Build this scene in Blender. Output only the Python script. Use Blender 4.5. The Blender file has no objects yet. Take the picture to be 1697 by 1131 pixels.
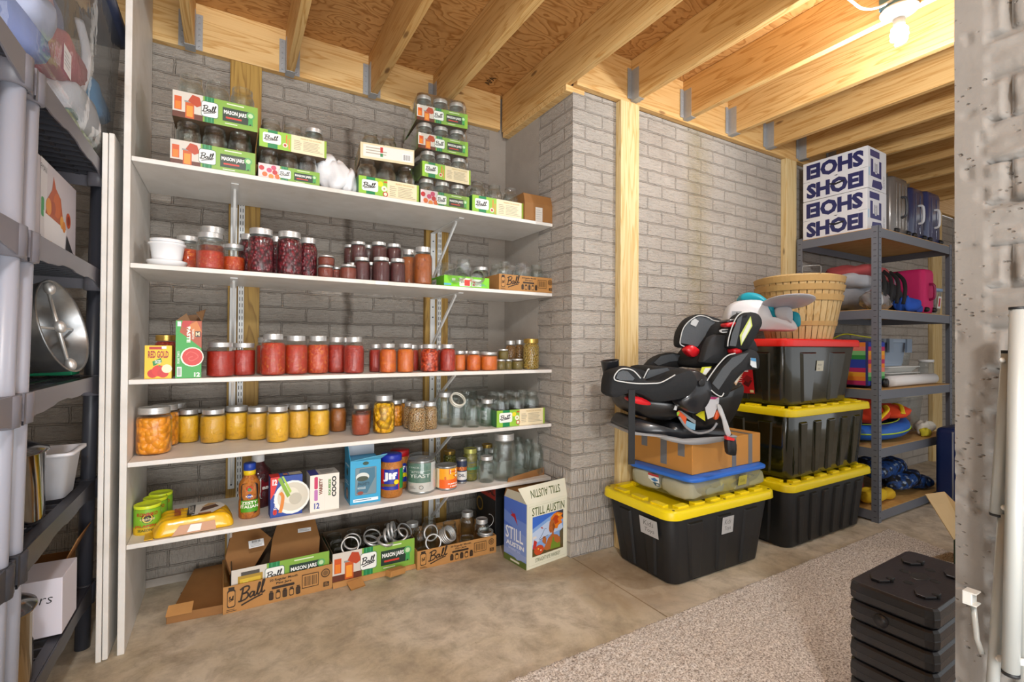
import bpy, math, random
import numpy as np
from mathutils import Matrix, Vector
PI = math.pi
R = math.radians
random.seed(7)
scn = bpy.context.scene
COL = scn.collection

# ------------------------------------------------------------------ camera, world, lights
YAW, PITCH, ROLL = 0.53054385, 0.0087625, -0.00623479
FPX, CX, CY, EYE = 799.2, 848.5, 565.5, 1.12
cyw, syw, cpt, spt = math.cos(YAW), math.sin(YAW), math.cos(PITCH), math.sin(PITCH)
fwd = Vector((syw*cpt, cyw*cpt, spt)); rt = Vector((cyw, -syw, 0)); dn = fwd.cross(rt)
cr, sr = math.cos(ROLL), math.sin(ROLL)
RT = cr*rt + sr*dn; DN = -sr*rt + cr*dn
cam = bpy.data.cameras.new('camera'); camo = bpy.data.objects.new('camera', cam); COL.objects.link(camo)
camo.matrix_world = Matrix(((RT.x, -DN.x, -fwd.x, 0), (RT.y, -DN.y, -fwd.y, 0), (RT.z, -DN.z, -fwd.z, EYE), (0, 0, 0, 1)))
cam.sensor_fit = 'HORIZONTAL'; cam.sensor_width = 36.0; cam.lens = 36.0*FPX/1697.0
cam.clip_start = 0.02; cam.clip_end = 60
scn.camera = camo
scn.view_settings.view_transform = 'Standard'; scn.view_settings.look = 'None'
scn.view_settings.exposure = 0.27; scn.view_settings.gamma = 1.0; scn.view_settings.use_curve_mapping = False
try: scn.cycles.transparent_max_bounces = 32
except Exception: pass
w = bpy.data.worlds.new('basement_air'); scn.world = w; w.use_nodes = True
w.node_tree.nodes['Background'].inputs[0].default_value = (.95, .98, 1, 1)
w.node_tree.nodes['Background'].inputs[1].default_value = 0.85
def lamp(name, kind, loc, energy, size, color=(1, .96, .9), rot=None, sy=None):
    l = bpy.data.lights.new(name, kind); l.energy = energy; l.color = color
    if kind == 'AREA':
        l.size = size
        if sy: l.shape = 'RECTANGLE'; l.size_y = sy
    else: l.shadow_soft_size = size
    o = bpy.data.objects.new(name, l); COL.objects.link(o); o.location = loc
    if rot: o.rotation_euler = rot
    return o
lamp('room_bulb_light', 'POINT', (2.34, .89, 2.28), 35, .05, (.97, .985, 1))
lamp('doorway_bulb_light', 'POINT', (0.0, -.75, 2.36), 112, .09, (.96, .985, 1))
lamp('added_ceiling_fill', 'AREA', (.1, -1.3, .6), 74, 2.0, (.97, .985, 1), rot=(R(138), 0, R(-8)), sy=1.8)  # added fill behind the camera, aimed upward to brighten joists and ceiling

# ------------------------------------------------------------------ helpers
def ray(px, py):
    return RT*((px-CX)/FPX) + DN*((py-CY)/FPX) + fwd
def atY(px, py, Y):
    d = ray(px, py); t = Y/d.y; return Vector((d.x*t, Y, EYE+d.z*t))
def atZ(px, py, z):
    d = ray(px, py); t = (z-EYE)/d.z; return Vector((d.x*t, d.y*t, z))
def atX(px, py, X):
    d = ray(px, py); t = X/d.x; return Vector((X, d.y*t, EYE+d.z*t))
def wx(px, Y): return atY(px, 565, Y).x
def depth(p): return Vector((p.x, p.y, p.z-EYE)).dot(fwd)
def atP(px, py, P0, n):
    d = ray(px, py); o = Vector((0, 0, EYE)); t = (P0-o).dot(n)/d.dot(n); return o+d*t

def lin(c):
    if isinstance(c, str):
        c = c.lstrip('#'); c = tuple(int(c[i:i+2], 16)/255 for i in (0, 2, 4))
    return tuple(((x/12.92) if x <= .04045 else ((x+.055)/1.055)**2.4) for x in c) + (1,)
MATS = {}
def newmat(name):
    m = bpy.data.materials.new(name); m.use_nodes = True
    return m, m.node_tree, m.node_tree.nodes['Principled BSDF']
def pm(col, rough=.55, metal=0, coat=0, spec=.5, name=None, emit=0, noise=0, bump=0, bscale=80, sss=0, alpha=1, trans=0):
    key = (col, rough, metal, coat, spec, emit, noise, bump, bscale, alpha, trans)
    if key in MATS: return MATS[key]
    m, nt, b = newmat(name or 'paint_'+(col if isinstance(col, str) else 'c'))
    b.inputs['Base Color'].default_value = lin(col); b.inputs['Roughness'].default_value = rough
    b.inputs['Metallic'].default_value = metal; b.inputs['Specular IOR Level'].default_value = spec
    b.inputs['Coat Weight'].default_value = coat; b.inputs['Coat Roughness'].default_value = .08
    if alpha < 1: b.inputs['Alpha'].default_value = alpha
    if emit:
        b.inputs['Emission Color'].default_value = lin(col); b.inputs['Emission Strength'].default_value = emit
    N = nt.nodes; L = nt.links
    if noise or bump:
        tc = N.new('ShaderNodeTexCoord'); nz = N.new('ShaderNodeTexNoise'); nz.inputs['Scale'].default_value = bscale
        nz.inputs['Detail'].default_value = 5; L.new(tc.outputs['Object'], nz.inputs['Vector'])
        if noise:
            mx = N.new('ShaderNodeMix'); mx.data_type = 'RGBA'; mx.inputs[6].default_value = lin(col)
            c = lin(col); mx.inputs[7].default_value = tuple(max(0, v*(1-noise)) for v in c[:3])+(1,)
            L.new(nz.outputs['Fac'], mx.inputs[0]); L.new(mx.outputs[2], b.inputs['Base Color'])
        if bump:
            bp = N.new('ShaderNodeBump'); bp.inputs['Strength'].default_value = bump; bp.inputs['Distance'].default_value = .003
            L.new(nz.outputs['Fac'], bp.inputs['Height']); L.new(bp.outputs[0], b.inputs['Normal'])
    MATS[key] = m
    return m

class MB:
    def __init__(s): s.v = []; s.f = []; s.m = []; s.sm = []; s.T = None
    def add(s, vs, fs, mi=0, smooth=False, T=None):
        o = len(s.v)
        for p in vs:
            p = Vector(p)
            if T is not None: p = T @ p
            if s.T is not None: p = s.T @ p
            s.v.append(tuple(p))
        for f in fs: s.f.append(tuple(i+o for i in f)); s.m.append(mi); s.sm.append(smooth)
    def box(s, x0, x1, y0, y1, z0, z1, mi=0, T=None):
        vs = [(x0, y0, z0), (x1, y0, z0), (x1, y1, z0), (x0, y1, z0), (x0, y0, z1), (x1, y0, z1), (x1, y1, z1), (x0, y1, z1)]
        s.add(vs, [(0, 3, 2, 1), (4, 5, 6, 7), (0, 1, 5, 4), (1, 2, 6, 5), (2, 3, 7, 6), (3, 0, 4, 7)], mi, False, T)
    def lathe(s, prof, n=28, mi=0, T=None, smooth=True, sq=0, cap=True):
        vs = []; fs = []
        for r, z in prof:
            for i in range(n):
                a = 2*PI*i/n; k = r*(1+sq*math.cos(4*a)) if sq else r
                vs.append((k*math.cos(a), k*math.sin(a), z))
        for j in range(len(prof)-1):
            for i in range(n):
                a = j*n+i; b = j*n+(i+1) % n
                fs.append((a, b, b+n, a+n))
        if cap:
            if prof[0][0] > 1e-5: fs.append(tuple(reversed(range(n))))
            if prof[-1][0] > 1e-5: fs.append(tuple(range((len(prof)-1)*n, len(prof)*n)))
        s.add(vs, fs, mi, smooth, T)
    def cyl(s, p0, p1, r, n=14, mi=0, r1=None, smooth=True):
        s.tube([p0, p1], r, n, mi, r1=r1, smooth=smooth)
    def tube(s, path, r, n=10, mi=0, closed=False, r1=None, smooth=True, flat=1.0):
        P = [Vector(p) for p in path]; m = len(P); vs = []; fs = []; up = None
        for k in range(m):
            if closed: d = P[(k+1) % m]-P[k-1]
            else: d = P[min(k+1, m-1)]-P[max(k-1, 0)]
            d.normalize()
            if up is None: up = Vector((0, 0, 1)) if abs(d.z) < .9 else Vector((1, 0, 0))
            sd = d.cross(up).normalized(); up = sd.cross(d).normalized()
            rr = r if r1 is None else r+(r1-r)*k/(m-1)
            for i in range(n):
                a = 2*PI*i/n; vs.append(P[k]+sd*math.cos(a)*rr+up*math.sin(a)*rr*flat)
        for k in range(m if closed else m-1):
            for i in range(n):
                a = k*n+i; b = k*n+(i+1) % n; c = ((k+1) % m)*n+(i+1) % n; d = ((k+1) % m)*n+i
                fs.append((a, b, c, d))
        if not closed: fs += [tuple(reversed(range(n))), tuple(range((m-1)*n, m*n))]
        s.add(vs, fs, mi, smooth)
    def prism(s, pts, ext, mi=0, smooth=False):
        """pts: 3-D outline, ext: extrusion vector"""
        n = len(pts); e = Vector(ext); vs = [Vector(p) for p in pts]+[Vector(p)+e for p in pts]
        fs = [tuple(range(n)), tuple(reversed(range(n, 2*n)))]+[(i, i+n, (i+1) % n+n, (i+1) % n) for i in range(n)]
        s.add(vs, fs, mi, smooth)
    def pillow(s, pts, ext, mi=0, rings=4, bulge=.5, inset=.12):
        """soft slab: outline extruded along ext with rounded, inset rims"""
        n = len(pts); P = [Vector(p) for p in pts]; e = Vector(ext); c = sum(P, Vector())/n
        vs = []; fs = []; L = []
        for k in range(rings+1):
            a = PI*k/rings; t = .5-.5*math.cos(a); sc = 1-inset*(1-math.sin(a))
            L.append((t, sc))
        for t, sc in L:
            for p in P: vs.append(c+(p-c)*sc+e*t)
        for k in range(rings):
            for i in range(n):
                a = k*n+i; b = k*n+(i+1) % n; fs.append((a, a+n, b+n, b))
        o = len(vs); vs.append(c-e*bulge*.12); vs.append(c+e*(1+bulge*.12))
        for i in range(n):
            fs.append((i, (i+1) % n, o)); fs.append((rings*n+(i+1) % n, rings*n+i, o+1))
        s.add(vs, fs, mi, True)
    def loft(s, secs, mi=0, smooth=True, cap=(True, True), closed=True):
        n = len(secs[0]); vs = [p for q in secs for p in q]; fs = []
        for k in range(len(secs)-1):
            for i in range(n if closed else n-1):
                a = k*n+i; b = k*n+(i+1) % n; fs.append((a, b, b+n, a+n))
        if cap[0]: fs.append(tuple(reversed(range(n))))
        if cap[1]: fs.append(tuple(range((len(secs)-1)*n, len(secs)*n)))
        s.add(vs, fs, mi, smooth)
    def blob(s, c, rx, ry, rz, mi=0, jit=0, nu=14, nv=9, T=None, seed=0, pw=1.0):
        rnd = random.Random(seed); vs = []; fs = []
        ph = [rnd.uniform(0, 6.3) for _ in range(6)]
        def sp(v): return math.copysign(abs(v)**pw, v)
        for j in range(1, nv):
            t = PI*j/nv
            for i in range(nu):
                a = 2*PI*i/nu
                k = 1+jit*(math.sin(3*a+ph[0]+2*t)+math.sin(5*a+ph[1])*.6+math.sin(4*t+ph[2]+2*a)*.7+math.sin(7*a+ph[3]-3*t)*.4)
                vs.append((c[0]+rx*k*sp(math.sin(t))*sp(math.cos(a)), c[1]+ry*k*sp(math.sin(t))*sp(math.sin(a)), c[2]+rz*k*sp(math.cos(t))))
        for j in range(nv-2):
            for i in range(nu):
                a = j*nu+i; b = j*nu+(i+1) % nu; fs.append((a, a+nu, b+nu, b))
        o = len(vs); vs += [(c[0], c[1], c[2]+rz), (c[0], c[1], c[2]-rz)]
        for i in range(nu):
            fs.append((i, (i+1) % nu, o)); fs.append(((nv-2)*nu+(i+1) % nu, (nv-2)*nu+i, o+1))
        s.add(vs, fs, mi, True, T)
    def mesh(s, name, mats):
        me = bpy.data.meshes.new(name); me.from_pydata(s.v, [], s.f)
        for m in (mats if isinstance(mats, (list, tuple)) else [mats]): me.materials.append(m)
        me.polygons.foreach_set('material_index', s.m); me.polygons.foreach_set('use_smooth', s.sm)
        me.update(); return me
    def build(s, name, mats, parent=None, bevel=0, sub=0, loc=None, seg=2):
        me = s.mesh(name, mats)
        o = bpy.data.objects.new(name, me); COL.objects.link(o)
        if parent: o.parent = parent
        if loc: o.location = loc
        if bevel:
            b = o.modifiers.new('bevel', 'BEVEL'); b.width = bevel; b.segments = seg; b.limit_method = 'ANGLE'; b.angle_limit = R(40)
        if sub:
            b = o.modifiers.new('sub', 'SUBSURF'); b.levels = sub; b.render_levels = sub
        return o
def rrect(w, d, r, z, n=5, cx=0, cy=0):
    r = min(r, w/2-1e-4, d/2-1e-4); P = []
    for q, (sx, sy) in enumerate(((1, 1), (-1, 1), (-1, -1), (1, -1))):
        for i in range(n):
            a = PI/2*(q+i/(n-1)); P.append((cx+sx*(w/2-r)+r*math.cos(a), cy+sy*(d/2-r)+r*math.sin(a), z))
    return P
def tag(o, label, cat, group=None, kind=None):
    if label: o['label'] = label
    if cat: o['category'] = cat
    if group: o['group'] = group
    if kind: o['kind'] = kind
    return o
def thing(name, label, cat, loc=(0, 0, 0), rz=0, group=None, rx=0, ry=0):
    o = bpy.data.objects.new(name, None); COL.objects.link(o); o.empty_display_size = .05
    o.location = loc; o.rotation_euler = (rx, ry, rz)
    return tag(o, label, cat, group)
def struct(o): o['kind'] = 'structure'; return o

# ------------------------------------------------------------------ flat printed artwork: u right, v up, in fractions of w and h
TXT = {}
def textmesh(body, bold):
    if (body, bold) in TXT: return TXT[(body, bold)]
    cu = bpy.data.curves.new('lettering', 'FONT'); cu.body = body; cu.resolution_u = 2; cu.offset = bold
    o = bpy.data.objects.new('lettering', cu); COL.objects.link(o)
    dg = bpy.context.evaluated_depsgraph_get(); me = bpy.data.meshes.new_from_object(o.evaluated_get(dg))
    vs = [(v.co.x, v.co.y) for v in me.vertices]; fs = [tuple(p.vertices) for p in me.polygons]
    bpy.data.objects.remove(o); bpy.data.curves.remove(cu); bpy.data.meshes.remove(me)
    if vs:
        x0 = min(v[0] for v in vs); x1 = max(v[0] for v in vs); y0 = min(v[1] for v in vs); y1 = max(v[1] for v in vs)
        vs = [((x-x0)/(x1-x0), (y-y0)/(y1-y0)) for x, y in vs]
    TXT[(body, bold)] = (vs, fs); return TXT[(body, bold)]
BALL = [[(.10, .95), (.00, .1)], [(-.03, .88), (.12, 1.0), (.30, .98), (.34, .78), (.22, .60), (.07, .55)], [(.07, .55), (.26, .52), (.30, .30), (.20, .12), (-.02, .08), (-.10, .14)],
        [(.54, .42), (.44, .46), (.36, .28), (.40, .12), (.50, .22), (.56, .44), (.54, .14), (.62, .14)], [(.62, .14), (.76, .62), (.80, .9), (.74, .88), (.68, .3), (.72, .12), (.80, .2)],
        [(.80, .2), (.92, .68), (.98, 1.0), (.91, .95), (.86, .3), (.90, .14), (1.0, .24)], [(.02, -.22), (.5, -.06), (.9, .02)]]
def smooth_path(p, k=4):
    if len(p) < 3: return p
    out = []
    for i in range(len(p)-1):
        a = p[max(i-1, 0)]; b = p[i]; c = p[i+1]; d = p[min(i+2, len(p)-1)]
        for j in range(k):
            t = j/k; out.append(tuple(.5*(2*b[q]+(c[q]-a[q])*t+(2*a[q]-5*b[q]+4*c[q]-d[q])*t*t+(3*b[q]-a[q]-3*c[q]+d[q])*t**3) for q in range(len(b))))
    out.append(p[-1]); return out
class Art:
    def __init__(s, w, h, rough=.5, curve=0, mats=None):
        s.w = w; s.h = h; s.mb = MB(); s.cols = []; s.k = 0; s.rough = rough; s.cv = curve
    def ci(s, c):
        if c not in s.cols: s.cols.append(c)
        return s.cols.index(c)
    def put(s, vs, fs, c):
        z = .0005+.00009*s.k if not s.cv else .0010+.00022*s.k; s.k += 1; out = []
        for u, v in vs:
            x = (u-.5)*s.w; y = v*s.h
            if s.cv: a = x/s.cv; out.append(((s.cv+z)*math.sin(a), -(s.cv+z)*math.cos(a), y))
            else: out.append((x, -z, y))
        s.mb.add(out, fs, s.ci(c))
        return s
    def rect(s, u0, v0, u1, v1, c):
        n = max(2, int(abs(u1-u0)*52)+1) if s.cv else 1; vs = []; fs = []
        for i in range(n+1): u = u0+(u1-u0)*i/n; vs += [(u, v0), (u, v1)]
        for i in range(n): fs.append((2*i, 2*i+2, 2*i+3, 2*i+1))
        return s.put(vs, fs, c)
    def poly(s, pts, c): return s.put(pts, [tuple(range(len(pts)))], c)
    def disc(s, u, v, r, c, ry=None, n=20, arc=1.0):
        ry = ry or r; k = s.h/s.w
        return s.poly([(u+r*k*math.cos(2*PI*i/n), v+ry*math.sin(2*PI*i/n)) for i in range(n)], c)
    def rr(s, u0, v0, u1, v1, rad, c):
        k = s.h/s.w; P = []
        for cx_, cy_, a0 in ((u1-rad*k, v1-rad, 0), (u0+rad*k, v1-rad, 90), (u0+rad*k, v0+rad, 180), (u1-rad*k, v0+rad, 270)):
            for i in range(5): a = R(a0+22.5*i); P.append((cx_+rad*k*math.cos(a), cy_+rad*math.sin(a)))
        return s.poly(P, c)
    def ring(s, u, v, r, t, c, n=20):
        k = s.h/s.w; vs = []
        for i in range(n):
            a = 2*PI*i/n; vs += [(u+r*k*math.cos(a), v+r*math.sin(a)), (u+(r-t)*k*math.cos(a), v+(r-t)*math.sin(a))]
        return s.put(vs, [(2*i, 2*((i+1) % n), 2*((i+1) % n)+1, 2*i+1) for i in range(n)], c)
    def text(s, u0, v0, u1, v1, body, c, bold=.02, shear=0, flip=False, vert=False):
        vs, fs = textmesh(body, bold)
        if s.cv: s.k += 6
        out = []
        for x, y in vs:
            if vert: x, y = 1-y, x
            if vert and flip: x, y = 1-x, 1-y
            if flip and not vert: x, y = 1-x, 1-y
            out.append((u0+(u1-u0)*x+shear*y*(u1-u0), v0+(v1-v0)*y))
        return s.put(out, fs, c)
    def stroke(s, pts, wd, c):
        k = s.h/s.w; pts = smooth_path(pts); vs = []; n = len(pts)
        for i in range(n):
            a = pts[max(i-1, 0)]; b = pts[min(i+1, n-1)]
            dx = (b[0]-a[0])/k; dy = b[1]-a[1]; L = math.hypot(dx, dy) or 1
            vs += [(pts[i][0]-dy/L*wd/2*k, pts[i][1]+dx/L*wd/2), (pts[i][0]+dy/L*wd/2*k, pts[i][1]-dx/L*wd/2)]
        return s.put(vs, [(2*i, 2*i+1, 2*i+3, 2*i+2) for i in range(n-1)], c)
    def ball(s, u0, v0, u1, v1, c, wd=.05, rise=.12):
        for p in BALL:
            s.stroke([(u0+(u1-u0)*x, v0+(v1-v0)*(y*.85+.15+rise*x)) for x, y in p], wd, c); s.k -= 1
        s.k += 1; return s
    def lines(s, u0, v0, u1, v1, n, c, fill=.35, seed=1):
        rnd = random.Random(seed); d = (v1-v0)/n; vs = []; fs = []
        for i in range(n):
            y = v1-d*(i+.6); e = u0+(u1-u0)*rnd.uniform(.7, 1); o = len(vs)
            vs += [(u0, y), (e, y), (e, y+d*fill), (u0, y+d*fill)]; fs.append((o, o+1, o+2, o+3))
        return s.put(vs, fs, c)
    def bars(s, u0, v0, u1, v1, n, c, seed=1):
        rnd = random.Random(seed); vs = []; fs = []; d = (u1-u0)/n
        for i in range(n):
            x = u0+d*i; wv = d*rnd.uniform(.25, .75); o = len(vs)
            vs += [(x, v0), (x+wv, v0), (x+wv, v1), (x, v1)]; fs.append((o, o+1, o+2, o+3))
        return s.put(vs, fs, c)
    def build(s, name, parent, loc=(0, 0, 0), rz=0, rx=0, ry=0):
        """plane faces local -Y; origin at the bottom centre"""
        o = s.mb.build(name, [pm(c, s.rough) for c in s.cols], parent)
        o.location = loc; o.rotation_euler = (rx, ry, rz); return o
# ------------------------------------------------------------------ surface materials
def nn(nt, t, **k):
    n = nt.nodes.new(t)
    for a, b in k.items():
        if a in n.inputs: n.inputs[a].default_value = b
        else: setattr(n, a, b)
    return n
def mixc(nt, fac, a, b):
    m = nt.nodes.new('ShaderNodeMix'); m.data_type = 'RGBA'
    for i, q in ((0, fac), (6, a), (7, b)):
        if hasattr(q, 'is_output') or isinstance(q, bpy.types.NodeSocket): nt.links.new(q, m.inputs[i])
        else: m.inputs[i].default_value = q
    return m.outputs[2]
def mth(nt, op, a, b=0.0, c=None, clamp=False):
    m = nt.nodes.new('ShaderNodeMath'); m.operation = op; m.use_clamp = clamp
    for i, q in enumerate((a, b) if c is None else (a, b, c)):
        if isinstance(q, bpy.types.NodeSocket): nt.links.new(q, m.inputs[i])
        else: m.inputs[i].default_value = q
    return m.outputs[0]
def ramp(nt, fac, stops):
    r = nt.nodes.new('ShaderNodeValToRGB'); nt.links.new(fac, r.inputs[0]); e = r.color_ramp.elements
    while len(e) < len(stops): e.new(.5)
    for k, (p, c) in enumerate(stops): e[k].position = p; e[k].color = lin(c) if isinstance(c, str) else c
    return r.outputs[0]
def noise(nt, vec, scale, detail=4, rough=.55, dist=0):
    n = nn(nt, 'ShaderNodeTexNoise'); n.inputs['Scale'].default_value = scale; n.inputs['Detail'].default_value = detail
    n.inputs['Roughness'].default_value = rough; n.inputs['Distortion'].default_value = dist
    nt.links.new(vec, n.inputs['Vector']); return n.outputs['Fac']
def scaled(nt, vec, sc):
    m = nt.nodes.new('ShaderNodeMapping'); m.inputs['Scale'].default_value = sc; nt.links.new(vec, m.inputs[0]); return m.outputs[0]

def formed_brick(plain_x=None, plain_y=None, stain=None, moss=None, deep=0.0):
    m, nt, b = newmat('formed_brick_concrete')
    tc = nn(nt, 'ShaderNodeTexCoord'); ge = nn(nt, 'ShaderNodeNewGeometry'); L = nt.links
    sp = nn(nt, 'ShaderNodeSeparateXYZ'); L.new(tc.outputs['Object'], sp.inputs[0])
    sn = nn(nt, 'ShaderNodeSeparateXYZ'); L.new(ge.outputs['True Normal'], sn.inputs[0])
    side = mth(nt, 'GREATER_THAN', mth(nt, 'ABSOLUTE', sn.outputs[0]), .5)
    u = mth(nt, 'ADD', mth(nt, 'MULTIPLY', sp.outputs[1], side), mth(nt, 'MULTIPLY', sp.outputs[0], mth(nt, 'SUBTRACT', 1.0, side)))
    wob = noise(nt, tc.outputs['Object'], 14, 3); wob2 = mth(nt, 'MULTIPLY', mth(nt, 'SUBTRACT', wob, .5), .016)
    cb = nn(nt, 'ShaderNodeCombineXYZ'); L.new(mth(nt, 'ADD', u, wob2), cb.inputs[0]); L.new(mth(nt, 'ADD', sp.outputs[2], wob2), cb.inputs[1])
    br = nn(nt, 'ShaderNodeTexBrick'); L.new(cb.outputs[0], br.inputs['Vector'])
    br.inputs['Scale'].default_value = 1; br.inputs['Mortar Size'].default_value = .0052; br.inputs['Mortar Smooth'].default_value = .45
    br.inputs['Brick Width'].default_value = .235; br.inputs['Row Height'].default_value = .077; br.inputs['Bias'].default_value = 0
    br.inputs['Color1'].default_value = (0, 0, 0, 1); br.inputs['Color2'].default_value = (1, 1, 1, 1); br.inputs['Mortar'].default_value = (.5, .5, .5, 1)
    mort = br.outputs['Fac']
    # rake marks: vertical low down, rough horizontal higher up
    vh = scaled(nt, tc.outputs['Object'], (26, 26, 110)); n1 = noise(nt, vh, 1, 4, .6, .6)
    vv = scaled(nt, tc.outputs['Object'], (150, 150, 14)); n2 = noise(nt, vv, 1, 3, .5)
    low = mth(nt, 'LESS_THAN', sp.outputs[2], .46)
    rel = mth(nt, 'ADD', mth(nt, 'MULTIPLY', n1, mth(nt, 'SUBTRACT', 1.0, low)), mth(nt, 'MULTIPLY', mth(nt, 'MULTIPLY', n2, low), 1.3))
    fine = noise(nt, tc.outputs['Object'], 160, 4, .6)
    h = mth(nt, 'ADD', mth(nt, 'MULTIPLY', mth(nt, 'SUBTRACT', 1.0, mort), 1.0), mth(nt, 'ADD', mth(nt, 'MULTIPLY', rel, .75), mth(nt, 'MULTIPLY', fine, .25)))
    big = noise(nt, tc.outputs['Object'], 2.3, 4)
    base = ramp(nt, big, [(.3, '#bdb5ac'), (.55, '#cbc4bb'), (.75, '#b3aaa0')])
    tone = mixc(nt, mth(nt, 'MULTIPLY', br.outputs['Color'], .16), base, lin('#a69c90'))
    crev = ramp(nt, rel, [(.28, (1, 1, 1, 1)), (.45, (0, 0, 0, 1))])
    tone = mixc(nt, mth(nt, 'MULTIPLY', crev, .5), tone, lin('#857b70'))
    # mortar joints are recessed and tinted slightly darker
    tone = mixc(nt, mth(nt, 'MULTIPLY', mort, .28), tone, lin('#867d73'))
    plain = None
    if plain_x is not None:
        plain = mth(nt, 'GREATER_THAN', sp.outputs[0], plain_x)
    if plain_y is not None:
        plain = mth(nt, 'MULTIPLY', mth(nt, 'GREATER_THAN', sp.outputs[1], plain_y), side)
    if plain is not None:
        pc = mixc(nt, noise(nt, tc.outputs['Object'], 9, 5), lin('#b9b1a8'), lin('#a1998f')); tone = mixc(nt, plain, tone, pc)
        inv = mth(nt, 'SUBTRACT', 1.0, plain); h = mth(nt, 'ADD', mth(nt, 'MULTIPLY', h, inv), mth(nt, 'MULTIPLY', fine, .12))
    if stain:
        ax = noise(nt, scaled(nt, tc.outputs['Object'], (6, 6, 6)), 1, 4)
        d = mth(nt, 'ABSOLUTE', mth(nt, 'ADD', mth(nt, 'SUBTRACT', sp.outputs[0], stain), mth(nt, 'MULTIPLY', mth(nt, 'SUBTRACT', ax, .5), .06)))
        k = mth(nt, 'SUBTRACT', 1.0, mth(nt, 'DIVIDE', d, .034), clamp=True)
        k = mth(nt, 'MULTIPLY', k, mth(nt, 'MULTIPLY', noise(nt, tc.outputs['Object'], 22, 4, .7), 2.2), clamp=True)
        k = mth(nt, 'MULTIPLY', k, mth(nt, 'LESS_THAN', sp.outputs[2], 2.32)); k = mth(nt, 'MULTIPLY', k, .85)
        tone = mixc(nt, k, tone, lin('#4d453e'))
    if moss:
        ax = noise(nt, tc.outputs['Object'], 5, 4)
        d = mth(nt, 'ABSOLUTE', mth(nt, 'ADD', mth(nt, 'SUBTRACT', sp.outputs[0], moss), mth(nt, 'MULTIPLY', mth(nt, 'SUBTRACT', ax, .5), .2)))
        k = mth(nt, 'MULTIPLY', mth(nt, 'SUBTRACT', 1.0, mth(nt, 'DIVIDE', d, .16), clamp=True), mth(nt, 'MULTIPLY', noise(nt, tc.outputs['Object'], 30, 4, .7), .8), clamp=True)
        tone = mixc(nt, k, tone, lin('#a3935c'))
    if deep: tone = mixc(nt, deep, tone, lin('#7d6f5f'))  # brown tint; on the back wall it carries the shade under the shelves
    L.new(tone, b.inputs['Base Color']); b.inputs['Roughness'].default_value = .9
    bp = nn(nt, 'ShaderNodeBump'); bp.inputs['Strength'].default_value = 1.0; bp.inputs['Distance'].default_value = .019
    L.new(h, bp.inputs['Height']); L.new(bp.outputs[0], b.inputs['Normal'])
    return m
def wood(c1, c2, c3, sc=(9, 9, .9), ring=2.2, rough=.6, knots=True, name='pine', seed=0):
    m, nt, b = newmat(name); L = nt.links; tc = nn(nt, 'ShaderNodeTexCoord')
    oi = nn(nt, 'ShaderNodeObjectInfo')
    va = nn(nt, 'ShaderNodeVectorMath', operation='MULTIPLY_ADD'); va.inputs[1].default_value = (1, 1, 1)
    L.new(tc.outputs['Object'], va.inputs[0])
    cr_ = nn(nt, 'ShaderNodeCombineXYZ')
    for i in range(3): L.new(mth(nt, 'MULTIPLY', oi.outputs['Random'], 7.3*(i+1)), cr_.inputs[i])
    L.new(cr_.outputs[0], va.inputs[2])
    v = scaled(nt, va.outputs[0], sc)
    n = noise(nt, v, 1, 3, .45, .35)
    rings = mth(nt, 'FRACT', mth(nt, 'MULTIPLY', n, ring*4))
    rr_ = ramp(nt, rings, [(0, (0, 0, 0, 1)), (.55, (.25, .25, .25, 1)), (.85, (1, 1, 1, 1)), (.97, (.15, .15, .15, 1))])
    fib = noise(nt, scaled(nt, va.outputs[0], tuple(q*14 if q > 3 else q*4 for q in sc)), 1, 3)
    c = mixc(nt, rr_, lin(c1), lin(c2)); c = mixc(nt, mth(nt, 'MULTIPLY', fib, .4), c, lin(c3))
    c = mixc(nt, mth(nt, 'MULTIPLY', mth(nt, 'SUBTRACT', oi.outputs['Random'], .5, clamp=True), .9), c, lin(c3))
    if knots:
        kv = nn(nt, 'ShaderNodeTexVoronoi'); kv.inputs['Scale'].default_value = 1.0
        L.new(scaled(nt, va.outputs[0], tuple(min(q, 9)*.75 if q > 3 else q*2.4 for q in sc)), kv.inputs['Vector'])
        kk = ramp(nt, kv.outputs['Distance'], [(0, (1, 1, 1, 1)), (.05, (.9, .9, .9, 1)), (.085, (0, 0, 0, 1))])
        c = mixc(nt, mth(nt, 'MULTIPLY', kk, .75), c, lin('#5b3413'))
    L.new(c, b.inputs['Base Color']); b.inputs['Roughness'].default_value = rough
    bp = nn(nt, 'ShaderNodeBump'); bp.inputs['Strength'].default_value = .25; bp.inputs['Distance'].default_value = .002
    L.new(fib, bp.inputs['Height']); L.new(bp.outputs[0], b.inputs['Normal'])
    return m
M_JOIST = wood('#e6c182', '#c39350', '#b27f40', (16, .9, 16), 2.4, name='joist_pine')
M_LEDGE = wood('#ecc98c', '#cf9f5c', '#bd8b4a', (.9, 12, 14), 2.4, name='ledger_pine')
M_POST = wood('#ecd8a6', '#d2b070', '#c49e5e', (16, 16, .9), 2.4, name='stud_pine')
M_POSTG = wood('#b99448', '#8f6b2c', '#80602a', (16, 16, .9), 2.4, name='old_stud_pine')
M_PLY = wood('#d9a768', '#9c682f', '#95602a', (3.2, 6.5, 3), 3.2, name='plywood', knots=False)
M_BOARD = wood('#d3ab6a', '#c09252', '#b28244', (9, 2, 9), 1.6, name='particle_board', knots=False)
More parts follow.
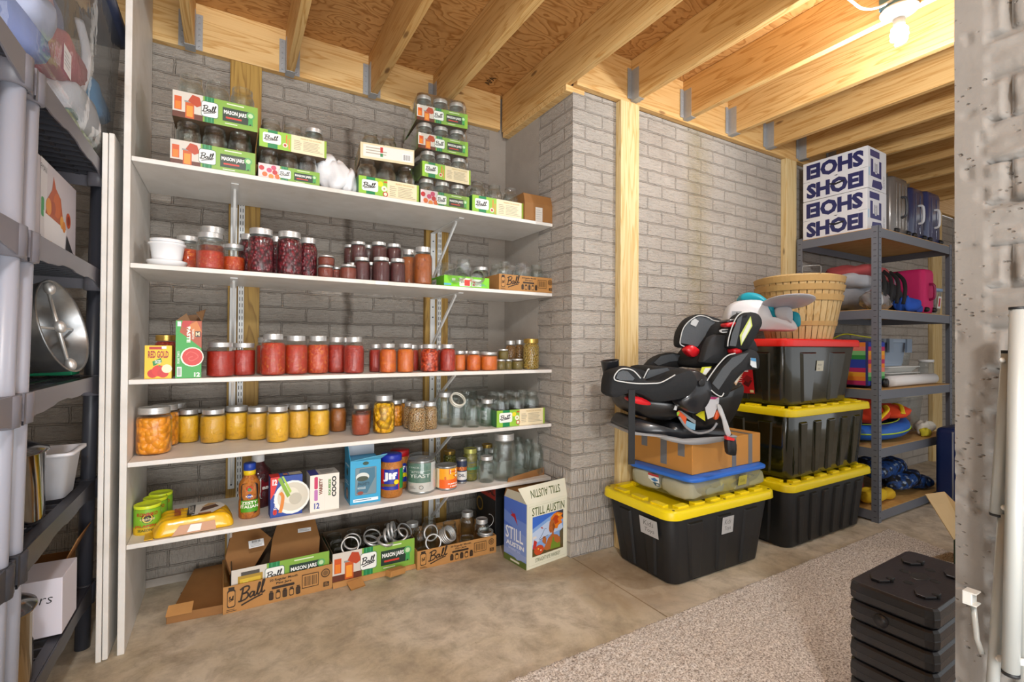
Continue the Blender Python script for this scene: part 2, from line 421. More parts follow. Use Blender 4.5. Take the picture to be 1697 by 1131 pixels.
def whitewood():
    m, nt, b = newmat('white_painted_board'); L = nt.links; tc = nn(nt, 'ShaderNodeTexCoord')
    n = noise(nt, tc.outputs['Object'], 7, 5, .6); n2 = noise(nt, scaled(nt, tc.outputs['Object'], (6, 40, 6)), 1, 4)
    c = ramp(nt, n, [(.3, '#e6e3de'), (.6, '#dad6cf'), (.8, '#c9c3b9')])
    L.new(c, b.inputs['Base Color']); b.inputs['Roughness'].default_value = .45
    bp = nn(nt, 'ShaderNodeBump'); bp.inputs['Strength'].default_value = .12; bp.inputs['Distance'].default_value = .003
    L.new(n2, bp.inputs['Height']); L.new(bp.outputs[0], b.inputs['Normal']); return m
M_WHITE = whitewood()
def concrete_floor():
    m, nt, b = newmat('concrete_slab'); L = nt.links; tc = nn(nt, 'ShaderNodeTexCoord'); o = tc.outputs['Object']
    n = noise(nt, o, 1.7, 8, .65, .6); n2 = noise(nt, o, 9, 7, .7, .3); n3 = noise(nt, o, 60, 4, .7)
    c = ramp(nt, n, [(.32, '#ab9c82'), (.45, '#c2b59c'), (.58, '#d1c6b2'), (.72, '#b3a898')])
    c = mixc(nt, mth(nt, 'MULTIPLY', ramp(nt, n2, [(.42, (0, 0, 0, 1)), (.66, (1, 1, 1, 1))]), .7), c, lin('#8f826f'))
    c = mixc(nt, mth(nt, 'MULTIPLY', ramp(nt, n3, [(.6, (0, 0, 0, 1)), (.75, (1, 1, 1, 1))]), .4), c, lin('#75695a'))
    s = nn(nt, 'ShaderNodeSeparateXYZ'); L.new(o, s.inputs[0])
    j = mth(nt, 'LESS_THAN', mth(nt, 'ABSOLUTE', mth(nt, 'SUBTRACT', s.outputs[0], 1.573)), .0035)
    c = mixc(nt, mth(nt, 'MULTIPLY', j, .8), c, lin('#6e5a37'))
    # brown patch by the tote
    vv = nn(nt, 'ShaderNodeVectorMath', operation='DISTANCE'); L.new(o, vv.inputs[0]); vv.inputs[1].default_value = (1.66, 1.72, 0)
    pd = mth(nt, 'ADD', vv.outputs['Value'], mth(nt, 'MULTIPLY', mth(nt, 'SUBTRACT', n2, .5), .35))
    c = mixc(nt, mth(nt, 'MULTIPLY', ramp(nt, pd, [(.2, (1, 1, 1, 1)), (.32, (0, 0, 0, 1))]), .5), c, lin('#8e7350'))
    L.new(c, b.inputs['Base Color']); b.inputs['Roughness'].default_value = .62
    bp = nn(nt, 'ShaderNodeBump'); bp.inputs['Strength'].default_value = .35; bp.inputs['Distance'].default_value = .002
    L.new(mth(nt, 'ADD', n2, mth(nt, 'MULTIPLY', n3, .6)), bp.inputs['Height']); L.new(bp.outputs[0], b.inputs['Normal']); return m
def plain_concrete(c1='#b0a79b', c2='#948a7d'):
    m, nt, b = newmat('pitted_concrete'); L = nt.links; tc = nn(nt, 'ShaderNodeTexCoord'); o = tc.outputs['Object']
    n = noise(nt, o, 7, 7, .65); v = nn(nt, 'ShaderNodeTexVoronoi'); v.inputs['Scale'].default_value = 55; L.new(scaled(nt, o, (1, 1, 2)), v.inputs['Vector'])
    n4 = noise(nt, o, 18, 4)
    pit = mth(nt, 'MULTIPLY', ramp(nt, v.outputs['Distance'], [(.1, (1, 1, 1, 1)), (.24, (0, 0, 0, 1))]), ramp(nt, n4, [(.5, (0, 0, 0, 1)), (.6, (1, 1, 1, 1))]))
    c = mixc(nt, n, lin(c1), lin(c2)); c = mixc(nt, mth(nt, 'MULTIPLY', pit, .7), c, lin('#5d554c'))
    L.new(c, b.inputs['Base Color']); b.inputs['Roughness'].default_value = .9
    bp = nn(nt, 'ShaderNodeBump'); bp.inputs['Strength'].default_value = .8; bp.inputs['Distance'].default_value = .004
    L.new(mth(nt, 'SUBTRACT', n, pit), bp.inputs['Height']); L.new(bp.outputs[0], b.inputs['Normal']); return m
def carpet_mat():
    m, nt, b = newmat('carpet_pile'); L = nt.links; tc = nn(nt, 'ShaderNodeTexCoord'); o = tc.outputs['Object']
    n = noise(nt, o, 150, 3, .75); n2 = noise(nt, o, 5, 4)
    c = ramp(nt, n, [(.34, '#6f645c'), (.46, '#b8aea4'), (.58, '#efe8e0')])
    c = mixc(nt, mth(nt, 'MULTIPLY', n2, .25), c, lin('#8b7f76'))
    L.new(c, b.inputs['Base Color']); b.inputs['Roughness'].default_value = 1; b.inputs['Specular IOR Level'].default_value = .1
    return m
M_CONC = plain_concrete()
KRAFT = pm('#b98549', .7, noise=.2, bscale=25, name='corrugated_cardboard'); KRAFT2 = pm('#9a6a38', .75, noise=.25, bscale=18, name='brown_cardboard'); KRAFT3 = pm('#c98b3f', .65, noise=.15, bscale=12, name='orange_cardboard')
GALV = pm('#a9abac', .35, metal=.85, noise=.35, bscale=40, name='galvanised_steel')
HANG = pm('#b3b6b8', .4, metal=.35, noise=.2, bscale=40, name='zinc_hanger')
LIDM = pm('#d2d2d0', .42, metal=.75, name='jar_lid_tin')
GOLDLID = pm('#c4a052', .3, metal=.8, name='gold_tin')
WMETAL = pm('#dfdfdc', .35, name='white_enamel')
GREY = pm('#6d717b', .45, name='grey_rack_steel'); DGREY = pm('#3f424a', .5, name='dark_rack_steel')
BLK = pm('#1a1b1d', .5, name='black_plastic'); YEL = pm('#f0d60c', .35, name='yellow_plastic')
def thinglass(tint='#f8faf9', gl=1.0, name='clear_glass', haze=0.0):
    m = bpy.data.materials.new(name); m.use_nodes = True; nt = m.node_tree; nt.nodes.clear(); L = nt.links
    out = nn(nt, 'ShaderNodeOutputMaterial'); tr = nn(nt, 'ShaderNodeBsdfTransparent'); tr.inputs[0].default_value = lin(tint)
    g = nn(nt, 'ShaderNodeBsdfGlossy'); g.inputs['Roughness'].default_value = .04; g.inputs['Color'].default_value = (1, 1, 1, 1)
    lw = nn(nt, 'ShaderNodeLayerWeight'); lw.inputs['Blend'].default_value = .35
    e = mth(nt, 'POWER', lw.outputs['Facing'], 2.2)
    f = mth(nt, 'ADD', mth(nt, 'MULTIPLY', e, 1.0*gl), .028*gl, clamp=True)
    tc = nn(nt, 'ShaderNodeTexCoord'); n = noise(nt, tc.outputs['Object'], 9, 3)
    bp = nn(nt, 'ShaderNodeBump'); bp.inputs['Strength'].default_value = .35; bp.inputs['Distance'].default_value = .01
    L.new(n, bp.inputs['Height']); L.new(bp.outputs[0], g.inputs['Normal'])
    t2 = nn(nt, 'ShaderNodeBsdfTransparent')
    L.new(mixc(nt, mth(nt, 'POWER', lw.outputs['Facing'], 3.0), lin(tint), lin('#aab3ae')), tr.inputs[0])
    mx = nn(nt, 'ShaderNodeMixShader'); L.new(f, mx.inputs[0]); L.new(tr.outputs[0], mx.inputs[1]); L.new(g.outputs[0], mx.inputs[2])
    last = mx.outputs[0]
    if haze:
        d = nn(nt, 'ShaderNodeBsdfDiffuse'); d.inputs[0].default_value = lin('#e8ebea'); m2 = nn(nt, 'ShaderNodeMixShader'); m2.inputs[0].default_value = haze
        L.new(last, m2.inputs[1]); L.new(d.outputs[0], m2.inputs[2]); last = m2.outputs[0]
    L.new(last, out.inputs[0]); return m
GLASS = thinglass(); GLASSE = thinglass('#f6f9f8', 1.7, 'empty_jar_glass'); WRAP = thinglass('#f4f6f5', 1.6, 'shrink_wrap', .03); CLEARPL = thinglass('#eef2f2', .8, 'clear_plastic', .12); TOTEPL = thinglass('#f0f1f4', .6, 'milky_plastic', .10)
# real refraction is not needed for such thin walls: the shell lets light straight through
def lift(c):
    r, g, b_ = lin(c)[:3]; k = .5 if r > 3.2*b_ and g > b_ else 1.0
    if r > 4*g and k < 1: return (r*1.04, g*.78, b_*k, 1)
    return (min(1, r*1.14), g*1.06, b_*k, 1)
def food(name, c1, c2, sc, c3=None, vor=False, bump=.4):
    c1, c2 = lift(c1), lift(c2); c3 = lift(c3) if c3 else None
    m, nt, b = newmat(name); L = nt.links; tc = nn(nt, 'ShaderNodeTexCoord'); o = tc.outputs['Generated']
    o = scaled(nt, o, (1, 1, 1.5))
    if vor:
        v = nn(nt, 'ShaderNodeTexVoronoi'); v.inputs['Scale'].default_value = sc; L.new(o, v.inputs['Vector'])
        sv = nn(nt, 'ShaderNodeSeparateColor'); L.new(v.outputs['Color'], sv.inputs[0])
        c = ramp(nt, v.outputs['Distance'], [(.1, c1), (.58, c2), (.85, c3 or c2)]); c = mixc(nt, mth(nt, 'MULTIPLY', sv.outputs[0], .35), c, c2)
        hh = mth(nt, 'SUBTRACT', 1.0, v.outputs['Distance'])
    else:
        n = noise(nt, o, sc*.95, 6, .75, .6); c = ramp(nt, n, [(.40, c1), (.54, c2)] + ([(.64, c3)] if c3 else [])); hh = n
    L.new(c, b.inputs['Base Color']); b.inputs['Roughness'].default_value = .35; b.inputs['Coat Weight'].default_value = .35; b.inputs['Coat Roughness'].default_value = .05
    bp = nn(nt, 'ShaderNodeBump'); bp.inputs['Strength'].default_value = bump; bp.inputs['Distance'].default_value = .05; L.new(hh, bp.inputs['Height']); L.new(bp.outputs[0], b.inputs['Normal'])
    return m
F = dict(
 salsa=food('chunky_salsa', '#b5331c', '#cf5a2c', 9, '#e09a5a'), sauce=food('tomato_sauce', '#b8321c', '#a82614', 4), tomato=food('crushed_tomatoes', '#c9421f', '#a82a14', 7, '#e0843c'),
 ruby=food('dark_red_sauce', '#921d14', '#b13122', 8, '#c9553a'), cherry=food('cherries', '#8e1228', '#4a0a17', 7, '#26060e', vor=True), jam=food('dark_jam', '#5c2023', '#3b1517', 12, '#7b3a35'),
 relish=food('pink_relish', '#8c4237', '#6f2f2a', 16, '#b06a55'), brownsalsa=food('brown_salsa', '#8e4a22', '#a85a25', 8, '#6b2e18'),
 orange=food('orange_puree', '#d9740f', '#c9630c', 4), chunkorange=food('orange_salsa', '#c9581a', '#d97a25', 8, '#b2401a'), cherrytom=food('cherry_tomatoes', '#d9662a', '#b23a15', 5, '#4b1a10', vor=True),
 peach=food('carrot_slices', '#f4a21c', '#ea9610', 4, '#d0800e', vor=True, bump=.5), apple=food('yellow_applesauce', '#eec03a', '#e4b02c', 5, '#cf9a22'), appleb=food('golden_applesauce', '#dca838', '#e3b344', 6, '#b8862a'),
 brown=food('brown_apple_butter', '#a5622a', '#96571f', 5), pinkbrown=food('rust_sauce', '#b3542c', '#a3481f', 6), pineapple=food('pineapple_chunks', '#fbc80f', '#f0b408', 3.6, '#d9a412', vor=True, bump=1.0),
 chick=food('dried_chickpeas', '#fbdcae', '#ecc28c', 11, '#a8703c', vor=True, bump=.9), beans=food('dry_beans', '#e6c08e', '#b98452', 12, '#6a4428', vor=True, bump=.9), pasta=food('dry_pasta', '#f8dfa0', '#e4be70', 14, '#a5783c', vor=True, bump=.9),
 herb=food('dark_pickle_mix', '#4a4422', '#6b5c2c', 14, '#8d7a3f', vor=True), asparagus=food('pickled_asparagus', '#7f7a1c', '#5a5a12', 5), olive=food('olives', '#8c8a25', '#5c5c14', 7, '#33340a', vor=True), pb=food('peanut_butter', '#b0713a', '#a86a34', 3), mustard=food('orange_dressing', '#b9742f', '#a9632a', 5, '#8a4d22'), bbq=food('dark_red_barbecue_sauce', '#4d0f16', '#3a0b10', 3))

# ------------------------------------------------------------------ jars (unit radius, unit height; scaled per jar)
NECK = {'reg': .74, 'wide': .84}
def jarprof(kind):
    k = NECK[kind]
    if kind == 'reg': P = [(0, .015), (.72, .0), (.92, .015), (1, .06), (1, .66), (.985, .72), (.92, .785), (.80, .83), (k-.02, .862)]
    else: P = [(0, .015), (.72, .0), (.92, .015), (1, .06), (1, .72), (.985, .77), (.92, .815), (k-.02, .862)]
    return P+[(k-.02, .872), (k+.02, .878), (k-.02, .892), (k-.02, .905), (k+.025, .912), (k-.02, .928), (k-.02, .945), (k+.025, .952), (k-.01, .968), (k+.015, .985), (k-.02, .995), (k-.06, .985), (k-.075, .93)]
JM = {}
def jm(key):
    if key in JM: return JM[key]
    b = MB(); mats = GLASS; nm = key[0]
    if nm == 'glass':
        b.lathe(jarprof(key[1]), 26, sq=key[2], cap=False); mats = GLASSE if key[3] else GLASS
        if key[3]: b.lathe([(.0, .03), (.6, .022), (.85, .035), (.955, .08)]+[(r_-.045, z_) for r_, z_ in jarprof(key[1])[4:9]], 26, sq=key[2], cap=False)
    elif nm == 'lid':
        k = NECK[key[1]]+.05
        b.lathe([(k-.02, .862), (k, .87), (k, .905), (k-.012, .915), (k, .925), (k, .955), (k-.012, .962), (k, .97), (k, .992), (k-.04, 1.003), (k-.1, 1.002), (k-.12, .994), (0, .998)], 26, cap=False); mats = key[2]
    else:
        kind, fill, sq = key[2], key[3], key[4]; k = NECK[kind]-.05; z = fill; P = [(0, .02), (.7, .012), (.9, .028), (.965, .065)]
        sh = [(.965, .655 if kind == 'reg' else .715), (.945, .715 if kind == 'reg' else .765), (.88, .775 if kind == 'reg' else .81), (.77, .825), (k, .86), (k, .99)]
        for r, zz in sh:
            if zz < z: P.append((r, zz))
        rr = np.interp(z, [q[1] for q in sh], [q[0] for q in sh]); P += [(rr, z), (rr*.93, z+.008), (0, z+.004)]
        b.lathe(P, 26, sq=sq, cap=False); mats = F[key[1]]
    me = b.mesh({'glass': 'jar_glass', 'lid': 'screw_lid', 'food': 'contents'}[nm], mats); JM[key] = me; return me
def jar(x, y, z, rad, H, label, group=None, kind='reg', food_=None, fill=.7, lid=True, sq=0, rot=None, lidm=None, rz=None, name='mason_jar', cat='jar'):
    t = thing(name, label, cat, (x, y, z), rz if rz is not None else random.uniform(0, 6), group)
    if rot: t.rotation_euler = rot
    parts = []
    if food_: parts.append(('contents', jm(('food', food_, kind, round(fill, 2), sq))))
    parts.append(('jar_glass', jm(('glass', kind, sq, not food_))))
    if lid: parts.append(('screw_lid', jm(('lid', kind, lidm or LIDM))))
    for nm, me in parts:
        o = bpy.data.objects.new(nm, me); COL.objects.link(o); o.parent = t; o.scale = (rad, rad, H)
        if nm == 'contents': o.scale = (rad*.995, rad*.995, H)
    return t
REG = []
def place(x, y, z, r, h, ymax=2.63):
    """push a jar straight back, away from the viewer, until it clears its neighbours"""
    def bad(x, y, r): return [q for q in REG if math.hypot(q[0]-x, q[1]-y) < q[3]+r-.0005 and not (q[2]+q[4] <= z+.003 or z+h <= q[2]+.003)]
    if y > 2.2: x = max(x, -.311+r)
    k = 0; x0, y0, r0 = x, y, r
    while bad(x, y, r) and k < 45 and y < ymax-r: x *= 1.0015; y *= 1.0015; r *= 1.0015; k += 1
    if bad(x, y, r):
        x, y, r = x0, y0, r0
        for k in range(60):
            if not bad(x, y, r): break
            x *= 1.0009; y *= 1.0009; r *= .992
    REG.append((x, y, z, r, h)); return x, y, r
def pj(px, ytop, wpx, Y, zs, label, **k):
    """jar standing on a shelf at height zs: seen width and top come from the photo's scale at distance Y"""
    p = atY(px, ytop, Y); d = depth(p); h = p.z-zs; x, y, r = place(p.x, Y, zs, wpx/2*d/FPX, h); h = atY(px, ytop, y).z-zs if y-Y < .03 else h; return jar(x, y, zs, r, h, label, **k)
def pjb(px, ytop, ybase, wpx, zs, label, **k):
    """same, but the distance comes from where its foot meets the board"""
    f = atZ(px, ybase, zs); d = depth(f); r = wpx/2*d/FPX
    dr = Vector((f.x, f.y, 0)).normalized(); c = f+dr*r
    h = atY(px, ytop, c.y-r*.3).z-zs; x, y, r = place(c.x, c.y, zs, r, h); return jar(x, y, zs, r, h, label, **k)
# ------------------------------------------------------------------ room shell
WA, WC, XR, ZT, ZJ = 2.761, 2.038, 1.561, 2.735, 2.50     # back wall, near far-side wall, return wall, deck underside, joist underside
def sbox(name, x0, x1, y0, y1, z0, z1, m, bevel=0):
    b = MB(); b.box(x0, x1, y0, y1, z0, z1); return struct(b.build(name, m, bevel=bevel))
sbox('floor', -3, 7.2, -3, 3.2, -.12, 0, concrete_floor())
sbox('ceiling', -2, 7.2, -1.6, 3.0, ZT, ZT+.02, M_PLY)
sbox('wall_back', -2, XR+.15, WA, WA+.2, 0, ZT, formed_brick(plain_x=1.44, stain=.56, deep=.40))  # shade under the shelves is mixed into this wall's colour
sbox('wall_far', XR, 7.0, WC, WA+.2, 0, ZJ-.012, formed_brick(plain_y=2.362, moss=2.56, deep=.1))
sbox('wall_end', 6.6, 6.8, -.2, WC, 0, ZJ, formed_brick())
sbox('wall_left', -2.0, -1.85, -.5, WA, 0, ZJ, formed_brick())
# footing curb seen under the lowest shelf
b = MB(); b.box(-1.8, 1.55, WA-.014, WA+.05, 0, .035); struct(b.build('trim_1', pm('#b5aca2', .9, noise=.2, bscale=30, bump=.5, name='footing')))
# near wall on the right: relief is modelled
def hnoise(x, y, s):
    x = x*s; y = y*s; xi = np.floor(x).astype(int); yi = np.floor(y).astype(int); fx = x-xi; fy = y-yi
    fx = fx*fx*(3-2*fx); fy = fy*fy*(3-2*fy)
    def h(a, b_): v = np.sin(a*127.1+b_*311.7)*43758.5453; return v-np.floor(v)
    return (h(xi, yi)*(1-fx)+h(xi+1, yi)*fx)*(1-fy)+(h(xi, yi+1)*(1-fx)+h(xi+1, yi+1)*fx)*fy
def near_wall():
    XB, YE = 1.21, .373; ys = np.arange(-.9, YE+.0001, .0055); zs = np.arange(0, 2.61, .0055)
    Yg, Zg = np.meshgrid(ys, zs)
    row = np.floor(Zg/.077); u = (YE-.052-Yg)+ np.where(row % 2 == 0, .209, .094); bx = u % .235; bz = Zg % .077
    wob = (hnoise(Yg, Zg, 30)-.5)*.006
    e = np.minimum(np.minimum(bx, .235-bx), np.minimum(bz, .077-bz)+.0)+wob
    up = np.clip((e-.003)/.0045, 0, 1); up = up*up*(3-2*up)
    # split face: slanted lips across each brick
    lip = ((hnoise(Yg*.25, Zg, 70)-.5)*.009+(hnoise(Yg+.3*Zg, Zg*2.2, 16)-.5)*.006+(hnoise(Yg, Zg, 130)-.5)*.002)*up
    brick = up*.012+lip
    plain = np.clip((YE-.052-Yg)*-400, 0, 1)
    h = brick*(1-plain)+plain*(.013+(hnoise(Yg, Zg, 14)-.5)*.003+np.where(hnoise(Yg, Zg, 60) > .86, -.004, 0))
    Xg = XB+.012-h
    n, m_ = Xg.shape; V = np.stack([Xg, Yg, Zg], -1).reshape(-1, 3)
    idx = np.arange(n*m_).reshape(n, m_); F_ = np.stack([idx[:-1, :-1], idx[1:, :-1], idx[1:, 1:], idx[:-1, 1:]], -1).reshape(-1, 4)
    me = bpy.data.meshes.new('wall_right'); me.vertices.add(len(V)); me.vertices.foreach_set('co', V.ravel().astype(np.float32))
    me.loops.add(F_.size); me.loops.foreach_set('vertex_index', F_.ravel().astype(np.int32)); me.polygons.add(len(F_))
    me.polygons.foreach_set('loop_start', np.arange(0, F_.size, 4, dtype=np.int32)); me.polygons.foreach_set('use_smooth', np.ones(len(F_), bool)); me.update(); me.validate()
    me.materials.append(plain_concrete('#8a857f', '#736d66'))
    o = bpy.data.objects.new('wall_right', me); COL.objects.link(o); struct(o)
    sbox('trim_2', XB+.016, XB+.21, -.9, YE-.002, 0, 2.61, M_CONC)
near_wall()
# ------------------------------------------------------------------ timber
def timber(name, label, cat, x0, x1, y0, y1, z0, z1, m, group=None, kind=None):
    b = MB(); cx_, cy_, cz_ = (x0+x1)/2, (y0+y1)/2, (z0+z1)/2
    b.box(x0-cx_, x1-cx_, y0-cy_, y1-cy_, z0-cz_, z1-cz_); o = b.build(name, m, bevel=.003, loc=(cx_, cy_, cz_)); tag(o, label, cat, group, kind); return o
timber('ledger_board', 'orange pine ledger board bolted along the top of the wall above the jar shelves', 'ceiling board', -1.8, 1.50, 2.722, WA, ZJ+.012, ZT, M_LEDGE)
timber('ledger_board', 'pale pine ledger board along the top of the wall above the stacked totes', 'ceiling board', XR-.0, 6.6, 2.0, WC, ZJ-.01, ZT, M_LEDGE)
timber('sill_plank', 'thin pine plank lying on top of the return wall under the ceiling joist', 'board', XR-.045, XR+.08, WC+.0, WA-.04, ZJ-.035, ZJ-.001, M_LEDGE)
JX = [(-.58, 0), (-.17, 0), (.255, 0), (.675, 0), (1.056, 0), (1.53, 0), (1.96, 1), (2.39, 1), (2.82, 1), (3.23, 1), (3.635, 1), (4.05, 1), (4.47, 1), (4.9, 1), (5.32, 1), (5.74, 1)]
JL = ['ceiling joist behind the tall white side panel', 'ceiling joist nearest the tall white side panel', 'ceiling joist meeting the ledger right of the wide stud', 'ceiling joist meeting the ledger above the white bag shelf spot',
      'ceiling joist landing directly above the wrapped jar tower', 'dark ceiling joist running along the top of the return wall', 'ceiling joist ending at the bright pine stud beside the brick corner', 'second joist right of the brick corner, deep orange side',
      'third joist right of the brick corner, with stamped dark lower edge', 'fourth joist right of the brick corner, in shade on its side', 'ceiling joist hung just before the white helmet boxes', 'ceiling joist passing right above the white helmet boxes',
      'ceiling joist above the grey hard suitcase', 'ceiling joist above the blue hard suitcases', 'farthest but one ceiling joist, over the rack end', 'farthest ceiling joist at the right of the room']
for (x, s), l in zip(JX, JL):
    y1 = 2.0 if s else 2.722
    timber('ceiling_joist', 'pine '+l, 'joist', x-.019, x+.019, -1.5, y1, ZJ, ZT-.001, M_JOIST, 'ceiling joists')
    hb = MB(); y = y1-.0015
    if x != 1.53:
        for sx in (-1, 1):
            hb.box(min(sx*.0195, sx*.021), max(sx*.0195, sx*.021), -.06, 0, 0, .17); hb.box(min(sx*.021, sx*.048), max(sx*.021, sx*.048), -.0035, -.0012, .01, .18)
            for k in range(6): hb.cyl((sx*.034, -.0045, .025+.028*k), (sx*.034, -.003, .025+.028*k), .004, 6)
        hb.box(-.021, .021, -.06, 0, -.003, -.0005)
        o = hb.build('joist_hanger', HANG, loc=(x, y, ZJ)); tag(o, 'metal hanger of the '+' '.join(l.split()[:13]), 'joist hanger', 'joist hangers')
# plywood nails and stamp above the return
stamp = Art(.16, .05); stamp.text(0, .1, .6, .9, 'APA', '#4a2f17', .04); stamp.build('deck_stamp', None, tuple(atZ(822, 132, ZT-.001)), rx=R(90), rz=R(-90))
bpy.data.objects['deck_stamp'].name = 'deck_stamp'; tag(bpy.data.objects['deck_stamp'], 'small black ink grade stamp on the plywood deck overhead', 'stamp')
timber('wall_stud', 'yellow pine stud behind the left metal standard of the jar shelves', 'wall stud', -.008, .129, WA-.04, WA-.0005, 0, ZJ+.01, M_POSTG, 'studs behind the jar shelves')
timber('wall_stud', 'yellow pine stud behind the right metal standard of the jar shelves', 'wall stud', 1.001, 1.145, WA-.04, WA-.0005, 0, ZJ+.01, M_POSTG, 'studs behind the jar shelves')
timber('wall_stud', 'pale knotty pine stud standing against the wall beside the brick corner', 'wall stud', 1.862, 2.0, WC-.045, WC-.0005, 0, ZJ-.012, M_POST)
timber('wall_stud', 'pale pine stud behind the left rear corner of the metal rack', 'wall stud', 3.46, 3.595, WC-.04, WC-.0005, 0, ZJ-.012, M_POST)
timber('wall_stud', 'pale pine stud seen through the far end of the metal rack', 'wall stud', 5.98, 6.2, WC-.04, WC-.0005, 0, ZJ-.012, M_POST)

# ------------------------------------------------------------------ white shelving
Z1, Z2, Z3, Z4, Z5 = 1.803, 1.412, .986, .685, .3875
SZ = {1: Z1, 2: Z2, 3: Z3, 4: Z4, 5: Z5}
YF, YB = 2.212, 2.655
def board(name, label, cat, x0, x1, y0, y1, z0, z1, bev=.0025, **k):
    b = MB(); b.box(x0, x1, y0, y1, z0, z1); o = b.build(name, M_WHITE, bevel=bev); tag(o, label, cat, **k); return o
b = MB(); b.box(-.335, -.314, 2.205, 2.715, 0, 2.70)
sp = b.build('side_panel', M_WHITE, bevel=.002); tag(sp, 'tall white painted end panel the jar shelves butt against', 'panel')

names = ['topmost white shelf board, under the cartons of empty jars', 'second white shelf board from the top, with jams and cranberry jars', 'middle white shelf board, with tomato sauces', 'fourth white shelf board, with yellow applesauce jars', 'lowest white shelf board, with groceries and packets']
for k in range(1, 6):
    z = SZ[k]; board('shelf_board', names[k-1], 'shelf', -.3135, XR-.004, YF, YB, z-.018, z, group='white shelf boards')
# loose white boards leaning on the panel, left of it
board('loose_board', 'white board on edge, left one of the two stored beside the end panel', 'board', -.392, -.376, 2.19, 2.70, 0, 1.862)
board('loose_board', 'white board on edge, right one of the two, directly beside the end panel', 'board', -.374, -.358, 2.19, 2.66, .004, 1.864)
# standards and brackets
for i, (xs, side) in enumerate(((.048, 'left'), (1.082, 'right'))):
    b = MB(); yf = 2.705
    b.box(-.0125, .0125, yf, WA-.041, 0, 2.0-.12)
    for k in range(60):
        z = .03+k*.031
        for sx in (-.0055, .0055): b.box(sx-.0016, sx+.0016, yf-.0006, yf+.001, z, z+.019, 1)
    o = b.build('slotted_standard', [WMETAL, pm('#3b3b3b')], loc=(xs, 0, .09)); tag(o, 'white slotted metal upright on the %s stud, carrying the shelf brackets' % side, 'shelf upright', 'slotted uprights')
    for k in range(1, 6):
        z = SZ[k]-.018; xb = xs-.033 if i == 0 else xs-.042
        t = thing('shelf_bracket', 'white angle bracket on the %s upright under the %s' % (side, ['topmost shelf', 'second shelf', 'middle shelf', 'fourth shelf', 'lowest shelf'][k-1]), 'bracket', (xb, 2.70, z-.001), group='angle brackets')
        ln = {1: .345, 2: .345, 3: .24, 4: .25, 5: .33}[k]
        v = MB(); v.box(-.014, .014, .004, .017, -ln, 0)
        for zz in (-.05, -.11, -ln+.02): v.cyl((0, .0035, zz), (0, .001, zz), .0045, 8, 1)
        v.build('upright_leg', [WMETAL, DGREY], t, bevel=.001)
        h = MB(); h.box(-.0135, .0135, -.40, .004, -.004, 0); h.build('arm', WMETAL, t)
        s = MB(); s.T = None
        p0 = Vector((0, -.33, -.006)); p1 = Vector((0, .004, {3: -.2, 4: -.22}.get(k, -.27))); dd = (p1-p0).normalized(); nn_ = Vector((0, dd.z, -dd.y))*.008
        s.prism([p0+nn_+Vector((-.005, 0, 0)), p1+nn_+Vector((-.005, 0, 0)), p1-nn_+Vector((-.005, 0, 0)), p0-nn_+Vector((-.005, 0, 0))], (.010, 0, 0)); s.build('diagonal_strut', WMETAL, t, bevel=.0015)
# ------------------------------------------------------------------ lamp on the joists
t = thing('ceiling_lamp', 'bare glowing spiral bulb in a white porcelain holder on the joists', 'lamp', (2.34, .89, ZJ))
b = MB(); b.box(-.052, .052, -.052, .052, -.002, .05); b.build('junction_box', pm('#5b86a0', .4, name='blue_box'), t, bevel=.006)
b = MB(); b.lathe([(0, -.001), (.062, -.002), (.066, -.008), (.062, -.014), (.036, -.024), (.030, -.036), (.026, -.04), (0, -.04)], 32, cap=False); b.build('lamp_holder', pm('#efefed', .25, coat=.6), t)
b = MB(); b.lathe([(.018, -.036), (.019, -.05), (.020, -.066), (.016, -.07), (0, -.071)], 24, cap=False); b.build('bulb_base', pm('#e6e6e6', .4), t)
b = MB(); pth = []
for k in range(80):
    a = k/80*2*PI*3.2; rr_ = .019+.006*math.sin(k/80*PI); pth.append((rr_*math.cos(a), rr_*math.sin(a), -.074-.062*k/80))
b.tube(pth, .0075, 8); b.blob((0, 0, -.103), .016, .016, .034); b.build('spiral_tube', pm('#fffaf0', emit=9, name='lit_tube'), t)
b = MB(); b.tube(smooth_path([(2.29, .89, ZJ+.02), (2.255, .93, ZJ+.0), (2.20, .96, ZJ-.006), (2.13, .97, ZJ+.005), (2.07, 1.0, ZJ+.05), (2.0, 1.03, ZJ+.08)], 6), .0055, 8)
o = b.build('lamp_cable', pm('#efeeea', .5)); tag(o, 'white electric cable looping over the joists to the bare bulb', 'cable')

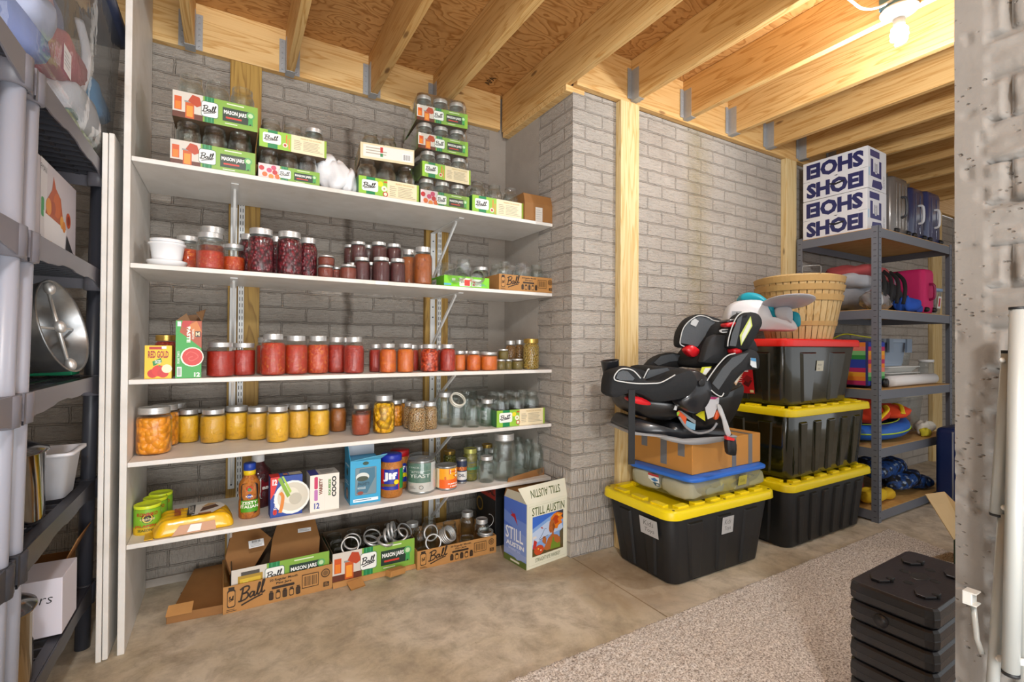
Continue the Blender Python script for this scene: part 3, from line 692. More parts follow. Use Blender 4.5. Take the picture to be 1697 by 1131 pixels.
# ------------------------------------------------------------------ carpet piece
def carpet():
    xs = np.arange(.35, 3.50, .0085); ys = np.arange(-.25, 1.392, .0085); Xg, Yg = np.meshgrid(xs, ys); rs = np.random.RandomState(3)
    h = .009+rs.rand(*Xg.shape)*.006+(hnoise(Xg, Yg, 9)-.5)*.002
    ex = np.minimum(np.minimum(Xg-xs[0], xs[-1]-Xg), np.minimum(Yg-ys[0], ys[-1]-Yg)); h = np.where(ex < .004, .0005, h)
    Xj = Xg+(rs.rand(*Xg.shape)-.5)*.006; Yj = Yg+(rs.rand(*Xg.shape)-.5)*.006
    Xj = Xj-(1.39-Yj)*np.clip((Xj-3.0)/.5, 0, 1)*.30
    n, m_ = Xg.shape; V = np.stack([Xj, Yj, h], -1).reshape(-1, 3); idx = np.arange(n*m_).reshape(n, m_)
    F_ = np.stack([idx[:-1, :-1], idx[:-1, 1:], idx[1:, 1:], idx[1:, :-1]], -1).reshape(-1, 4)
    me = bpy.data.meshes.new('carpet_piece'); me.vertices.add(len(V)); me.vertices.foreach_set('co', V.ravel().astype(np.float32))
    me.loops.add(F_.size); me.loops.foreach_set('vertex_index', F_.ravel().astype(np.int32)); me.polygons.add(len(F_))
    me.polygons.foreach_set('loop_start', np.arange(0, F_.size, 4, dtype=np.int32)); me.update(); me.validate(); me.materials.append(carpet_mat())
    o = bpy.data.objects.new('carpet_piece', me); COL.objects.link(o); tag(o, 'loose piece of speckled grey beige carpet on the concrete floor', 'carpet')
carpet()
# ------------------------------------------------------------------ cartons
def tray(bm, w, d, h, t=.0035, mi=0, mo=0):
    bm.box(-w/2, w/2, -d/2, d/2, 0, t, mi)
    bm.box(-w/2, w/2, -d/2, -d/2+t, t, h, mo); bm.box(-w/2, w/2, d/2-t, d/2, t, h, mo)
    bm.box(-w/2, -w/2+t, -d/2+t, d/2-t, t, h, mo); bm.box(w/2-t, w/2, -d/2+t, d/2-t, t, h, mo)
def a_green(a, pic='amber', glare=False):
    a.rect(0, 0, 1, 1, '#7da83c')
    a.rect(0, 0, .34, 1, '#cfc8bd' if pic != 'fruit' else '#d9c9c9')
    if pic == 'amber':
        a.rect(0, 0, .34, .22, '#5e2a17'); a.rect(.02, .28, .10, .8, '#c9521b'); a.rect(.03, .3, .09, .6, '#e07a1f'); a.rect(.14, .02, .24, .62, '#c4561a'); a.rect(.155, .08, .225, .5, '#e8922c')
        a.rect(.13, .62, .25, .68, '#8d8d8a'); a.poly([(.17, .68), (.22, .95), (.30, .9), (.33, .6), (.27, .5)], '#b3401c')
    elif pic == 'fruit':
        for q, (u, v) in enumerate(((.05, .7), (.1, .3), (.17, .6), (.2, .2), (.26, .5), (.3, .25), (.24, .8))): a.disc(u, v, .16, ['#b92f35', '#d9682e', '#c14b6a', '#e08a35'][q % 4])
    elif pic == 'pickle':
        a.rect(.06, 0, .30, .72, '#a8862a'); a.rect(.08, .02, .28, .6, '#d3b032'); a.rect(.11, .1, .16, .5, '#e3cf5a'); a.rect(.2, .05, .25, .45, '#b5952b'); a.rect(.09, .72, .27, .86, '#4b4640')
    a.rect(.36, 0, .47, 1, '#0f7a44'); a.rect(.385, 0, .395, 1, '#3d9a6b'); a.rect(.435, 0, .445, 1, '#3d9a6b')
    a.rr(.32, .2, .52, .82, .1, '#3f6b55'); a.rr(.325, .22, .515, .80, .09, '#e9ebe6'); a.ball(.345, .34, .495, .64, '#2b2b2b', .035)
    a.rect(.57, .2, .92, .74, '#1c3528'); a.text(.585, .44, .86, .64, 'MASON JARS', '#f2f2ee', .03); a.rect(.61, .31, .80, .38, '#c53a2c')
    a.disc(.91, .6, .15, '#5aa35c'); a.disc(.91, .6, .09, '#bcd6a8'); a.poly([(.885, .5), (.88, .18), (.91, .27), (.94, .18), (.935, .5)], '#3f9a4e')
    a.lines(.62, .82, .9, .95, 1, '#dfe8c8'); a.lines(.6, .05, .8, .15, 1, '#e2e9cf')
    if glare: pass
def a_back(a, fruit='apple', stripe=True):
    a.rect(0, 0, 1, 1, '#e6d7b3'); a.rect(0, 0, .46, 1, '#8fbf3e')
    a.rect(.12, 0, .26, 1, '#0f7f48'); a.rr(.05, .26, .31, .84, .1, '#e9ebe6'); a.ball(.08, .4, .27, .68, '#2b2b2b', .04)
    if fruit == 'apple':
        a.disc(.35, .72, .14, '#e3d32a'); a.disc(.41, .5, .15, '#f0ead0'); a.disc(.41, .5, .05, '#a58d4a'); a.disc(.43, .22, .14, '#b5342c'); a.disc(.43, .22, .09, '#efe6c8'); a.rect(.40, .82, .46, .9, '#c4542a')
    else:
        a.rect(.38, .3, .40, .9, '#e07a3a'); a.rect(.42, .1, .44, .7, '#e08a4a'); a.disc(.37, .3, .13, '#efd0c0'); a.disc(.37, .3, .07, '#b53b2e')
    a.text(.6, .82, .92, .9, 'PRESERVE THE GOODNESS', '#b59a55', .01); a.lines(.50, .15, .62, .74, 6, '#a89c84'); a.lines(.64, .15, .95, .74, 7, '#a89c84', seed=4); a.rect(.965, 0, 1, 1, '#8fae3c')
def a_kraft(a):
    k = '#2f2013'
    a.rr(.035, .2, .105, .86, .08, k); a.rr(.041, .24, .099, .80, .07, '#b98549'); a.rect(.045, .80, .095, .95, k); a.ball(.052, .42, .09, .60, k, .02); a.lines(.03, .04, .12, .15, 2, k)
    a.ball(.15, .22, .36, .84, k, .06, .22)
    a.text(.40, .80, .66, .92, '20 Regular Mouth', k, .025); a.text(.46, .66, .60, .77, 'Pint Jars', k, .025); a.rr(.42, .52, .63, .62, .045, k)
    for q in range(5):
        u = .395+q*.062; a.rr(u, .12, u+.042, .42, .05, k); a.rr(u+.005, .16, u+.037, .36, .04, '#b98549' if q % 2 else '#3b2817'); a.rect(u+.006, .43, u+.036, .47, k)
    a.rect(.70, .28, .86, .82, k); a.rect(.706, .31, .854, .79, '#b98549'); a.bars(.715, .36, .845, .74, 16, k)
    a.ring(.93, .70, .17, .03, k); a.disc(.93, .70, .1, '#7a5730'); a.rect(.91, .16, .965, .34, k); a.lines(.92, .18, .96, .32, 3, '#b98549')
def a_green2(a):
    a.rect(0, 0, 1, 1, '#7fd02c'); a.rr(.33, .1, .58, .85, .1, '#e9efe0'); a.text(.36, .4, .5, .62, 'Ball', '#2b2b2b', .0, .2); a.rect(.44, .15, .56, .7, '#d4463a'); a.rect(.6, .12, .82, .8, '#dfe7dc'); a.rect(.62, .2, .68, .6, '#c23b38'); a.lines(.7, .2, .95, .4, 2, '#4a8fb0'); a.rect(0, .1, .15, .28, '#5ab4c9'); a.rect(.17, .55, .24, .75, '#e6f2d8')
STY = {'amber': lambda a: a_green(a), 'fruit': lambda a: a_green(a, 'fruit'), 'pickle': lambda a: a_green(a, 'pickle'), 'apple': lambda a: a_back(a), 'carrot': lambda a: a_back(a, 'c'), 'kraft': a_kraft, 'lime': a_green2}
INNER = {'kraft': KRAFT, 'lime': pm('#63ad22', .5), None: KRAFT}
def carton(label, x0, x1, y0, d, z, h, sty, rz=0, group=None, side='#2f6b3a', wrap=0, name='jar_carton', cat='carton'):
    w_ = x1-x0; t = thing(name, label, cat, ((x0+x1)/2, y0+d/2, z), rz, group)
    b = MB(); tray(b, w_, d, h); m = KRAFT if sty == 'kraft' else pm(side, .5)
    REG.append(((x0+x1)/2, y0+.08, z, .10, h)) if False else None
    b.build('tray', [m if sty == 'kraft' else pm('#5f4a33', .7)], t, bevel=.0008)
    if sty:
        lift_ = .055 if sty == 'pickle' else 0
        a = Art(w_, h-lift_, .42); STY[sty](a) if isinstance(sty, str) else sty(a); a.build('printed_front', t, (0, -d/2, lift_))
        if sty != 'kraft':
            a = Art(d, h, .42); a.rect(0, 0, 1, 1, side); a.rect(.2, 0, .3, 1, '#0f7a44'); a.rr(.35, .25, .6, .8, .1, '#dfe3dc'); a.ball(.38, .4, .57, .66, '#2b2b2b', .03); a.build('printed_side', t, (-w_/2, 0, 0), rz=R(-90))
    if wrap:
        b = MB(); b.loft([rrect(w_+.006, d+.006, .03, .001), rrect(w_+.006, d+.006, .03, wrap*.8), rrect(w_-.01, d-.01, .03, wrap+.002)], cap=(False, True)); b.build('shrink_wrap', WRAP, t)
    return t
ORD = ['left', 'middle', 'right']
def fill_carton(x0, x1, y0, d, z, n, rows, r, H, desc, kind='reg', lids=(), skip=(), group=None, food_=None, labels=None, rz=0):
    """empty jars standing in the carton, front row first"""
    cx_, cyy = (x0+x1)/2, y0+d/2
    r = min(r, (x1-x0)/n/2-.001)
    for j in range(rows):
        for i in range(n):
            if (i, j) in skip: continue
            x = x0+(i+.5)*(x1-x0)/n; y = y0+(j+.5)*d/rows if rows > 1 else y0+r+.008
            y = y0+r+.007+j*(2*r+.006) if rows > 1 else y
            p = Matrix.Rotation(rz, 3, 'Z') @ Vector((x-cx_, y-cyy, 0))
            pos = (['left', 'right'] if n == 2 else ORD if n == 3 else ['leftmost', 'second from left', 'second from right', 'rightmost'] if n == 4 else ['leftmost', 'second', 'middle', 'fourth', 'rightmost'])[i]
            ld = lids == 'all' or (i, j) in lids
            lab = '%s %s jar, %s of %s row, %s' % ('lidded' if ld else 'open', 'empty' if not food_ else 'filled', pos, ['front', 'second', 'third', 'back'][j], desc)
            jar(cx_+p.x, cyy+p.y, z+.004, r, H, lab, kind=kind, lid=ld, group=group, food_=food_)
# --- top shelf
def pcarton(label, pl, pr_, Y, d, z, h, sty, **k):
    x0, x1 = wx(pl, Y), wx(pr_, Y); carton(label, x0, x1, Y, d, z, h, sty, **k); return x0, x1
Yt = 2.232
x0, x1 = pcarton('wide printed carton of clear jars, lower of the left pair on the top shelf', 278, 420, Yt, .33, Z1, .095, 'amber')
fill_carton(x0+.01, x1-.01, Yt, .33, Z1, 3, 2, .047, .178, 'lower left carton on the top shelf', 'wide', group='jars in the cartons on the top shelf')
x0, x1 = pcarton('wide printed carton with glossy ribbed glare, upper of the left pair, below the joist', 281, 423, Yt, .33, Z1+.184, .1, 'amber')
fill_carton(x0+.01, x1-.01, Yt, .33, Z1+.184, 3, 2, .047, .178, 'upper left carton nearest the wide stud', 'wide', group='jars in the cartons on the top shelf')
x0, x1 = pcarton('small green printed carton, lower of the pair left of the white bag', 425, 527, Yt, .24, Z1, .062, 'fruit')
fill_carton(x0+.004, x1-.004, Yt, .24, Z1, 3, 2, .038, .126, 'lower small carton left of the white bag', 'wide', group='jars in the cartons on the top shelf')
x0, x1 = pcarton('small cream and green recipe carton, upper of the pair left of the white bag', 426, 538, Yt, .24, Z1+.131, .074, 'carrot')
fill_carton(x0+.004, x1-.004, Yt, .24, Z1+.131, 3, 2, .040, .126, 'upper small carton left of the white bag', 'wide', lids=((2, 0),), group='jars in the cartons on the top shelf')
x0, x1 = pcarton('apple printed recipe carton standing right of the white bag on the top shelf', 592, 692, Yt+.01, .30, Z1, .088, 'apple')
fill_carton(x0+.005, x1-.005, Yt+.01, .30, Z1, 3, 2, .0455, .176, 'apple carton right of the white bag', group='jars in the cartons on the top shelf')
carton('plain cream carton with barcode set askew on top of the apple carton', x0+.03, x1-.005, Yt+.03, .27, Z1+.182, .075,
       lambda a: (a.rect(0, 0, 1, 1, '#d8c9a3'), a.rect(.05, .15, .98, .9, '#dcdad2'), a.lines(.1, .3, .5, .8, 3, '#a59c8a'), a.rect(.36, .5, .41, .85, '#b5322c'), a.rect(.36, .25, .41, .45, '#2f7f4a'), a.rect(.78, .2, .94, .65, '#f0f0ec'), a.bars(.79, .25, .93, .6, 14, '#333333')), rz=R(-7), side='#d8c9a3')
fill_carton(x0+.04, x1, Yt+.03, .27, Z1+.182, 3, 2, .042, .135, 'cream carton on top of the apple carton', group='jars in the cartons on the top shelf', skip=((2, 0), (2, 1)), rz=R(-7))
xs0, xs1 = wx(695, Yt+.01), wx(776, Yt+.01)
tw = ['bottom pack of the shrink wrapped jar tower, berry printed front', 'second pack from the bottom of the shrink wrapped jar tower, cream recipe front', 'third pack from the bottom of the shrink wrapped jar tower, slightly twisted', 'top pack of the shrink wrapped jar tower, just under the joists']
for k in range(4):
    dx = [0, .004, -.004, -.002][k]; rz_ = [0, R(1), R(-3), R(-6)][k]; zz = Z1+k*.139
    carton(tw[k], xs0+dx, xs1+dx, Yt+.01, .30, zz, .074, ['fruit', 'carrot', 'amber', 'amber'][k], rz=rz_, wrap=.137, side='#7f9a4a', group='wrapped jar packs in the tower', name='wrapped_jar_pack', cat='jar pack')
    fill_carton(xs0+dx+.003, xs1+dx-.003, Yt+.01, .30, zz, 3, 2, .0395, .131, ['bottom', 'second', 'third', 'top'][k]+' pack of the wrapped tower', 'wide', lids='all', group='jars in the wrapped tower', rz=rz_)
x0, x1 = pcarton('cream and green recipe carton, between the wrapped tower and the small brown box', 781, 866, Yt+.008, .28, Z1, .092, 'carrot')
fill_carton(x0+.004, x1-.004, Yt+.008, .28, Z1, 3, 2, .043, .172, 'carton right of the wrapped tower', group='jars in the cartons on the top shelf')
# brown box with open flaps and white paper
def open_box(label, x0, x1, y0, d, z, h, flaps, mat=KRAFT2, rz=0, name='cardboard_box', cat='box', art=None, extra=None, mat_in=None):
    w_ = x1-x0; t = thing(name, label, cat, ((x0+x1)/2, y0+d/2, z), rz); b = MB(); tray(b, w_, d, h); b.build('box_body', mat, t, bevel=.0012)
    for side, ln, ang, tap in flaps:
        b = MB(); T = {'front': Matrix.Translation((0, -d/2, h)), 'back': Matrix.Translation((0, d/2, h)) @ Matrix.Rotation(PI, 4, 'Z'), 'left': Matrix.Translation((-w_/2, 0, h)) @ Matrix.Rotation(-PI/2, 4, 'Z'), 'right': Matrix.Translation((w_/2, 0, h)) @ Matrix.Rotation(PI/2, 4, 'Z')}[side]
        W = (w_ if side in ('front', 'back') else d)/2
        b.T = T @ Matrix.Rotation(R(ang), 4, 'X')       # 0 = standing straight up, positive = falls outward
        b.prism([(-W+.001, 0, 0), (W-.001, 0, 0), (W-tap, 0, ln), (-W+tap, 0, ln)], (0, .003, 0)); b.build('flap', mat_in or mat, t, bevel=.0006)
    if art:
        a = Art(w_, h, .5); art(a); a.build('printed_front', t, (0, -d/2, 0))
    if extra: extra(t, w_, d, h)
    return t
x0, x1 = wx(868, 2.225), wx(916, 2.225)
open_box('small brown cardboard box with raised flaps at the right end of the top shelf', x0, x1, 2.222, .20, Z1, .10, [('front', .055, -18, .0), ('left', .05, 8, .005), ('right', .05, 60, .005), ('back', .05, 20, 0)], art=lambda a: (a.rect(.36, 0, .6, .8, '#cfcac2'), a.lines(.38, .1, .58, .7, 5, '#b5b0a8')))
for q, (dx, hh, ww) in enumerate(((.045, .15, .028), (.115, .13, .024))):
    b = MB(); b.loft([rrect(ww*1.6, .05, .01, zz, cx=.004*math.sin(zz*60)) for zz in (0, .04, .08, hh-.01, hh)])
    o = b.build('paper_bundle', pm('#e9e9ea', .6, bump=.8, bscale=60), bevel=.002, loc=(x0+dx, 2.33+q*.01, Z1+.006)); tag(o, 'white paper bundle sticking up at the %s in the small brown box' % ['left', 'right'][q], 'paper')
# crumpled white plastic bag
b = MB(); b.blob((0, 0, .07), .075, .06, .075, jit=.10, nu=26, nv=16, seed=3); b.blob((-.035, .0, .125), .05, .035, .05, jit=.16, nu=20, nv=12, seed=5); b.blob((.055, -.01, .055), .045, .04, .06, jit=.14, nu=20, nv=12, seed=9)
o = b.build('plastic_bag', pm('#e2e3e5', .35, coat=.4, bump=1.0, bscale=22, name='crinkled_bag'), loc=(wx(553, 2.30), 2.31, Z1+.006)); tag(o, 'crumpled white plastic bag between the cartons on the top shelf', 'bag')

# --- second shelf
Y2 = 2.268
t = thing('food_container', 'stack of white translucent plastic deli tubs at the left of second shelf', 'container', (wx(275, 2.29), 2.30, Z2))
MT = pm('#eef0f2', .35, coat=.3, name='white_tub')
b = MB(); b.lathe([(.058, 0), (.064, .018), (.066, .02), (.066, .026), (.0, .026)], 30); b.build('lower_tub', MT, t)
b = MB(); b.lathe([(.048, .027), (.056, .085), (.062, .088), (.062, .094), (.057, .095), (.055, .09), (0, .088)], 30, cap=False); b.build('upper_tub', MT, t)
b = MB(); b.lathe([(.0, .095), (.056, .095), (.057, .108), (.0, .110)], 30, cap=False); b.build('tub_lid', MT, t)
REG.append((wx(275, 2.29), 2.30, Z2, .066, .11))
pj(312, 386, 36, 2.30, Z2, 'pint jar of red preserve with yellow top layer, beside the white tubs', food_='salsa', fill=.62, kind='wide')
pj(349, 388, 40, 2.285, Z2, 'half empty jar of pinkish red preserve with pale foam layer on top', food_='tomato', fill=.5, kind='wide')
pj(352, 378, 38, 2.42, Z2, 'red preserve jar standing behind the pale topped jar on second shelf', food_='salsa', fill=.6, kind='wide')
pj(388, 404, 33, 2.285, Z2, 'short jar of pinkish red preserve with pale top layer, before the upright', food_='salsa', fill=.55, kind='wide')
pj(414, 390, 34, 2.38, Z2, 'jar of dark cranberries half hidden behind the largest cranberry jar', food_='cherry', fill=.84)
pj(433, 381, 39, 2.272, Z2, 'largest leftmost jar of dark purple cranberries in the front row', food_='cherry', fill=.8, kind='wide', sq=.012)
pj(459, 394, 32, 2.38, Z2, 'jar of cranberries tucked behind, between the two big cranberry jars', food_='cherry', fill=.84)
pj(480, 386, 38, 2.272, Z2, 'second big jar of red and purple cranberries in the front row', food_='cherry', fill=.82, kind='wide', sq=.012)
pj(511, 396, 29, 2.285, Z2, 'slim rightmost jar of cranberries at the end of the dark berry group', food_='cherry', fill=.85)
hz = .070
def jz(px, ytop, wpx, Y, z0, label, **k): return pj(px, ytop, wpx, Y, z0, label, **k)
pj(540, 441, 25, 2.262, Z2, 'tiny jar of pink relish, lower of the two stacked beside the cranberries', food_='relish', fill=.8, kind='wide')
_b = atY(540, 441, 2.262).z
pj(541, 425, 26, 2.262, _b+.001, 'tiny jar of pink relish, upper of the two stacked beside the cranberries', food_='relish', fill=.8, kind='wide')
pj(558, 444, 20, 2.31, Z2, 'tiny relish jar set back, right of the stacked relish pair', food_='relish', fill=.8, kind='wide')
pj(577, 440, 27, 2.258, Z2, 'low wide jar of pink relish in front, left of the jam stacks', food_='relish', fill=.78, kind='wide')
JL_ = [(600, 428, 26, 'left'), (632, 428, 28, 'middle, label strip below,'), (659, 430, 25, 'right')]
for px, yt, wp, nm in JL_: pj(px, yt, wp, 2.262, Z2, 'jar of dark jam, %s of the three lower front ones' % nm, food_='jam', fill=.82, kind='wide', group='stacked jam jars')
b = MB(); b.box(-.028, .028, -.0008, 0, -.0165, -.003); o = b.build('shelf_label', pm('#eef0f4', .5), loc=(wx(632, 2.21), YF-.0005, Z2)); tag(o, 'small white paper label stuck on the edge of second shelf', 'label')
for px, yt, wp, nm in ((585, 437, 22, 'left'), (615, 436, 22, 'middle'), (645, 436, 22, 'right')): pj(px, yt, wp, 2.345, Z2, 'jam jar of the second row, %s one, mostly hidden behind the front jars' % nm, food_='jam', fill=.82, kind='wide', group='stacked jam jars')
_b = atY(600, 436, 2.345).z+.001
for px, yt, wp, nm in ((594, 402, 25, 'left'), (628, 398, 26, 'tallest middle'), (653, 401, 25, 'right')): pj(px, yt, wp, 2.345, _b, 'jar of dark jam stacked high, %s one of the upper front three' % nm, food_='jam', fill=.82, kind='wide', group='stacked jam jars')
pj(580, 407, 20, 2.41, _b-.002, 'jam jar at far left of the upper stack, set back', food_='jam', fill=.82, kind='wide', group='stacked jam jars')
pj(580, 437, 20, 2.42, Z2, 'jam jar carrying the set back jar at the left end', food_='jam', fill=.82, kind='wide', group='stacked jam jars')
pj(611, 404, 20, 2.42, _b-.002, 'jam jar peeking out between the left and middle upper jars', food_='jam', fill=.82, kind='wide', group='stacked jam jars')
pj(611, 437, 20, 2.43, Z2, 'jam jar in the back row under the peeking jar', food_='jam', fill=.82, kind='wide', group='stacked jam jars')
pj(678, 415, 25, 2.36, Z2, 'jar of rust brown salsa standing behind and left of the tallest salsa jar', food_='brownsalsa', fill=.78)
pj(701, 411, 31, 2.265, Z2, 'tall jar of orange brown salsa beside the right metal upright', food_='brownsalsa', fill=.8, sq=.01)
x0, x1 = pcarton('bright lime green printed tray of clear jars lying on second shelf', 735, 810, 2.225, .25, Z2, .055, 'lime', side='#63ad22')
for q, (dx, dy, zz, ry_) in enumerate(((.045, .07, .04, 80), (.13, .08, .045, 90), (.19, .06, .04, 85))):
    jar(x0+dx, 2.225+dy-.03, Z2+.045, .038, .10, 'clear jar lying on its side, %s in the lime green tray' % ['left', 'middle', 'right'][q], lid=False, rot=(R(ry_ if q != 1 else -80), 0, R([15, 0, -20][q])), kind='wide')
for q, px in enumerate((742, 768, 797)): pj(px, [437, 431, 444][q], 26, 2.40, Z2+.005, 'upright empty clear jar at the back, %s in the lime green tray' % ORD[q], lid=(q == 2), kind='wide')
x0, x1 = wx(828, 2.225), wx(916, 2.225)
x0 = wx(826, 2.225)
carton('brown kraft jar box with printed jar icons on second shelf', x0, x1, 2.222, .33, Z2, .085, 'kraft', name='kraft_jar_box')
fill_carton(x0+.01, x1-.03, 2.225, .33, Z2, 3, 2, .041, .155, 'kraft box on second shelf', group='jars in the kraft box on the second shelf')

# --- middle shelf
G3 = None
def b3(px, yt, wp, Y, label, **k): return pj(px, yt, wp, Y, Z3, label, **k)
def carton_solid(label, px0, px1, Y, d, z, ytop, art, side=None, rz=0, name='food_box', cat='box', sidew=None, top=None, col='#dddddd'):
    x0, x1 = wx(px0, Y), wx(px1, Y); h = atY((px0+px1)/2, ytop, Y).z-z; t = thing(name, label, cat, ((x0+x1)/2, Y+d/2, z), rz)
    b = MB(); b.box(-(x1-x0)/2, (x1-x0)/2, -d/2, d/2, 0, h); b.build('carton_body', pm(col, .45), t, bevel=.001)
    a = Art(x1-x0, h, .4); art(a); a.build('printed_front', t, (0, -d/2, 0))
    if side: a = Art(d, h, .4); side(a); a.build('printed_side', t, (-(x1-x0)/2, 0, 0), rz=R(-90))
    if top: a = Art(x1-x0, d, .4); top(a); a.build('printed_top', t, (0, -d/2, h), rx=R(-90))
    return t, x1-x0, h
def art_red(a):
    a.rect(0, 0, 1, 1, '#f2c51a'); a.rect(.16, .88, .65, .96, '#b8241c'); a.text(.12, .62, .88, .84, 'RED GOLD', '#a3231c', .04); a.poly([(.28, .52), (.6, .63), (.64, .5), (.32, .38)], '#1d8a3c'); a.text(.38, .46, .6, .56, 'DICED', '#f2f2f2', .02)
    a.disc(.3, .16, .13, '#c9221b'); a.disc(.52, .24, .17, '#d42f1f'); a.disc(.68, .17, .14, '#c9271c'); a.disc(.82, .3, .13, '#efe3c0'); a.poly([(.5, .38), (.55, .42), (.6, .36)], '#3c8a2e'); a.rect(.62, .9, .8, .98, '#e8e8e8')
carton_solid('small yellow box of diced tomatoes at the left of the middle shelf', 240, 285, 2.23, .07, Z3, 573, art_red, side=lambda a: (a.rect(0, 0, 1, 1, '#cfb98a'), a.rect(.1, .2, .9, .8, '#e3d9b8'), a.lines(.15, .3, .85, .7, 5, '#7a7050')), col='#e8c22a')
b3(276, 556, 34, 2.37, 'dark red sauce jar with gold lid hidden behind the yellow tomato box', food_='ruby', fill=.84, lidm=GOLDLID, kind='wide')
def art_paste(a):
    a.rect(0, 0, 1, 1, '#2f9e3a'); a.poly([(.25, 1), (1, 1), (1, .52), (.6, .66), (.15, .80)], '#a8481c'); a.poly([(.5, .93), (.8, 1), (1, .82), (.75, .7)], '#c9762e')
    a.text(.42, .62, .56, .9, 'PASTE', '#f0efe0', .05, vert=True, flip=True); a.text(.62, .68, .7, .86, 'TOMATO', '#f0efe0', .02, vert=True, flip=True); a.rect(.74, .72, .95, .82, '#26201c'); a.text(.77, .735, .92, .805, 'M', '#e8d9b0', .03); a.rect(.06, .9, .2, .985, '#d9dde2')
    a.poly([(.22, .94), (.3, 1), (.62, 1), (.5, .9), (.3, .87)], '#b8241c')
    a.disc(.64, .37, .17, '#e9e5d4'); a.disc(.65, .37, .15, '#c92b1e'); a.stroke([(.4, .40), (.55, .46), (.8, .42), (.86, .36), (.6, .30), (.5, .35), (.66, .38)], .014, '#e3564a'); a.text(.72, .02, .95, .10, '12', '#e8efdf', .05); a.text(.06, .25, .16, .47, 'ORGANIC TOMATO', '#dfeeda', .02, vert=True); a.rect(.06, .03, .24, .2, '#e9efe6'); a.bars(.08, .05, .22, .18, 10, '#2b3a2b')
t, w_, h_ = carton_solid('tall green tomato paste carton with torn open top on the middle shelf', 290, 333, 2.225, .085, Z3, 532, art_paste, rz=R(3), col='#6b3520')
b = MB()
for pts, ex in (([(-w_/2, -.043, h_), (w_/2*.1, -.043, h_), (-w_/2*.2, -.05, h_+.028)], (0, .002, 0)), ([(w_/2, -.043, h_), (w_/2, .043, h_), (w_/2+.012, .03, h_+.05), (w_/2-.02, -.02, h_+.035)], (.002, 0, 0)), ([(-w_/2, .043, h_), (w_/2, .043, h_), (w_/2*.6, .05, h_+.03), (-w_/2*.5, .045, h_+.022)], (0, .002, 0))): b.prism(pts, ex)
b.build('torn_flap', pm('#7a5a3a', .7), t)
b = MB(); b.box(-w_/2+.003, w_/2-.003, -.04, .04, h_+.0002, h_+.0008); b.build('dark_inside', pm('#3b2415', .8), t)
b3(366, 568, 40, 2.272, 'wide pint jar of red tomato sauce beside the green paste carton', food_='sauce', fill=.74, kind='wide', sq=.012)
b3(404, 569, 35, 2.272, 'pint jar of red tomato sauce in front of the left metal upright', food_='sauce', fill=.78, kind='wide')
row3 = [(453, 554, 38, 'tomato', .78, 'tallest leftmost quart jar of crushed tomatoes in the middle shelf row'), (491, 557, 36, 'tomato', .76, 'second quart jar of crushed tomatoes, orange chunks at its bottom'), (527, 557, 34, 'salsa', .76, 'third quart jar of tomatoes from the left metal upright'),
        (558, 559, 29, 'ruby', .78, 'narrow fourth jar of darker red tomatoes in the quart row'), (587, 559, 32, 'ruby', .76, 'fifth and rightmost quart jar of tomatoes, smooth dark red')]
for px, yt, wp, fd, fl, lb in row3: b3(px, yt, wp, 2.285, lb, food_=fd, fill=fl)
for px, lb in ((441, 'left'), (574, 'right')): b3(px, 560, 30, 2.39, 'quart jar of tomatoes in the back row, %s one peeking between front jars' % lb, food_='tomato', fill=.78)
b3(623, 571, 22, 2.36, 'red sauce jar set back, left of the bright orange jar', food_='ruby', fill=.8)
b3(643, 570, 28, 2.272, 'jar of bright orange puree on the middle shelf', food_='orange', fill=.8, sq=.01)
b3(683, 572, 22, 2.37, 'red jar half hidden behind the orange red salsa jar', food_='ruby', fill=.8)
b3(672, 570, 28, 2.272, 'jar of orange red salsa right of the bright orange puree', food_='chunkorange', fill=.8, sq=.01)
b3(700, 572, 20, 2.35, 'dark jar set back, left of the cherry tomato jar', food_='brownsalsa', fill=.82)
b3(712, 571, 30, 2.272, 'jar of whole cherry tomatoes in front of the right metal upright', food_='cherrytom', fill=.82)
b3(742, 571, 27, 2.275, 'jar of smooth red sauce right of the cherry tomatoes', food_='ruby', fill=.82)
b3(728, 573, 22, 2.37, 'dark sauce jar hidden between cherry tomato and red sauce jars', food_='ruby', fill=.82)
b3(762, 582, 20, 2.30, 'small orange brown jar just right of the smooth red sauce', food_='chunkorange', fill=.8)
b3(773, 582, 20, 2.37, 'small orange jar set back behind the little orange jars', food_='chunkorange', fill=.8)
b3(785, 582, 24, 2.272, 'small jar of smooth orange sauce, tall one of the short pair', food_='orange', fill=.8)
b3(802, 583, 22, 2.37, 'small jar behind the squat orange salsa jar', food_='chunkorange', fill=.8)
b3(810, 584, 30, 2.272, 'squat wide jar of orange salsa, rightmost of the orange jars', food_='chunkorange', fill=.78, kind='wide')
b3(830, 596, 16, 2.262, 'tiny dark spice jar, leftmost of the three before the beans', food_='herb', fill=.8, kind='wide')
b3(842, 596, 14, 2.262, 'tiny dark spice jar, middle of the three before the beans', food_='herb', fill=.8, kind='wide')
b3(857, 595, 20, 2.262, 'squat jar of dark green herbs, right of the three tiny jars', food_='herb', fill=.76, kind='wide')
_b = atY(834, 596, 2.262).z+.001
pj(834, 579, 18, 2.275, _b, 'tiny dark jar stacked on top of the tiny spice jars', food_='herb', fill=.8, kind='wide')
b3(846, 565, 18, 2.37, 'slim jar of mixed dry beans behind the tiny stacked jar', food_='beans', fill=.82)
b3(861, 564, 16, 2.37, 'slim jar of dry beans left of the big pasta jar', food_='beans', fill=.82)
b3(880, 562, 28, 2.275, 'large jar of dry pasta with a gold lid at the shelf end', food_='pasta', fill=.86, lidm=GOLDLID, kind='wide')
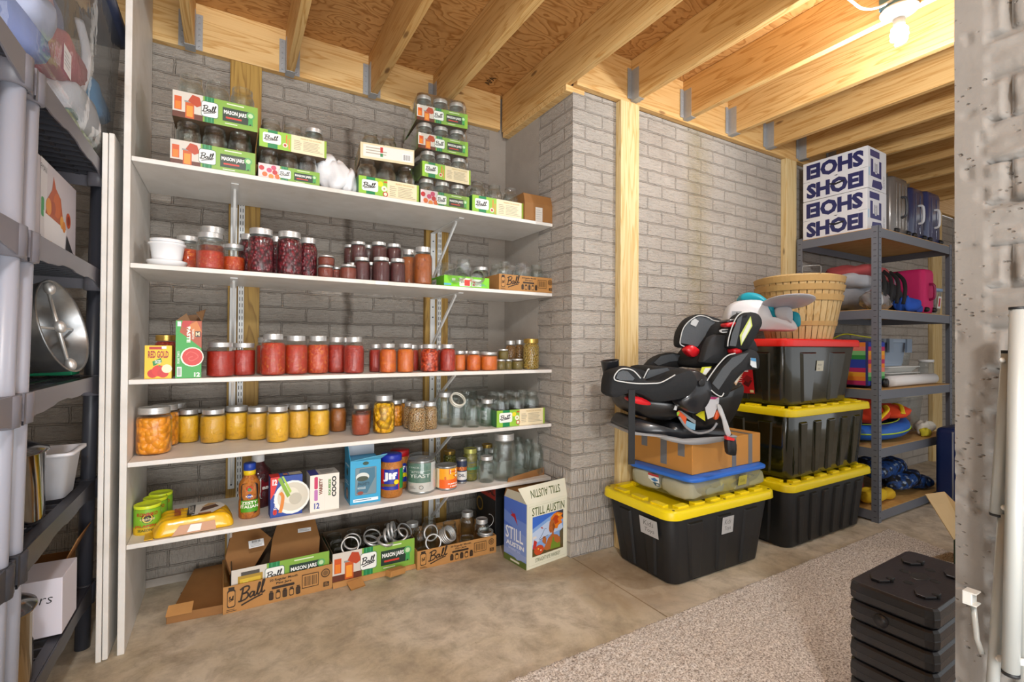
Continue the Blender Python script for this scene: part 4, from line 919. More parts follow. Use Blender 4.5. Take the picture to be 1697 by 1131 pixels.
b = MB(); b.box(0, .02, -.001, 0, -.03, -.006); o = b.build('shelf_label', pm('#eef0f4', .5), loc=(wx(606, 2.6), 2.6, Z3-.014)); tag(o, 'tiny white label hanging under the middle shelf board', 'label')

# --- fourth shelf
def b4(px, yt, yb, wp, label, **k): return pjb(px, yt, yb, wp, Z4, label, **k)
b4(290, 669, 732, 34, 'rearmost orange carrot jar at the left end of the fourth shelf', food_='peach', fill=.8, kind='wide')
b4(273, 671, 742, 40, 'second orange carrot jar, just behind the big front one', food_='peach', fill=.8, kind='wide')
b4(245, 676, 757, 51, 'biggest square jar of orange carrot slices at the shelf left end', food_='peach', fill=.78, kind='wide', sq=.02, rz=R(30))
app = [(312, 682, 740, 39, 'apple', 'first yellow applesauce jar right of the big orange carrot jar'), (353, 679, 736, 37, 'appleb', 'second front jar of yellow applesauce, in front of the left stud'), (392, 677, 735, 37, 'apple', 'third front jar of applesauce, brightest yellow'),
       (427, 675, 731, 33, 'appleb', 'golden applesauce jar set slightly back between brighter yellow ones'), (460, 674, 735, 34, 'apple', 'pale yellow speckled applesauce jar standing nearest the shelf edge'), (494, 671, 728, 33, 'appleb', 'applesauce jar with a dark streak near its base'), (529, 671, 724, 33, 'apple', 'last yellow applesauce jar of the front row, beside the brown one')]
for px, yt, yb, wp, fd, lb in app: b4(px, yt, yb, wp, lb, food_=fd, fill=.8, kind='wide')
for px, yt, yb, nm in ((328, 678, 724, 'leftmost of'), (362, 676, 722, 'second of'), (402, 674, 719, 'third of'), (440, 671, 716, 'fourth of'), (475, 669, 714, 'fifth of'), (516, 668, 712, 'rightmost of')): b4(px, yt, yb, 30, 'applesauce jar in the back row, %s those peeking over' % nm, food_='appleb', fill=.8, kind='wide', group='back row applesauce jars')
b4(560, 669, 717, 27, 'jar of smooth brown apple butter right of the applesauce', food_='brown', fill=.82)
b4(602, 669, 713, 26, 'jar lid and shoulder showing behind the rust coloured sauce jar', food_='pinkbrown', fill=.7)
b4(598, 671, 723, 30, 'jar of rust coloured sauce standing alone, filled low', food_='pinkbrown', fill=.66)
b4(655, 664, 708, 26, 'dark orange jar tucked behind the tall pineapple jar', food_='peach', fill=.8)
b4(636, 656, 720, 36, 'tall jar of bright yellow pineapple chunks', food_='pineapple', fill=.8)
b4(668, 665, 709, 24, 'jar of orange fruit left of the chickpea jars', food_='peach', fill=.82)
b4(700, 666, 706, 22, 'dry pea jar at the rear of the chickpea group', food_='chick', fill=.84)
b4(680, 667, 712, 24, 'chickpea jar at the left of the chickpea group', food_='chick', fill=.84)
b4(691, 669, 717, 29, 'chickpea jar standing foremost in the chickpea group', food_='chick', fill=.84)
b4(713, 667, 713, 24, 'chickpea jar at the right of the chickpea group', food_='chick', fill=.84)
GE = 'open empty jars on the fourth shelf'
b4(757, 661, 710, 26, 'empty clear jar standing below the loose tilted rings', lid=False, kind='wide')
b4(737, 651, 706, 27, 'tallest empty clear jar, right of the chickpeas', lid=True, kind='wide')
b4(784, 665, 710, 24, 'empty clear embossed jar between the rings and the labelled jar', lid=False)
b4(773, 649, 698, 25, 'tall empty clear jar in the row behind the loose rings', lid=False)
b4(797, 657, 700, 21, 'empty clear jar behind and left of the labelled one', lid=False)
t_ = b4(807, 663, 708, 24, 'empty clear jar with green printed patch, touching the recipe carton', lid=True)
for q, px in enumerate((750, 784)): b4(px, 648, 689, 18, 'empty clear jar in the rearmost row, %s one against the wall' % ORD[q], lid=False, group=GE)
t = thing('jar_ring', 'pair of loose white metal jar rings balanced aslant on an empty jar', 'jar ring', (wx(757, 2.29), 2.285, Z4+.146), 0); t.rotation_euler = (R(48), R(20), R(-10))
for q in range(2):
    b = MB(); b.lathe([(.040, q*.011), (.042, q*.011), (.0425, q*.011+.009), (.034, q*.011+.010), (.034, q*.011+.0085), (.040, q*.011+.0075), (.040, q*.011)], 30, cap=False); b.build('ring', pm('#d9d8cc', .35, metal=.3), t)
x0, x1 = pcarton('apple printed recipe carton at the right end of the fourth shelf', 824, 903, 2.235, .28, Z4, .088, 'apple')
fill_carton(x0+.004, x1-.004, 2.235, .28, Z4, 3, 2, .0425, .172, 'carton at the right of the fourth shelf', group='jars in the carton on the fourth shelf')

# --- lowest shelf: groceries
def can_art(t, r, h, f, z=0, rz=0, name='printed_label'):
    a = Art(2*PI*r, h, .4, curve=r); f(a); return a.build(name, t, (0, 0, z), rz=rz)
def face(x, y): return math.atan2(-x, y)*1.0        # turn that points local -Y at the camera side
def rub(a):
    a.rect(0, 0, 1, 1, '#7fb52a'); a.rect(0, 0, 1, .3, '#d9b41e'); a.disc(.5, .66, .2, '#2b2218', ry=.2); a.disc(.5, .66, .17, '#d8c23a', ry=.17); a.disc(.5, .66, .13, '#33291a', ry=.13); a.text(.38, .76, .62, .9, 'KONRIKO', '#b3341c', .03); a.text(.42, .6, .58, .68, 'CREOLE', '#e9dfb0', .02); a.text(.36, .3, .64, .42, 'JALAPENO', '#c2431c', .03); a.text(.40, .16, .62, .26, 'SEASONING', '#33502a', .02); a.lines(.2, .04, .8, .12, 1, '#8a6a1a')
for q, (px, yt, yb, wp, lb) in enumerate(((266, 812, 866, 33, 'rear can of the three yellow and green seasoning cans'), (257, 820, 874, 34, 'middle can of the three yellow and green seasoning cans'), (244, 831, 887, 38, 'front can of the three yellow and green seasoning cans'))):
    f_ = atZ(px, yb, Z5); r = wp/2*depth(f_)/FPX*.98; c = f_+Vector((f_.x, f_.y, 0)).normalized()*r; h = atY(px, yt+4, c.y).z-Z5
    t = thing('seasoning_can', lb, 'can', (c.x, c.y, Z5), face(c.x, c.y), 'seasoning cans'); b = MB(); b.lathe([(0, 0), (r*.97, 0), (r, .004), (r, h-.008), (r*.97, h-.004)], 30); b.build('can_body', pm('#6f9a2a', .4), t)
    b = MB(); b.lathe([(r*.99, h-.012), (r*1.02, h-.010), (r*1.02, h-.001), (r*.95, h+.001), (r*.9, h-.003), (0, h-.003)], 30, cap=False); b.build('yellow_lid', pm('#cfe02a', .35), t); can_art(t, r, h-.014, rub)
# yellow coconut packet
P0 = atZ(322, 870, Z5)
t = thing('snack_packet', 'crinkled yellow packet of biscuits lying flat on the lowest shelf', 'packet', (wx(325, 2.31), 2.31, Z5), R(4))
b = MB(); secs = []
for k in range(15):
    u = k/14; x = -.135+.27*u; e = min(1, math.sin(PI*u)*2.6+.02)**.6; ww = .088 if 0 < u < 1 else .080; ring_ = []
    for q in range(25):
        v = q/24; y = -ww+2*ww*v; ed = min(1, math.sin(PI*v)*3.2+.0)**.7
        ring_.append((x+.004*math.sin(9*v+k), y, .004+(.050+.007*abs(math.sin(4*PI*v))+.002*math.sin(k*2.3+q))*e*ed))
    ring_ += [(x, ww*.9, .001), (x, 0, .0), (x, -ww*.9, .001)]
    secs.append(ring_)
b.loft(secs); b.build('wrapper', pm('#ecb814', .28, coat=.6, bump=.8, bscale=25, name='yellow_foil'), t, sub=1)
b = MB(); b.box(-.155, -.128, -.082, .082, .003, .006); b.build('crimped_end', pm('#d9a812', .3, coat=.5), t)
a = Art(.25, .15, .3); a.poly([(.46, .04), (.50, .93), (.86, .95), (.93, .5), (.74, .04)], '#e4e1da'); a.poly([(.40, .1), (.43, .92), (.53, .95), (.50, .1)], '#1d1a19'); a.text(.43, .2, .50, .88, 'COCONUT', '#dcd6cc', .03, vert=True, flip=True); a.text(.24, .2, .37, .85, 'Salerno', '#b3301c', .03, vert=True, flip=True); a.poly([(.57, .25), (.62, .6), (.8, .75), (.84, .5), (.7, .35)], '#5a3418'); a.poly([(.6, .62), (.7, .92), (.84, .84), (.7, .68)], '#caa26a'); a.rect(.55, .02, .72, .13, '#a5672f')
a.build('printed_front', t, (0, -.075, .0655), rx=R(-90))
a = Art(.24, .04, .3); a.poly([(.2, .05), (.3, .9), (.78, .9), (.8, .05)], '#b5763a'); a.poly([(.4, .2), (.45, .85), (.6, .8), (.58, .2)], '#dcd9d2'); a.build('printed_side', t, (0, -.0885, .002), rx=R(-8))
# bottles
def bottle(label, px, yt, yb, wp, prof, mat, cap_prof, capm, labelf=None, name='sauce_bottle', band=None, flat=1.0):
    f_ = atZ(px, yb, Z5); r = wp/2*depth(f_)/FPX; c = f_+Vector((f_.x, f_.y, 0)).normalized()*r*.8; h = atY(px, yt, c.y).z-Z5
    t = thing(name, label, 'bottle', (c.x, c.y, Z5), face(c.x, c.y)); b = MB(); b.lathe([(q*r, z*h) for q, z in prof], 30, cap=False); o = b.build('bottle_body', mat, t); o.scale = (1, flat, 1)
    b = MB(); b.lathe([(q*r, z*h) for q, z in cap_prof], 26, cap=False); b.build('cap', capm, t)
    if band: b = MB(); b.lathe([(q*r, z*h) for q, z in band[0]], 26, cap=False); b.build('neck_band', band[1], t)
    if labelf:
        a = Art(2*PI*r*.99, h*labelf[1], .35, curve=r*1.0); labelf[2](a); a.build('printed_label', t, (0, 0, h*labelf[0]))
    return t
bottle('big dark red barbecue sauce bottle with white cap, behind the dressing bottle', 427, 753, 843, 42, [(0, 0), (.9, 0), (1, .03), (1, .3), (.85, .42), (1, .55), (.92, .68), (.5, .8), (.42, .86)], F['bbq'], [(.44, .86), (.46, .87), (.46, .99), (.4, 1), (0, 1)], pm('#e6e4e0', .4), (.18, .42, lambda a: (a.rr(.52, .02, .72, .98, .1, '#ece9e2'), a.rr(.535, .08, .705, .92, .1, '#7a1420'), a.text(.55, .4, .69, .55, 'BBQ', '#ece9e2', .03))))
bottle('orange brown salad dressing bottle with blue and yellow neck', 413, 767, 860, 32, [(0, 0), (.9, 0), (1, .03), (1, .30), (.94, .36), (1, .42), (1, .62), (.75, .70), (.55, .76), (.5, .80)], F['mustard'], [(.5, .86), (.58, .87), (.58, .99), (.5, 1), (0, 1)], pm('#1f3f9a', .4),
       (.10, .55, lambda a: (a.rr(.36, .0, .64, 1, .12, '#1f1d1a'), a.disc(.5, .82, .1, '#b8351c'), a.disc(.5, .80, .06, '#3b7a2a'), a.disc(.5, .58, .07, '#1f3f9a'), a.text(.45, .55, .55, .61, 'Kraft', '#f0f0f0', .02), a.rect(.37, .06, .63, .45, '#4f9a22'), a.text(.39, .32, .61, .42, 'ZESTY', '#f0f0e0', .03), a.text(.38, .2, .62, .3, 'ITALIAN', '#f0f0e0', .03))), band=([(.52, .78), (.58, .79), (.58, .86), (.52, .87)], pm('#e6c21a', .4)))
# soup dip box, white pouch box, blue box
def art_soup(a):
    a.rect(0, 0, 1, 1, '#1c3f94'); a.poly([(0, .45), (0, 1), (.28, 1), (.12, .6)], '#d4271e'); a.text(.06, .8, .2, .95, '12', '#f2f2f2', .05); a.disc(.68, .45, .42, '#ecebe4'); a.disc(.70, .46, .36, '#cfc9b8'); a.disc(.62, .5, .2, '#dcd7c6'); a.disc(.78, .4, .15, '#bdb7a5'); a.poly([(.22, .95), (.32, .98), (.62, .5), (.52, .45)], '#7fa82a'); a.poly([(.34, 1), (.4, 1), (.66, .6), (.6, .55)], '#a5c94a'); a.stroke([(.3, .1), (.36, .3), (.38, .5), (.3, .6)], .08, '#d9822a'); a.text(.1, .18, .22, .6, 'Top Crunch', '#f0f0f0', .03, vert=True); a.rr(.08, .06, .2, .2, .05, '#c9271c')
carton_solid('blue and red soup dip box with a white bowl picture', 450, 503, 2.262, .062, Z5, 789, art_soup, rz=R(3), col='#1c3f94', top=lambda a: (a.rect(0, 0, 1, 1, '#1c3f94'), a.rect(0, 0, .3, 1, '#d4271e'), a.poly([(.5, .2), (1, .1), (1, .9), (.6, .9)], '#b9b3a0'), a.rect(.3, .2, .6, .8, '#3a5fc0'), a.rect(.42, .3, .56, .7, '#e08a2a')))
def art_pouch(a):
    a.rect(0, 0, 1, 1, '#e3ded3'); a.rect(.5, 0, .505, 1, '#cfc9bd'); a.rr(.14, .62, .26, .95, .03, '#c22a5a'); a.rr(.14, .3, .26, .6, .03, '#b76fae'); a.text(.3, .45, .42, .9, 'VARIETY', '#7a3a1c', .05, vert=True); a.text(.14, .08, .32, .24, '12', '#2f3f9a', .03)
    a.text(.62, .4, .72, .85, 'SQUEEZE', '#4c8a1f', .05, vert=True); a.text(.74, .35, .9, .92, 'COCO', '#2a2a26', .05, vert=True)
carton_solid('white variety pouch box with purple end and green print', 516, 564, 2.25, .10, Z5, 786, art_pouch, rz=R(1), col='#dcd7cb', top=lambda a: (a.rect(0, 0, 1, 1, '#b9b6b0'), a.rect(0, 0, .3, 1, '#33388f'), a.lines(.4, .2, .9, .8, 4, '#5a5a58')))
def blue_front(a):
    a.rect(0, 0, 1, 1, '#2f9fcb'); a.rr(.16, .2, .86, .84, .03, '#57707c'); a.poly([(.17, .21), (.85, .21), (.85, .83), (.17, .83)], '#6f8790'); a.poly([(.2, .25), (.55, .24), (.82, .6), (.8, .82), (.3, .8)], '#3f6f86'); a.disc(.4, .62, .15, '#cfd6d2', ry=.1); a.disc(.4, .58, .13, '#3f4a3a', ry=.06); a.text(.24, .42, .62, .49, 'SPAGHETTI', '#1f3540', .02); a.text(.24, .34, .5, .39, 'NOODLES', '#c9d4d6', .02); a.disc(.33, .25, .07, '#8a4438', ry=.04)
    a.disc(.5, .93, .07, '#2b4a3a', ry=.04); a.rect(.1, .05, .92, .12, '#e9f1f4'); a.lines(.14, .06, .88, .11, 1, '#2f6f8f')
t, w_, h_ = carton_solid('bright blue display box with a window and open torn top', 583, 633, 2.262, .13, Z5, 763, blue_front, rz=R(-1), col='#2f9fcb', side=lambda a: (a.rect(0, 0, 1, 1, '#2a95c2'), a.disc(.5, .7, .09, '#26453a'), a.text(.15, .82, .85, .9, 'organic', '#e8f3f6', .03), a.lines(.2, .4, .8, .5, 2, '#dceef4'), a.disc(.5, .2, .14, '#6f3f36'), a.disc(.5, .2, .1, '#b9a59a')))
b = MB(); W = w_/2
b.prism([(-W, .065, h_), (W, .065, h_), (W, .066, h_+.082), (-W, .066, h_+.078)], (0, .002, 0), 1); b.prism([(-W, -.065, h_), (-W, .065, h_), (-W-.004, .064, h_+.085), (-W-.002, -.0, h_+.075)], (.002, 0, 0))
b.build('raised_flap', [pm('#2f9fcb', .45), pm('#c9ccd1', .5)], t); b = MB(); b.prism([(-W, -.065, h_), (W, -.065, h_), (W+.02, -.105, h_+.028), (-W+.05, -.09, h_+.012)], (0, 0, .002)); b.build('torn_front_flap', pm('#5fb4d4', .45), t)
# peanut butter jars
def jif(a):
    a.rect(0, 0, 1, 1, '#178a38'); a.rect(.28, 0, .62, 1, '#c9241f'); a.rect(.40, 0, .60, 1, '#24349c'); a.text(.39, .42, .58, .86, 'Jif', '#f4f4f4', .05, .0); a.rect(.36, .18, .56, .3, '#7a5a1a'); a.disc(.57, .38, .12, '#e8d31c'); a.rect(.36, .05, .6, .14, '#24349c')
def pbj(label, px, yt, yb, wp, capc, txt=True):
    f_ = atZ(px, yb, Z5); r = wp/2*depth(f_)/FPX; c = f_+Vector((f_.x, f_.y, 0)).normalized()*r; c.x, c.y, r = place(c.x, c.y, Z5, r, .1); h = atY(px, yt, c.y).z-Z5; t = thing('peanut_butter_jar', label, 'jar', (c.x, c.y, Z5), face(c.x, c.y), 'peanut butter jars')
    b = MB(); b.lathe([(0, 0), (.9*r, 0), (r, .01), (r, h*.70), (.93*r, h*.79), (.84*r, h*.83), (.84*r, h*.85)], 30); b.build('jar_body', F['pb'], t); b = MB(); b.lathe([(.88*r, h*.84), (.92*r, h*.85), (.92*r, h*.98), (.88*r, h), (0, h)], 32, cap=False); b.build('screw_lid', pm(capc, .35), t)
    a = Art(2*PI*r, h*.48, .35, curve=r); jif(a); a.build('printed_label', t, (0, 0, h*.2))
pbj('peanut butter jar with blue lid in front', 648, 752, 827, 38, '#1f2f9f'); pbj('peanut butter jar with red lid, standing behind the blue lidded one', 662, 745, 812, 34, '#b3161d')
def can(label, px, yt, yb, wp, f, top='#b9babb', name='food_can', col='#a5a6a6', extra=None):
    f_ = atZ(px, yb, Z5); r = wp/2*depth(f_)/FPX; c = f_+Vector((f_.x, f_.y, 0)).normalized()*r; c.x, c.y, r = place(c.x, c.y, Z5, r, .1); h = atY(px, yt+3, c.y).z-Z5; t = thing(name, label, 'can', (c.x, c.y, Z5), face(c.x, c.y))
    b = MB(); b.lathe([(0, .002), (r*.96, .0), (r, .004), (r*.985, .008), (r*.985, h-.008), (r, h-.004), (r*.985, h), (r*.95, h), (r*.94, h-.005), (0, h-.005)], 32, cap=False); b.build('can_body', pm(col, .3, metal=.8), t)
    a = Art(2*PI*r*.985, h-.022, .45, curve=r*.985); f(a); a.build('printed_label', t, (0, 0, .011))
    if extra: extra(t, r, h)
    return t
def yeast(a): a.rect(0, 0, 1, 1, '#d6d2cc'); a.rect(0, .32, 1, 1, '#5c8070'); a.rect(.62, .0, .80, 1, '#dcdcda'); a.lines(.63, .1, .79, .95, 12, '#8a8d8c'); a.text(.36, .50, .60, .62, 'YEAST', '#e9ece8', .015); a.text(.38, .66, .52, .72, 'ACTIVE', '#dfe5e0', .01); a.text(.36, .84, .48, .89, '1 PACK', '#e9ece8', .01); a.rect(.36, .735, .6, .742, '#dfe5e0'); a.ring(.5, .17, .07, .015, '#5a5a58'); a.lines(.36, .1, .44, .2, 2, '#8a8d8c')
def ywrap(t, r, h):
    b = MB(); b.lathe([(r*1.04, .0), (r*1.12, h*.15), (r*1.05, h*.5), (r*1.12, h*.85), (r*1.0, h+.002), (r*.98, h*1.08), (r*.9, h*1.12)], 22, cap=False, sq=.03); b.build('plastic_film', WRAP, t)
can('large grey green yeast can wrapped in crinkled clear film', 698, 757, 820, 46, yeast, extra=ywrap)
def pump(a): a.rect(0, 0, 1, 1, '#f0a21a'); a.rect(0, 0, 1, .45, '#e8641a'); a.rect(0, 0, .38, 1, '#dfcfae'); a.lines(.05, .1, .36, .9, 9, '#a5834a'); a.rr(.54, .72, .68, .98, .05, '#c9291f'); a.rr(.55, .74, .67, .96, .04, '#efece6'); a.text(.56, .8, .66, .9, 'Libby', '#c9291f', .02); a.poly([(.47, .45), (.47, .6), (.62, .66), (.66, .5), (.6, .42)], '#c9601a'); a.text(.52, .2, .68, .28, 'PUMPKIN', '#f5efe3', .03); a.text(.55, .08, .68, .16, '100%', '#f5efe3', .03); a.disc(.64, .64, .06, '#f2e8cf')
can('orange pumpkin can with a bare tin top', 740, 767, 814, 35, pump)
pjb(745, 748, 789, 22, Z5, 'jar of green olives standing behind the orange can', food_='olive', fill=.84, lidm=GOLDLID, kind='wide')
b = None
can('tall dark blue can with white labels, left of the asparagus jar', 765, 757, 803, 17, lambda a: (a.rect(0, 0, 1, 1, '#26304a'), a.rect(0, .1, 1, .5, '#cfd0cc'), a.rect(0, .55, 1, .72, '#a8541f'), a.disc(.5, .65, .1, '#e3a24a'), a.text(.4, .25, .6, .4, 'OIL', '#26304a', .02)))
t = pjb(779, 750, 807, 25, Z5, 'jar of pickled asparagus with a white label and green gold lid', food_='asparagus', fill=.86, lidm=pm('#a5a55a', .35, metal=.6), kind='wide')
r_ = 25/2*2.35/FPX
f_ = atZ(779, 807, Z5); r_ = 12.5*depth(f_)/FPX; t.rotation_euler.z = face(f_.x, f_.y)
a = Art(2*PI*r_, .085, .5, curve=r_); a.rr(.26, .0, .74, .98, .06, '#e9e9e4'); a.text(.33, .82, .67, .92, 'BA-TAMPTE', '#4a5a6a', .02); a.text(.29, .42, .71, .6, 'ASPARAGUS', '#2f8a6a', .04); a.text(.4, .66, .6, .74, 'STYLE', '#6a6a68', .01); a.stroke([(.32, .25), (.5, .2), (.68, .28)], .02, '#4a6a4a'); a.build('printed_label', t, (0, 0, .028))
GB = None
pjb(806, 757, 802, 27, Z5, 'empty clear jar with silver lid right of the asparagus', lid=True)
pjb(835, 720, 800, 38, Z5, 'biggest empty clear jar, half gallon with lid, on the lowest shelf', lid=True, kind='wide')
pjb(863, 738, 791, 25, Z5, 'empty clear quart jar, immediately right of the half gallon jar', lid=False)
pjb(889, 737, 789, 24, Z5, 'rightmost empty clear quart jar on the lowest shelf', lid=False)
pjb(777, 727, 775, 20, Z5, 'faint empty clear quart in the back row above the asparagus jar', lid=False)
pjb(793, 741, 784, 18, Z5, 'empty clear jar behind, with silver lid, left of the gold lid', lid=True)
pjb(807, 737, 780, 20, Z5, 'clear jar with a yellow gold lid in the back row', lid=True, lidm=GOLDLID, kind='wide')
pjb(816, 745, 787, 18, Z5, 'small lidded clear jar beside the gold lidded jar', lid=True)
pjb(858, 726, 778, 20, Z5, 'empty clear quart in the back row behind the quart jars, left', lid=False)
pjb(876, 730, 780, 18, Z5, 'empty clear quart in the back row behind the quart jars, right', lid=False)
# ------------------------------------------------------------------ floor under the shelves
# big kraft box, left
KY = 2.325
x0, x1 = wx(373, KY), wx(553, KY)+.002
carton('large brown kraft jar box on the floor under the left of the shelves', x0, x1, KY, .30, 0, .112, 'kraft', rz=R(1), name='kraft_jar_box')
carton('green mason jar carton standing inside the large kraft box on the floor', x0+.03, x1-.012, KY+.012, .255, .005, .165, 'pickle', rz=R(1), side='#50606a')
def flatbox(label, pts_front, depth_, h, tape=True):
    pass
# two brown cardboard pieces rising out of it
t = thing('folded_cardboard', 'brown folded carton with barcode sticker leaning in the green carton, left', 'cardboard', (x0+.085, KY+.12, .17), R(8)); b = MB(); b.T = Matrix.Rotation(R(-35), 4, 'X')
b.prism([(-.06, 0, -.05), (.03, 0, -.05), (.115, 0, .06), (.06, 0, .13), (-.045, 0, .12), (-.075, 0, .02)], (0, .03, 0)); b.build('board', KRAFT2, t, bevel=.002)
a = Art(.06, .032); a.rect(0, 0, 1, 1, '#dcdcdc'); a.bars(.2, .65, .8, .95, 14, '#333333'); a.lines(.1, .1, .9, .6, 3, '#8a8a8a'); a.build('sticker', t, (.035, -.058, .058), rx=R(-35), rz=0)
t = thing('folded_cardboard', 'brown folded carton with white tag leaning in the green carton, right', 'cardboard', (x0+.28, KY+.14, .175), R(-3)); b = MB(); b.T = Matrix.Rotation(R(-40), 4, 'X')
b.prism([(-.10, 0, -.07), (.11, 0, -.07), (.12, 0, .02), (.10, 0, .13), (-.06, 0, .13), (-.085, 0, .05)], (0, .04, 0)); b.build('board', KRAFT2, t, bevel=.002)
a = Art(.19, .03); a.rect(0, 0, 1, .9, '#a37a48'); a.build('tape', t, (.008, .0, -.001), rx=R(-40))
a = Art(.055, .018); a.rect(0, 0, 1, 1, '#d5d5d5'); a.lines(.1, .2, .9, .8, 2, '#777777'); a.build('sticker', t, (.045, -.072, .083), rx=R(-40))
# flattened kraft sheet at the left
FX = wx(271, 2.35)
t = thing('flattened_box', 'flattened brown cardboard box on the floor left of the kraft box', 'cardboard', (0, 0, 0))
b = MB(); b.prism([(-.20, 2.375, .012), (-.012, 2.36, .012), (-.012, 2.70, .06), (-.13, 2.70, .06)], (0, 0, .004)); b.prism([(-.205, 2.355, .0), (-.012, 2.335, .0), (-.012, 2.338, .035), (-.205, 2.358, .035)], (0, .004, 0)); b.build('sheet', KRAFT2, t, bevel=.001)
b = MB(); b.prism([(-.208, 2.35, .03), (-.12, 2.343, .03), (-.115, 2.375, .058), (-.2, 2.38, .058)], (0, .003, .003)); b.build('bent_tab', KRAFT, t, bevel=.001)
b = MB(); b.prism([(-.11, 2.45, .0235), (-.02, 2.45, .0235), (-.02, 2.49, .029), (-.03, 2.50, .030), (-.10, 2.50, .030)], (0, 0, .0008)); b.prism([(-.17, 2.53, .0348), (-.10, 2.55, .0375), (-.10, 2.557, .0385), (-.17, 2.537, .036)], (0, 0, .0008)); b.build('cut_slot', pm('#4f3218', .8), t)
# green carton with rings, middle
x0, x1 = x1+.004, wx(690, 2.33)
carton('green mason jar carton full of loose rings, between the two kraft boxes', x0, x1, 2.335, .30, .022, .13, 'amber', side='#4a5a44')
for j in range(3):
    for i in range(4): jar(x0+.05+i*(x1-x0-.10)/3, 2.386+j*.092, .028, .041, .118+.004*j, 'open empty jar, %s in the %s row of the green ring carton' % (['first', 'second', 'third', 'last'][i], ['front', 'middle', 'back'][j]), lid=False, kind='wide', group='jars in the green ring carton')
def ring(x, y, z, rot, label, group='loose jar rings', r=.042, n=1):
    t = thing('jar_ring', label, 'jar ring', (x, y, z), 0, group); t.rotation_euler = tuple(R(q) for q in rot)
    for q in range(n):
        b = MB(); zz = q*.011; b.lathe([(r-.002, zz), (r, zz), (r+.0005, zz+.011), (r-.007, zz+.012), (r-.007, zz+.0105), (r-.002, zz+.0095), (r-.002, zz)], 28, cap=False); b.build('ring', LIDM, t)
rp = [(.085, 2.375, .16, (62, 10, -12), 'upright silver ring in front, nearest the kraft box'), (.10, 2.40, .165, (40, -12, 14), 'silver ring leaning behind the frontmost ring'), (.19, 2.39, .152, (14, 22, 0), 'silver ring lying flat second from the left'), (.20, 2.42, .163, (28, -18, 30), 'silver ring tilted over the flat one'),
      (.27, 2.40, .158, (70, 0, 55), 'silver ring standing edge on in the middle'), (.285, 2.42, .17, (75, 15, 62), 'silver ring standing edge on, next in the middle bunch'), (.305, 2.43, .175, (78, -8, 66), 'highest silver ring of the middle bunch'), (.33, 2.38, .158, (20, -24, 10), 'silver ring sloping at the right of the carton'), (.25, 2.36, .15, (12, 12, 0), 'silver ring lying low behind the carton front'), (.36, 2.41, .165, (35, 30, 0), 'rightmost silver ring near the kraft box')]
for dx, y, z, ro, lb in rp: ring(x0+dx, y, z, ro, lb)
# strips of torn cardboard in front of it
b = MB(); b.prism([(x0-.0, 2.315, .001), (x1+.01, 2.325, .001), (x1+.01, 2.333, .02), (x0, 2.33, .02)], (0, .004, .002)); b.box(x0, x1, 2.335, 2.62, .001, .02)
o = b.build('cardboard_strip', KRAFT, bevel=.001); tag(o, 'long narrow kraft cardboard tray under the green ring carton', 'cardboard')
b = MB(); b.T = Matrix.Translation((wx(596, 2.27), 2.285, .012)) @ Matrix.Rotation(R(12), 4, 'Z') @ Matrix.Rotation(R(20), 4, 'X'); b.box(-.035, .035, -.02, .03, -.004, .0); b.box(-.035, .035, -.02, -.017, -.022, 0)
o = b.build('cardboard_tab', KRAFT, bevel=.001); tag(o, 'small bent cardboard tab on the floor before the green ring carton', 'cardboard')
b = MB(); b.T = Matrix.Translation((wx(661, 2.25), 2.275, .02)) @ Matrix.Rotation(R(28), 4, 'Z') @ Matrix.Rotation(R(10), 4, 'Y'); b.box(-.05, .05, -.018, .018, .0, .028)
o = b.build('cardboard_scrap', KRAFT, bevel=.002); tag(o, 'folded cardboard scrap tilted at the corner of the right kraft box', 'cardboard')
# right kraft box
x0, x1 = wx(694, 2.315), wx(824, 2.305)
carton('smaller brown kraft jar box on the floor beside the whiskey carton', x0, x1, 2.30, .32, 0, .093, 'kraft', rz=R(-1), name='kraft_jar_box')
js = [(.058, .135, .145, 'tall round', 'reg', 0), (.142, .10, .15, 'tall', 'reg', 0), (.225, .135, .15, 'tall straight', 'wide', 0), (.29, .045, .09, 'short squat', 'wide', 0), (.345, .16, .18, 'tall clasp', 'reg', 1), (.385, .06, .165, 'lidded tall', 'reg', 1), (.05, .232, .15, 'back left', 'reg', 1), (.145, .225, .16, 'back middle', 'reg', 0), (.05, .045, .075, 'short front', 'wide', 0)]
for dx, dy, H_, nm, kd, ld in js: jar(x0+dx, 2.305+dy, .005, .041, H_, '%s empty clear jar standing in the smaller kraft box' % nm, lid=bool(ld), kind=kd)
ring(x0+.095, 2.345, .105, (68, 0, -8), 'bright silver ring standing foremost in the smaller kraft box')
ring(x0+.165, 2.36, .115, (52, 18, 20), 'nest of silver rings heaped in the smaller kraft box', n=4); ring(x0+.10, 2.40, .135, (75, 0, 10), 'thin silver ring upright behind the foremost one'); ring(x0+.40, 2.35, .085, (4, 0, 0), 'silver rings stacked flat at the right in the smaller kraft box', n=2)
b = MB(); b.tube([(.035*math.cos(q)+.0, 0, .035*math.sin(q)) for q in np.linspace(-1.4, 1.4, 14)], .0015, 6); o = b.build('wire_bail', LIDM, loc=(x0+.425, 2.37, .15)); tag(o, 'wire bail handle hanging on the lidded tall jar', 'wire')
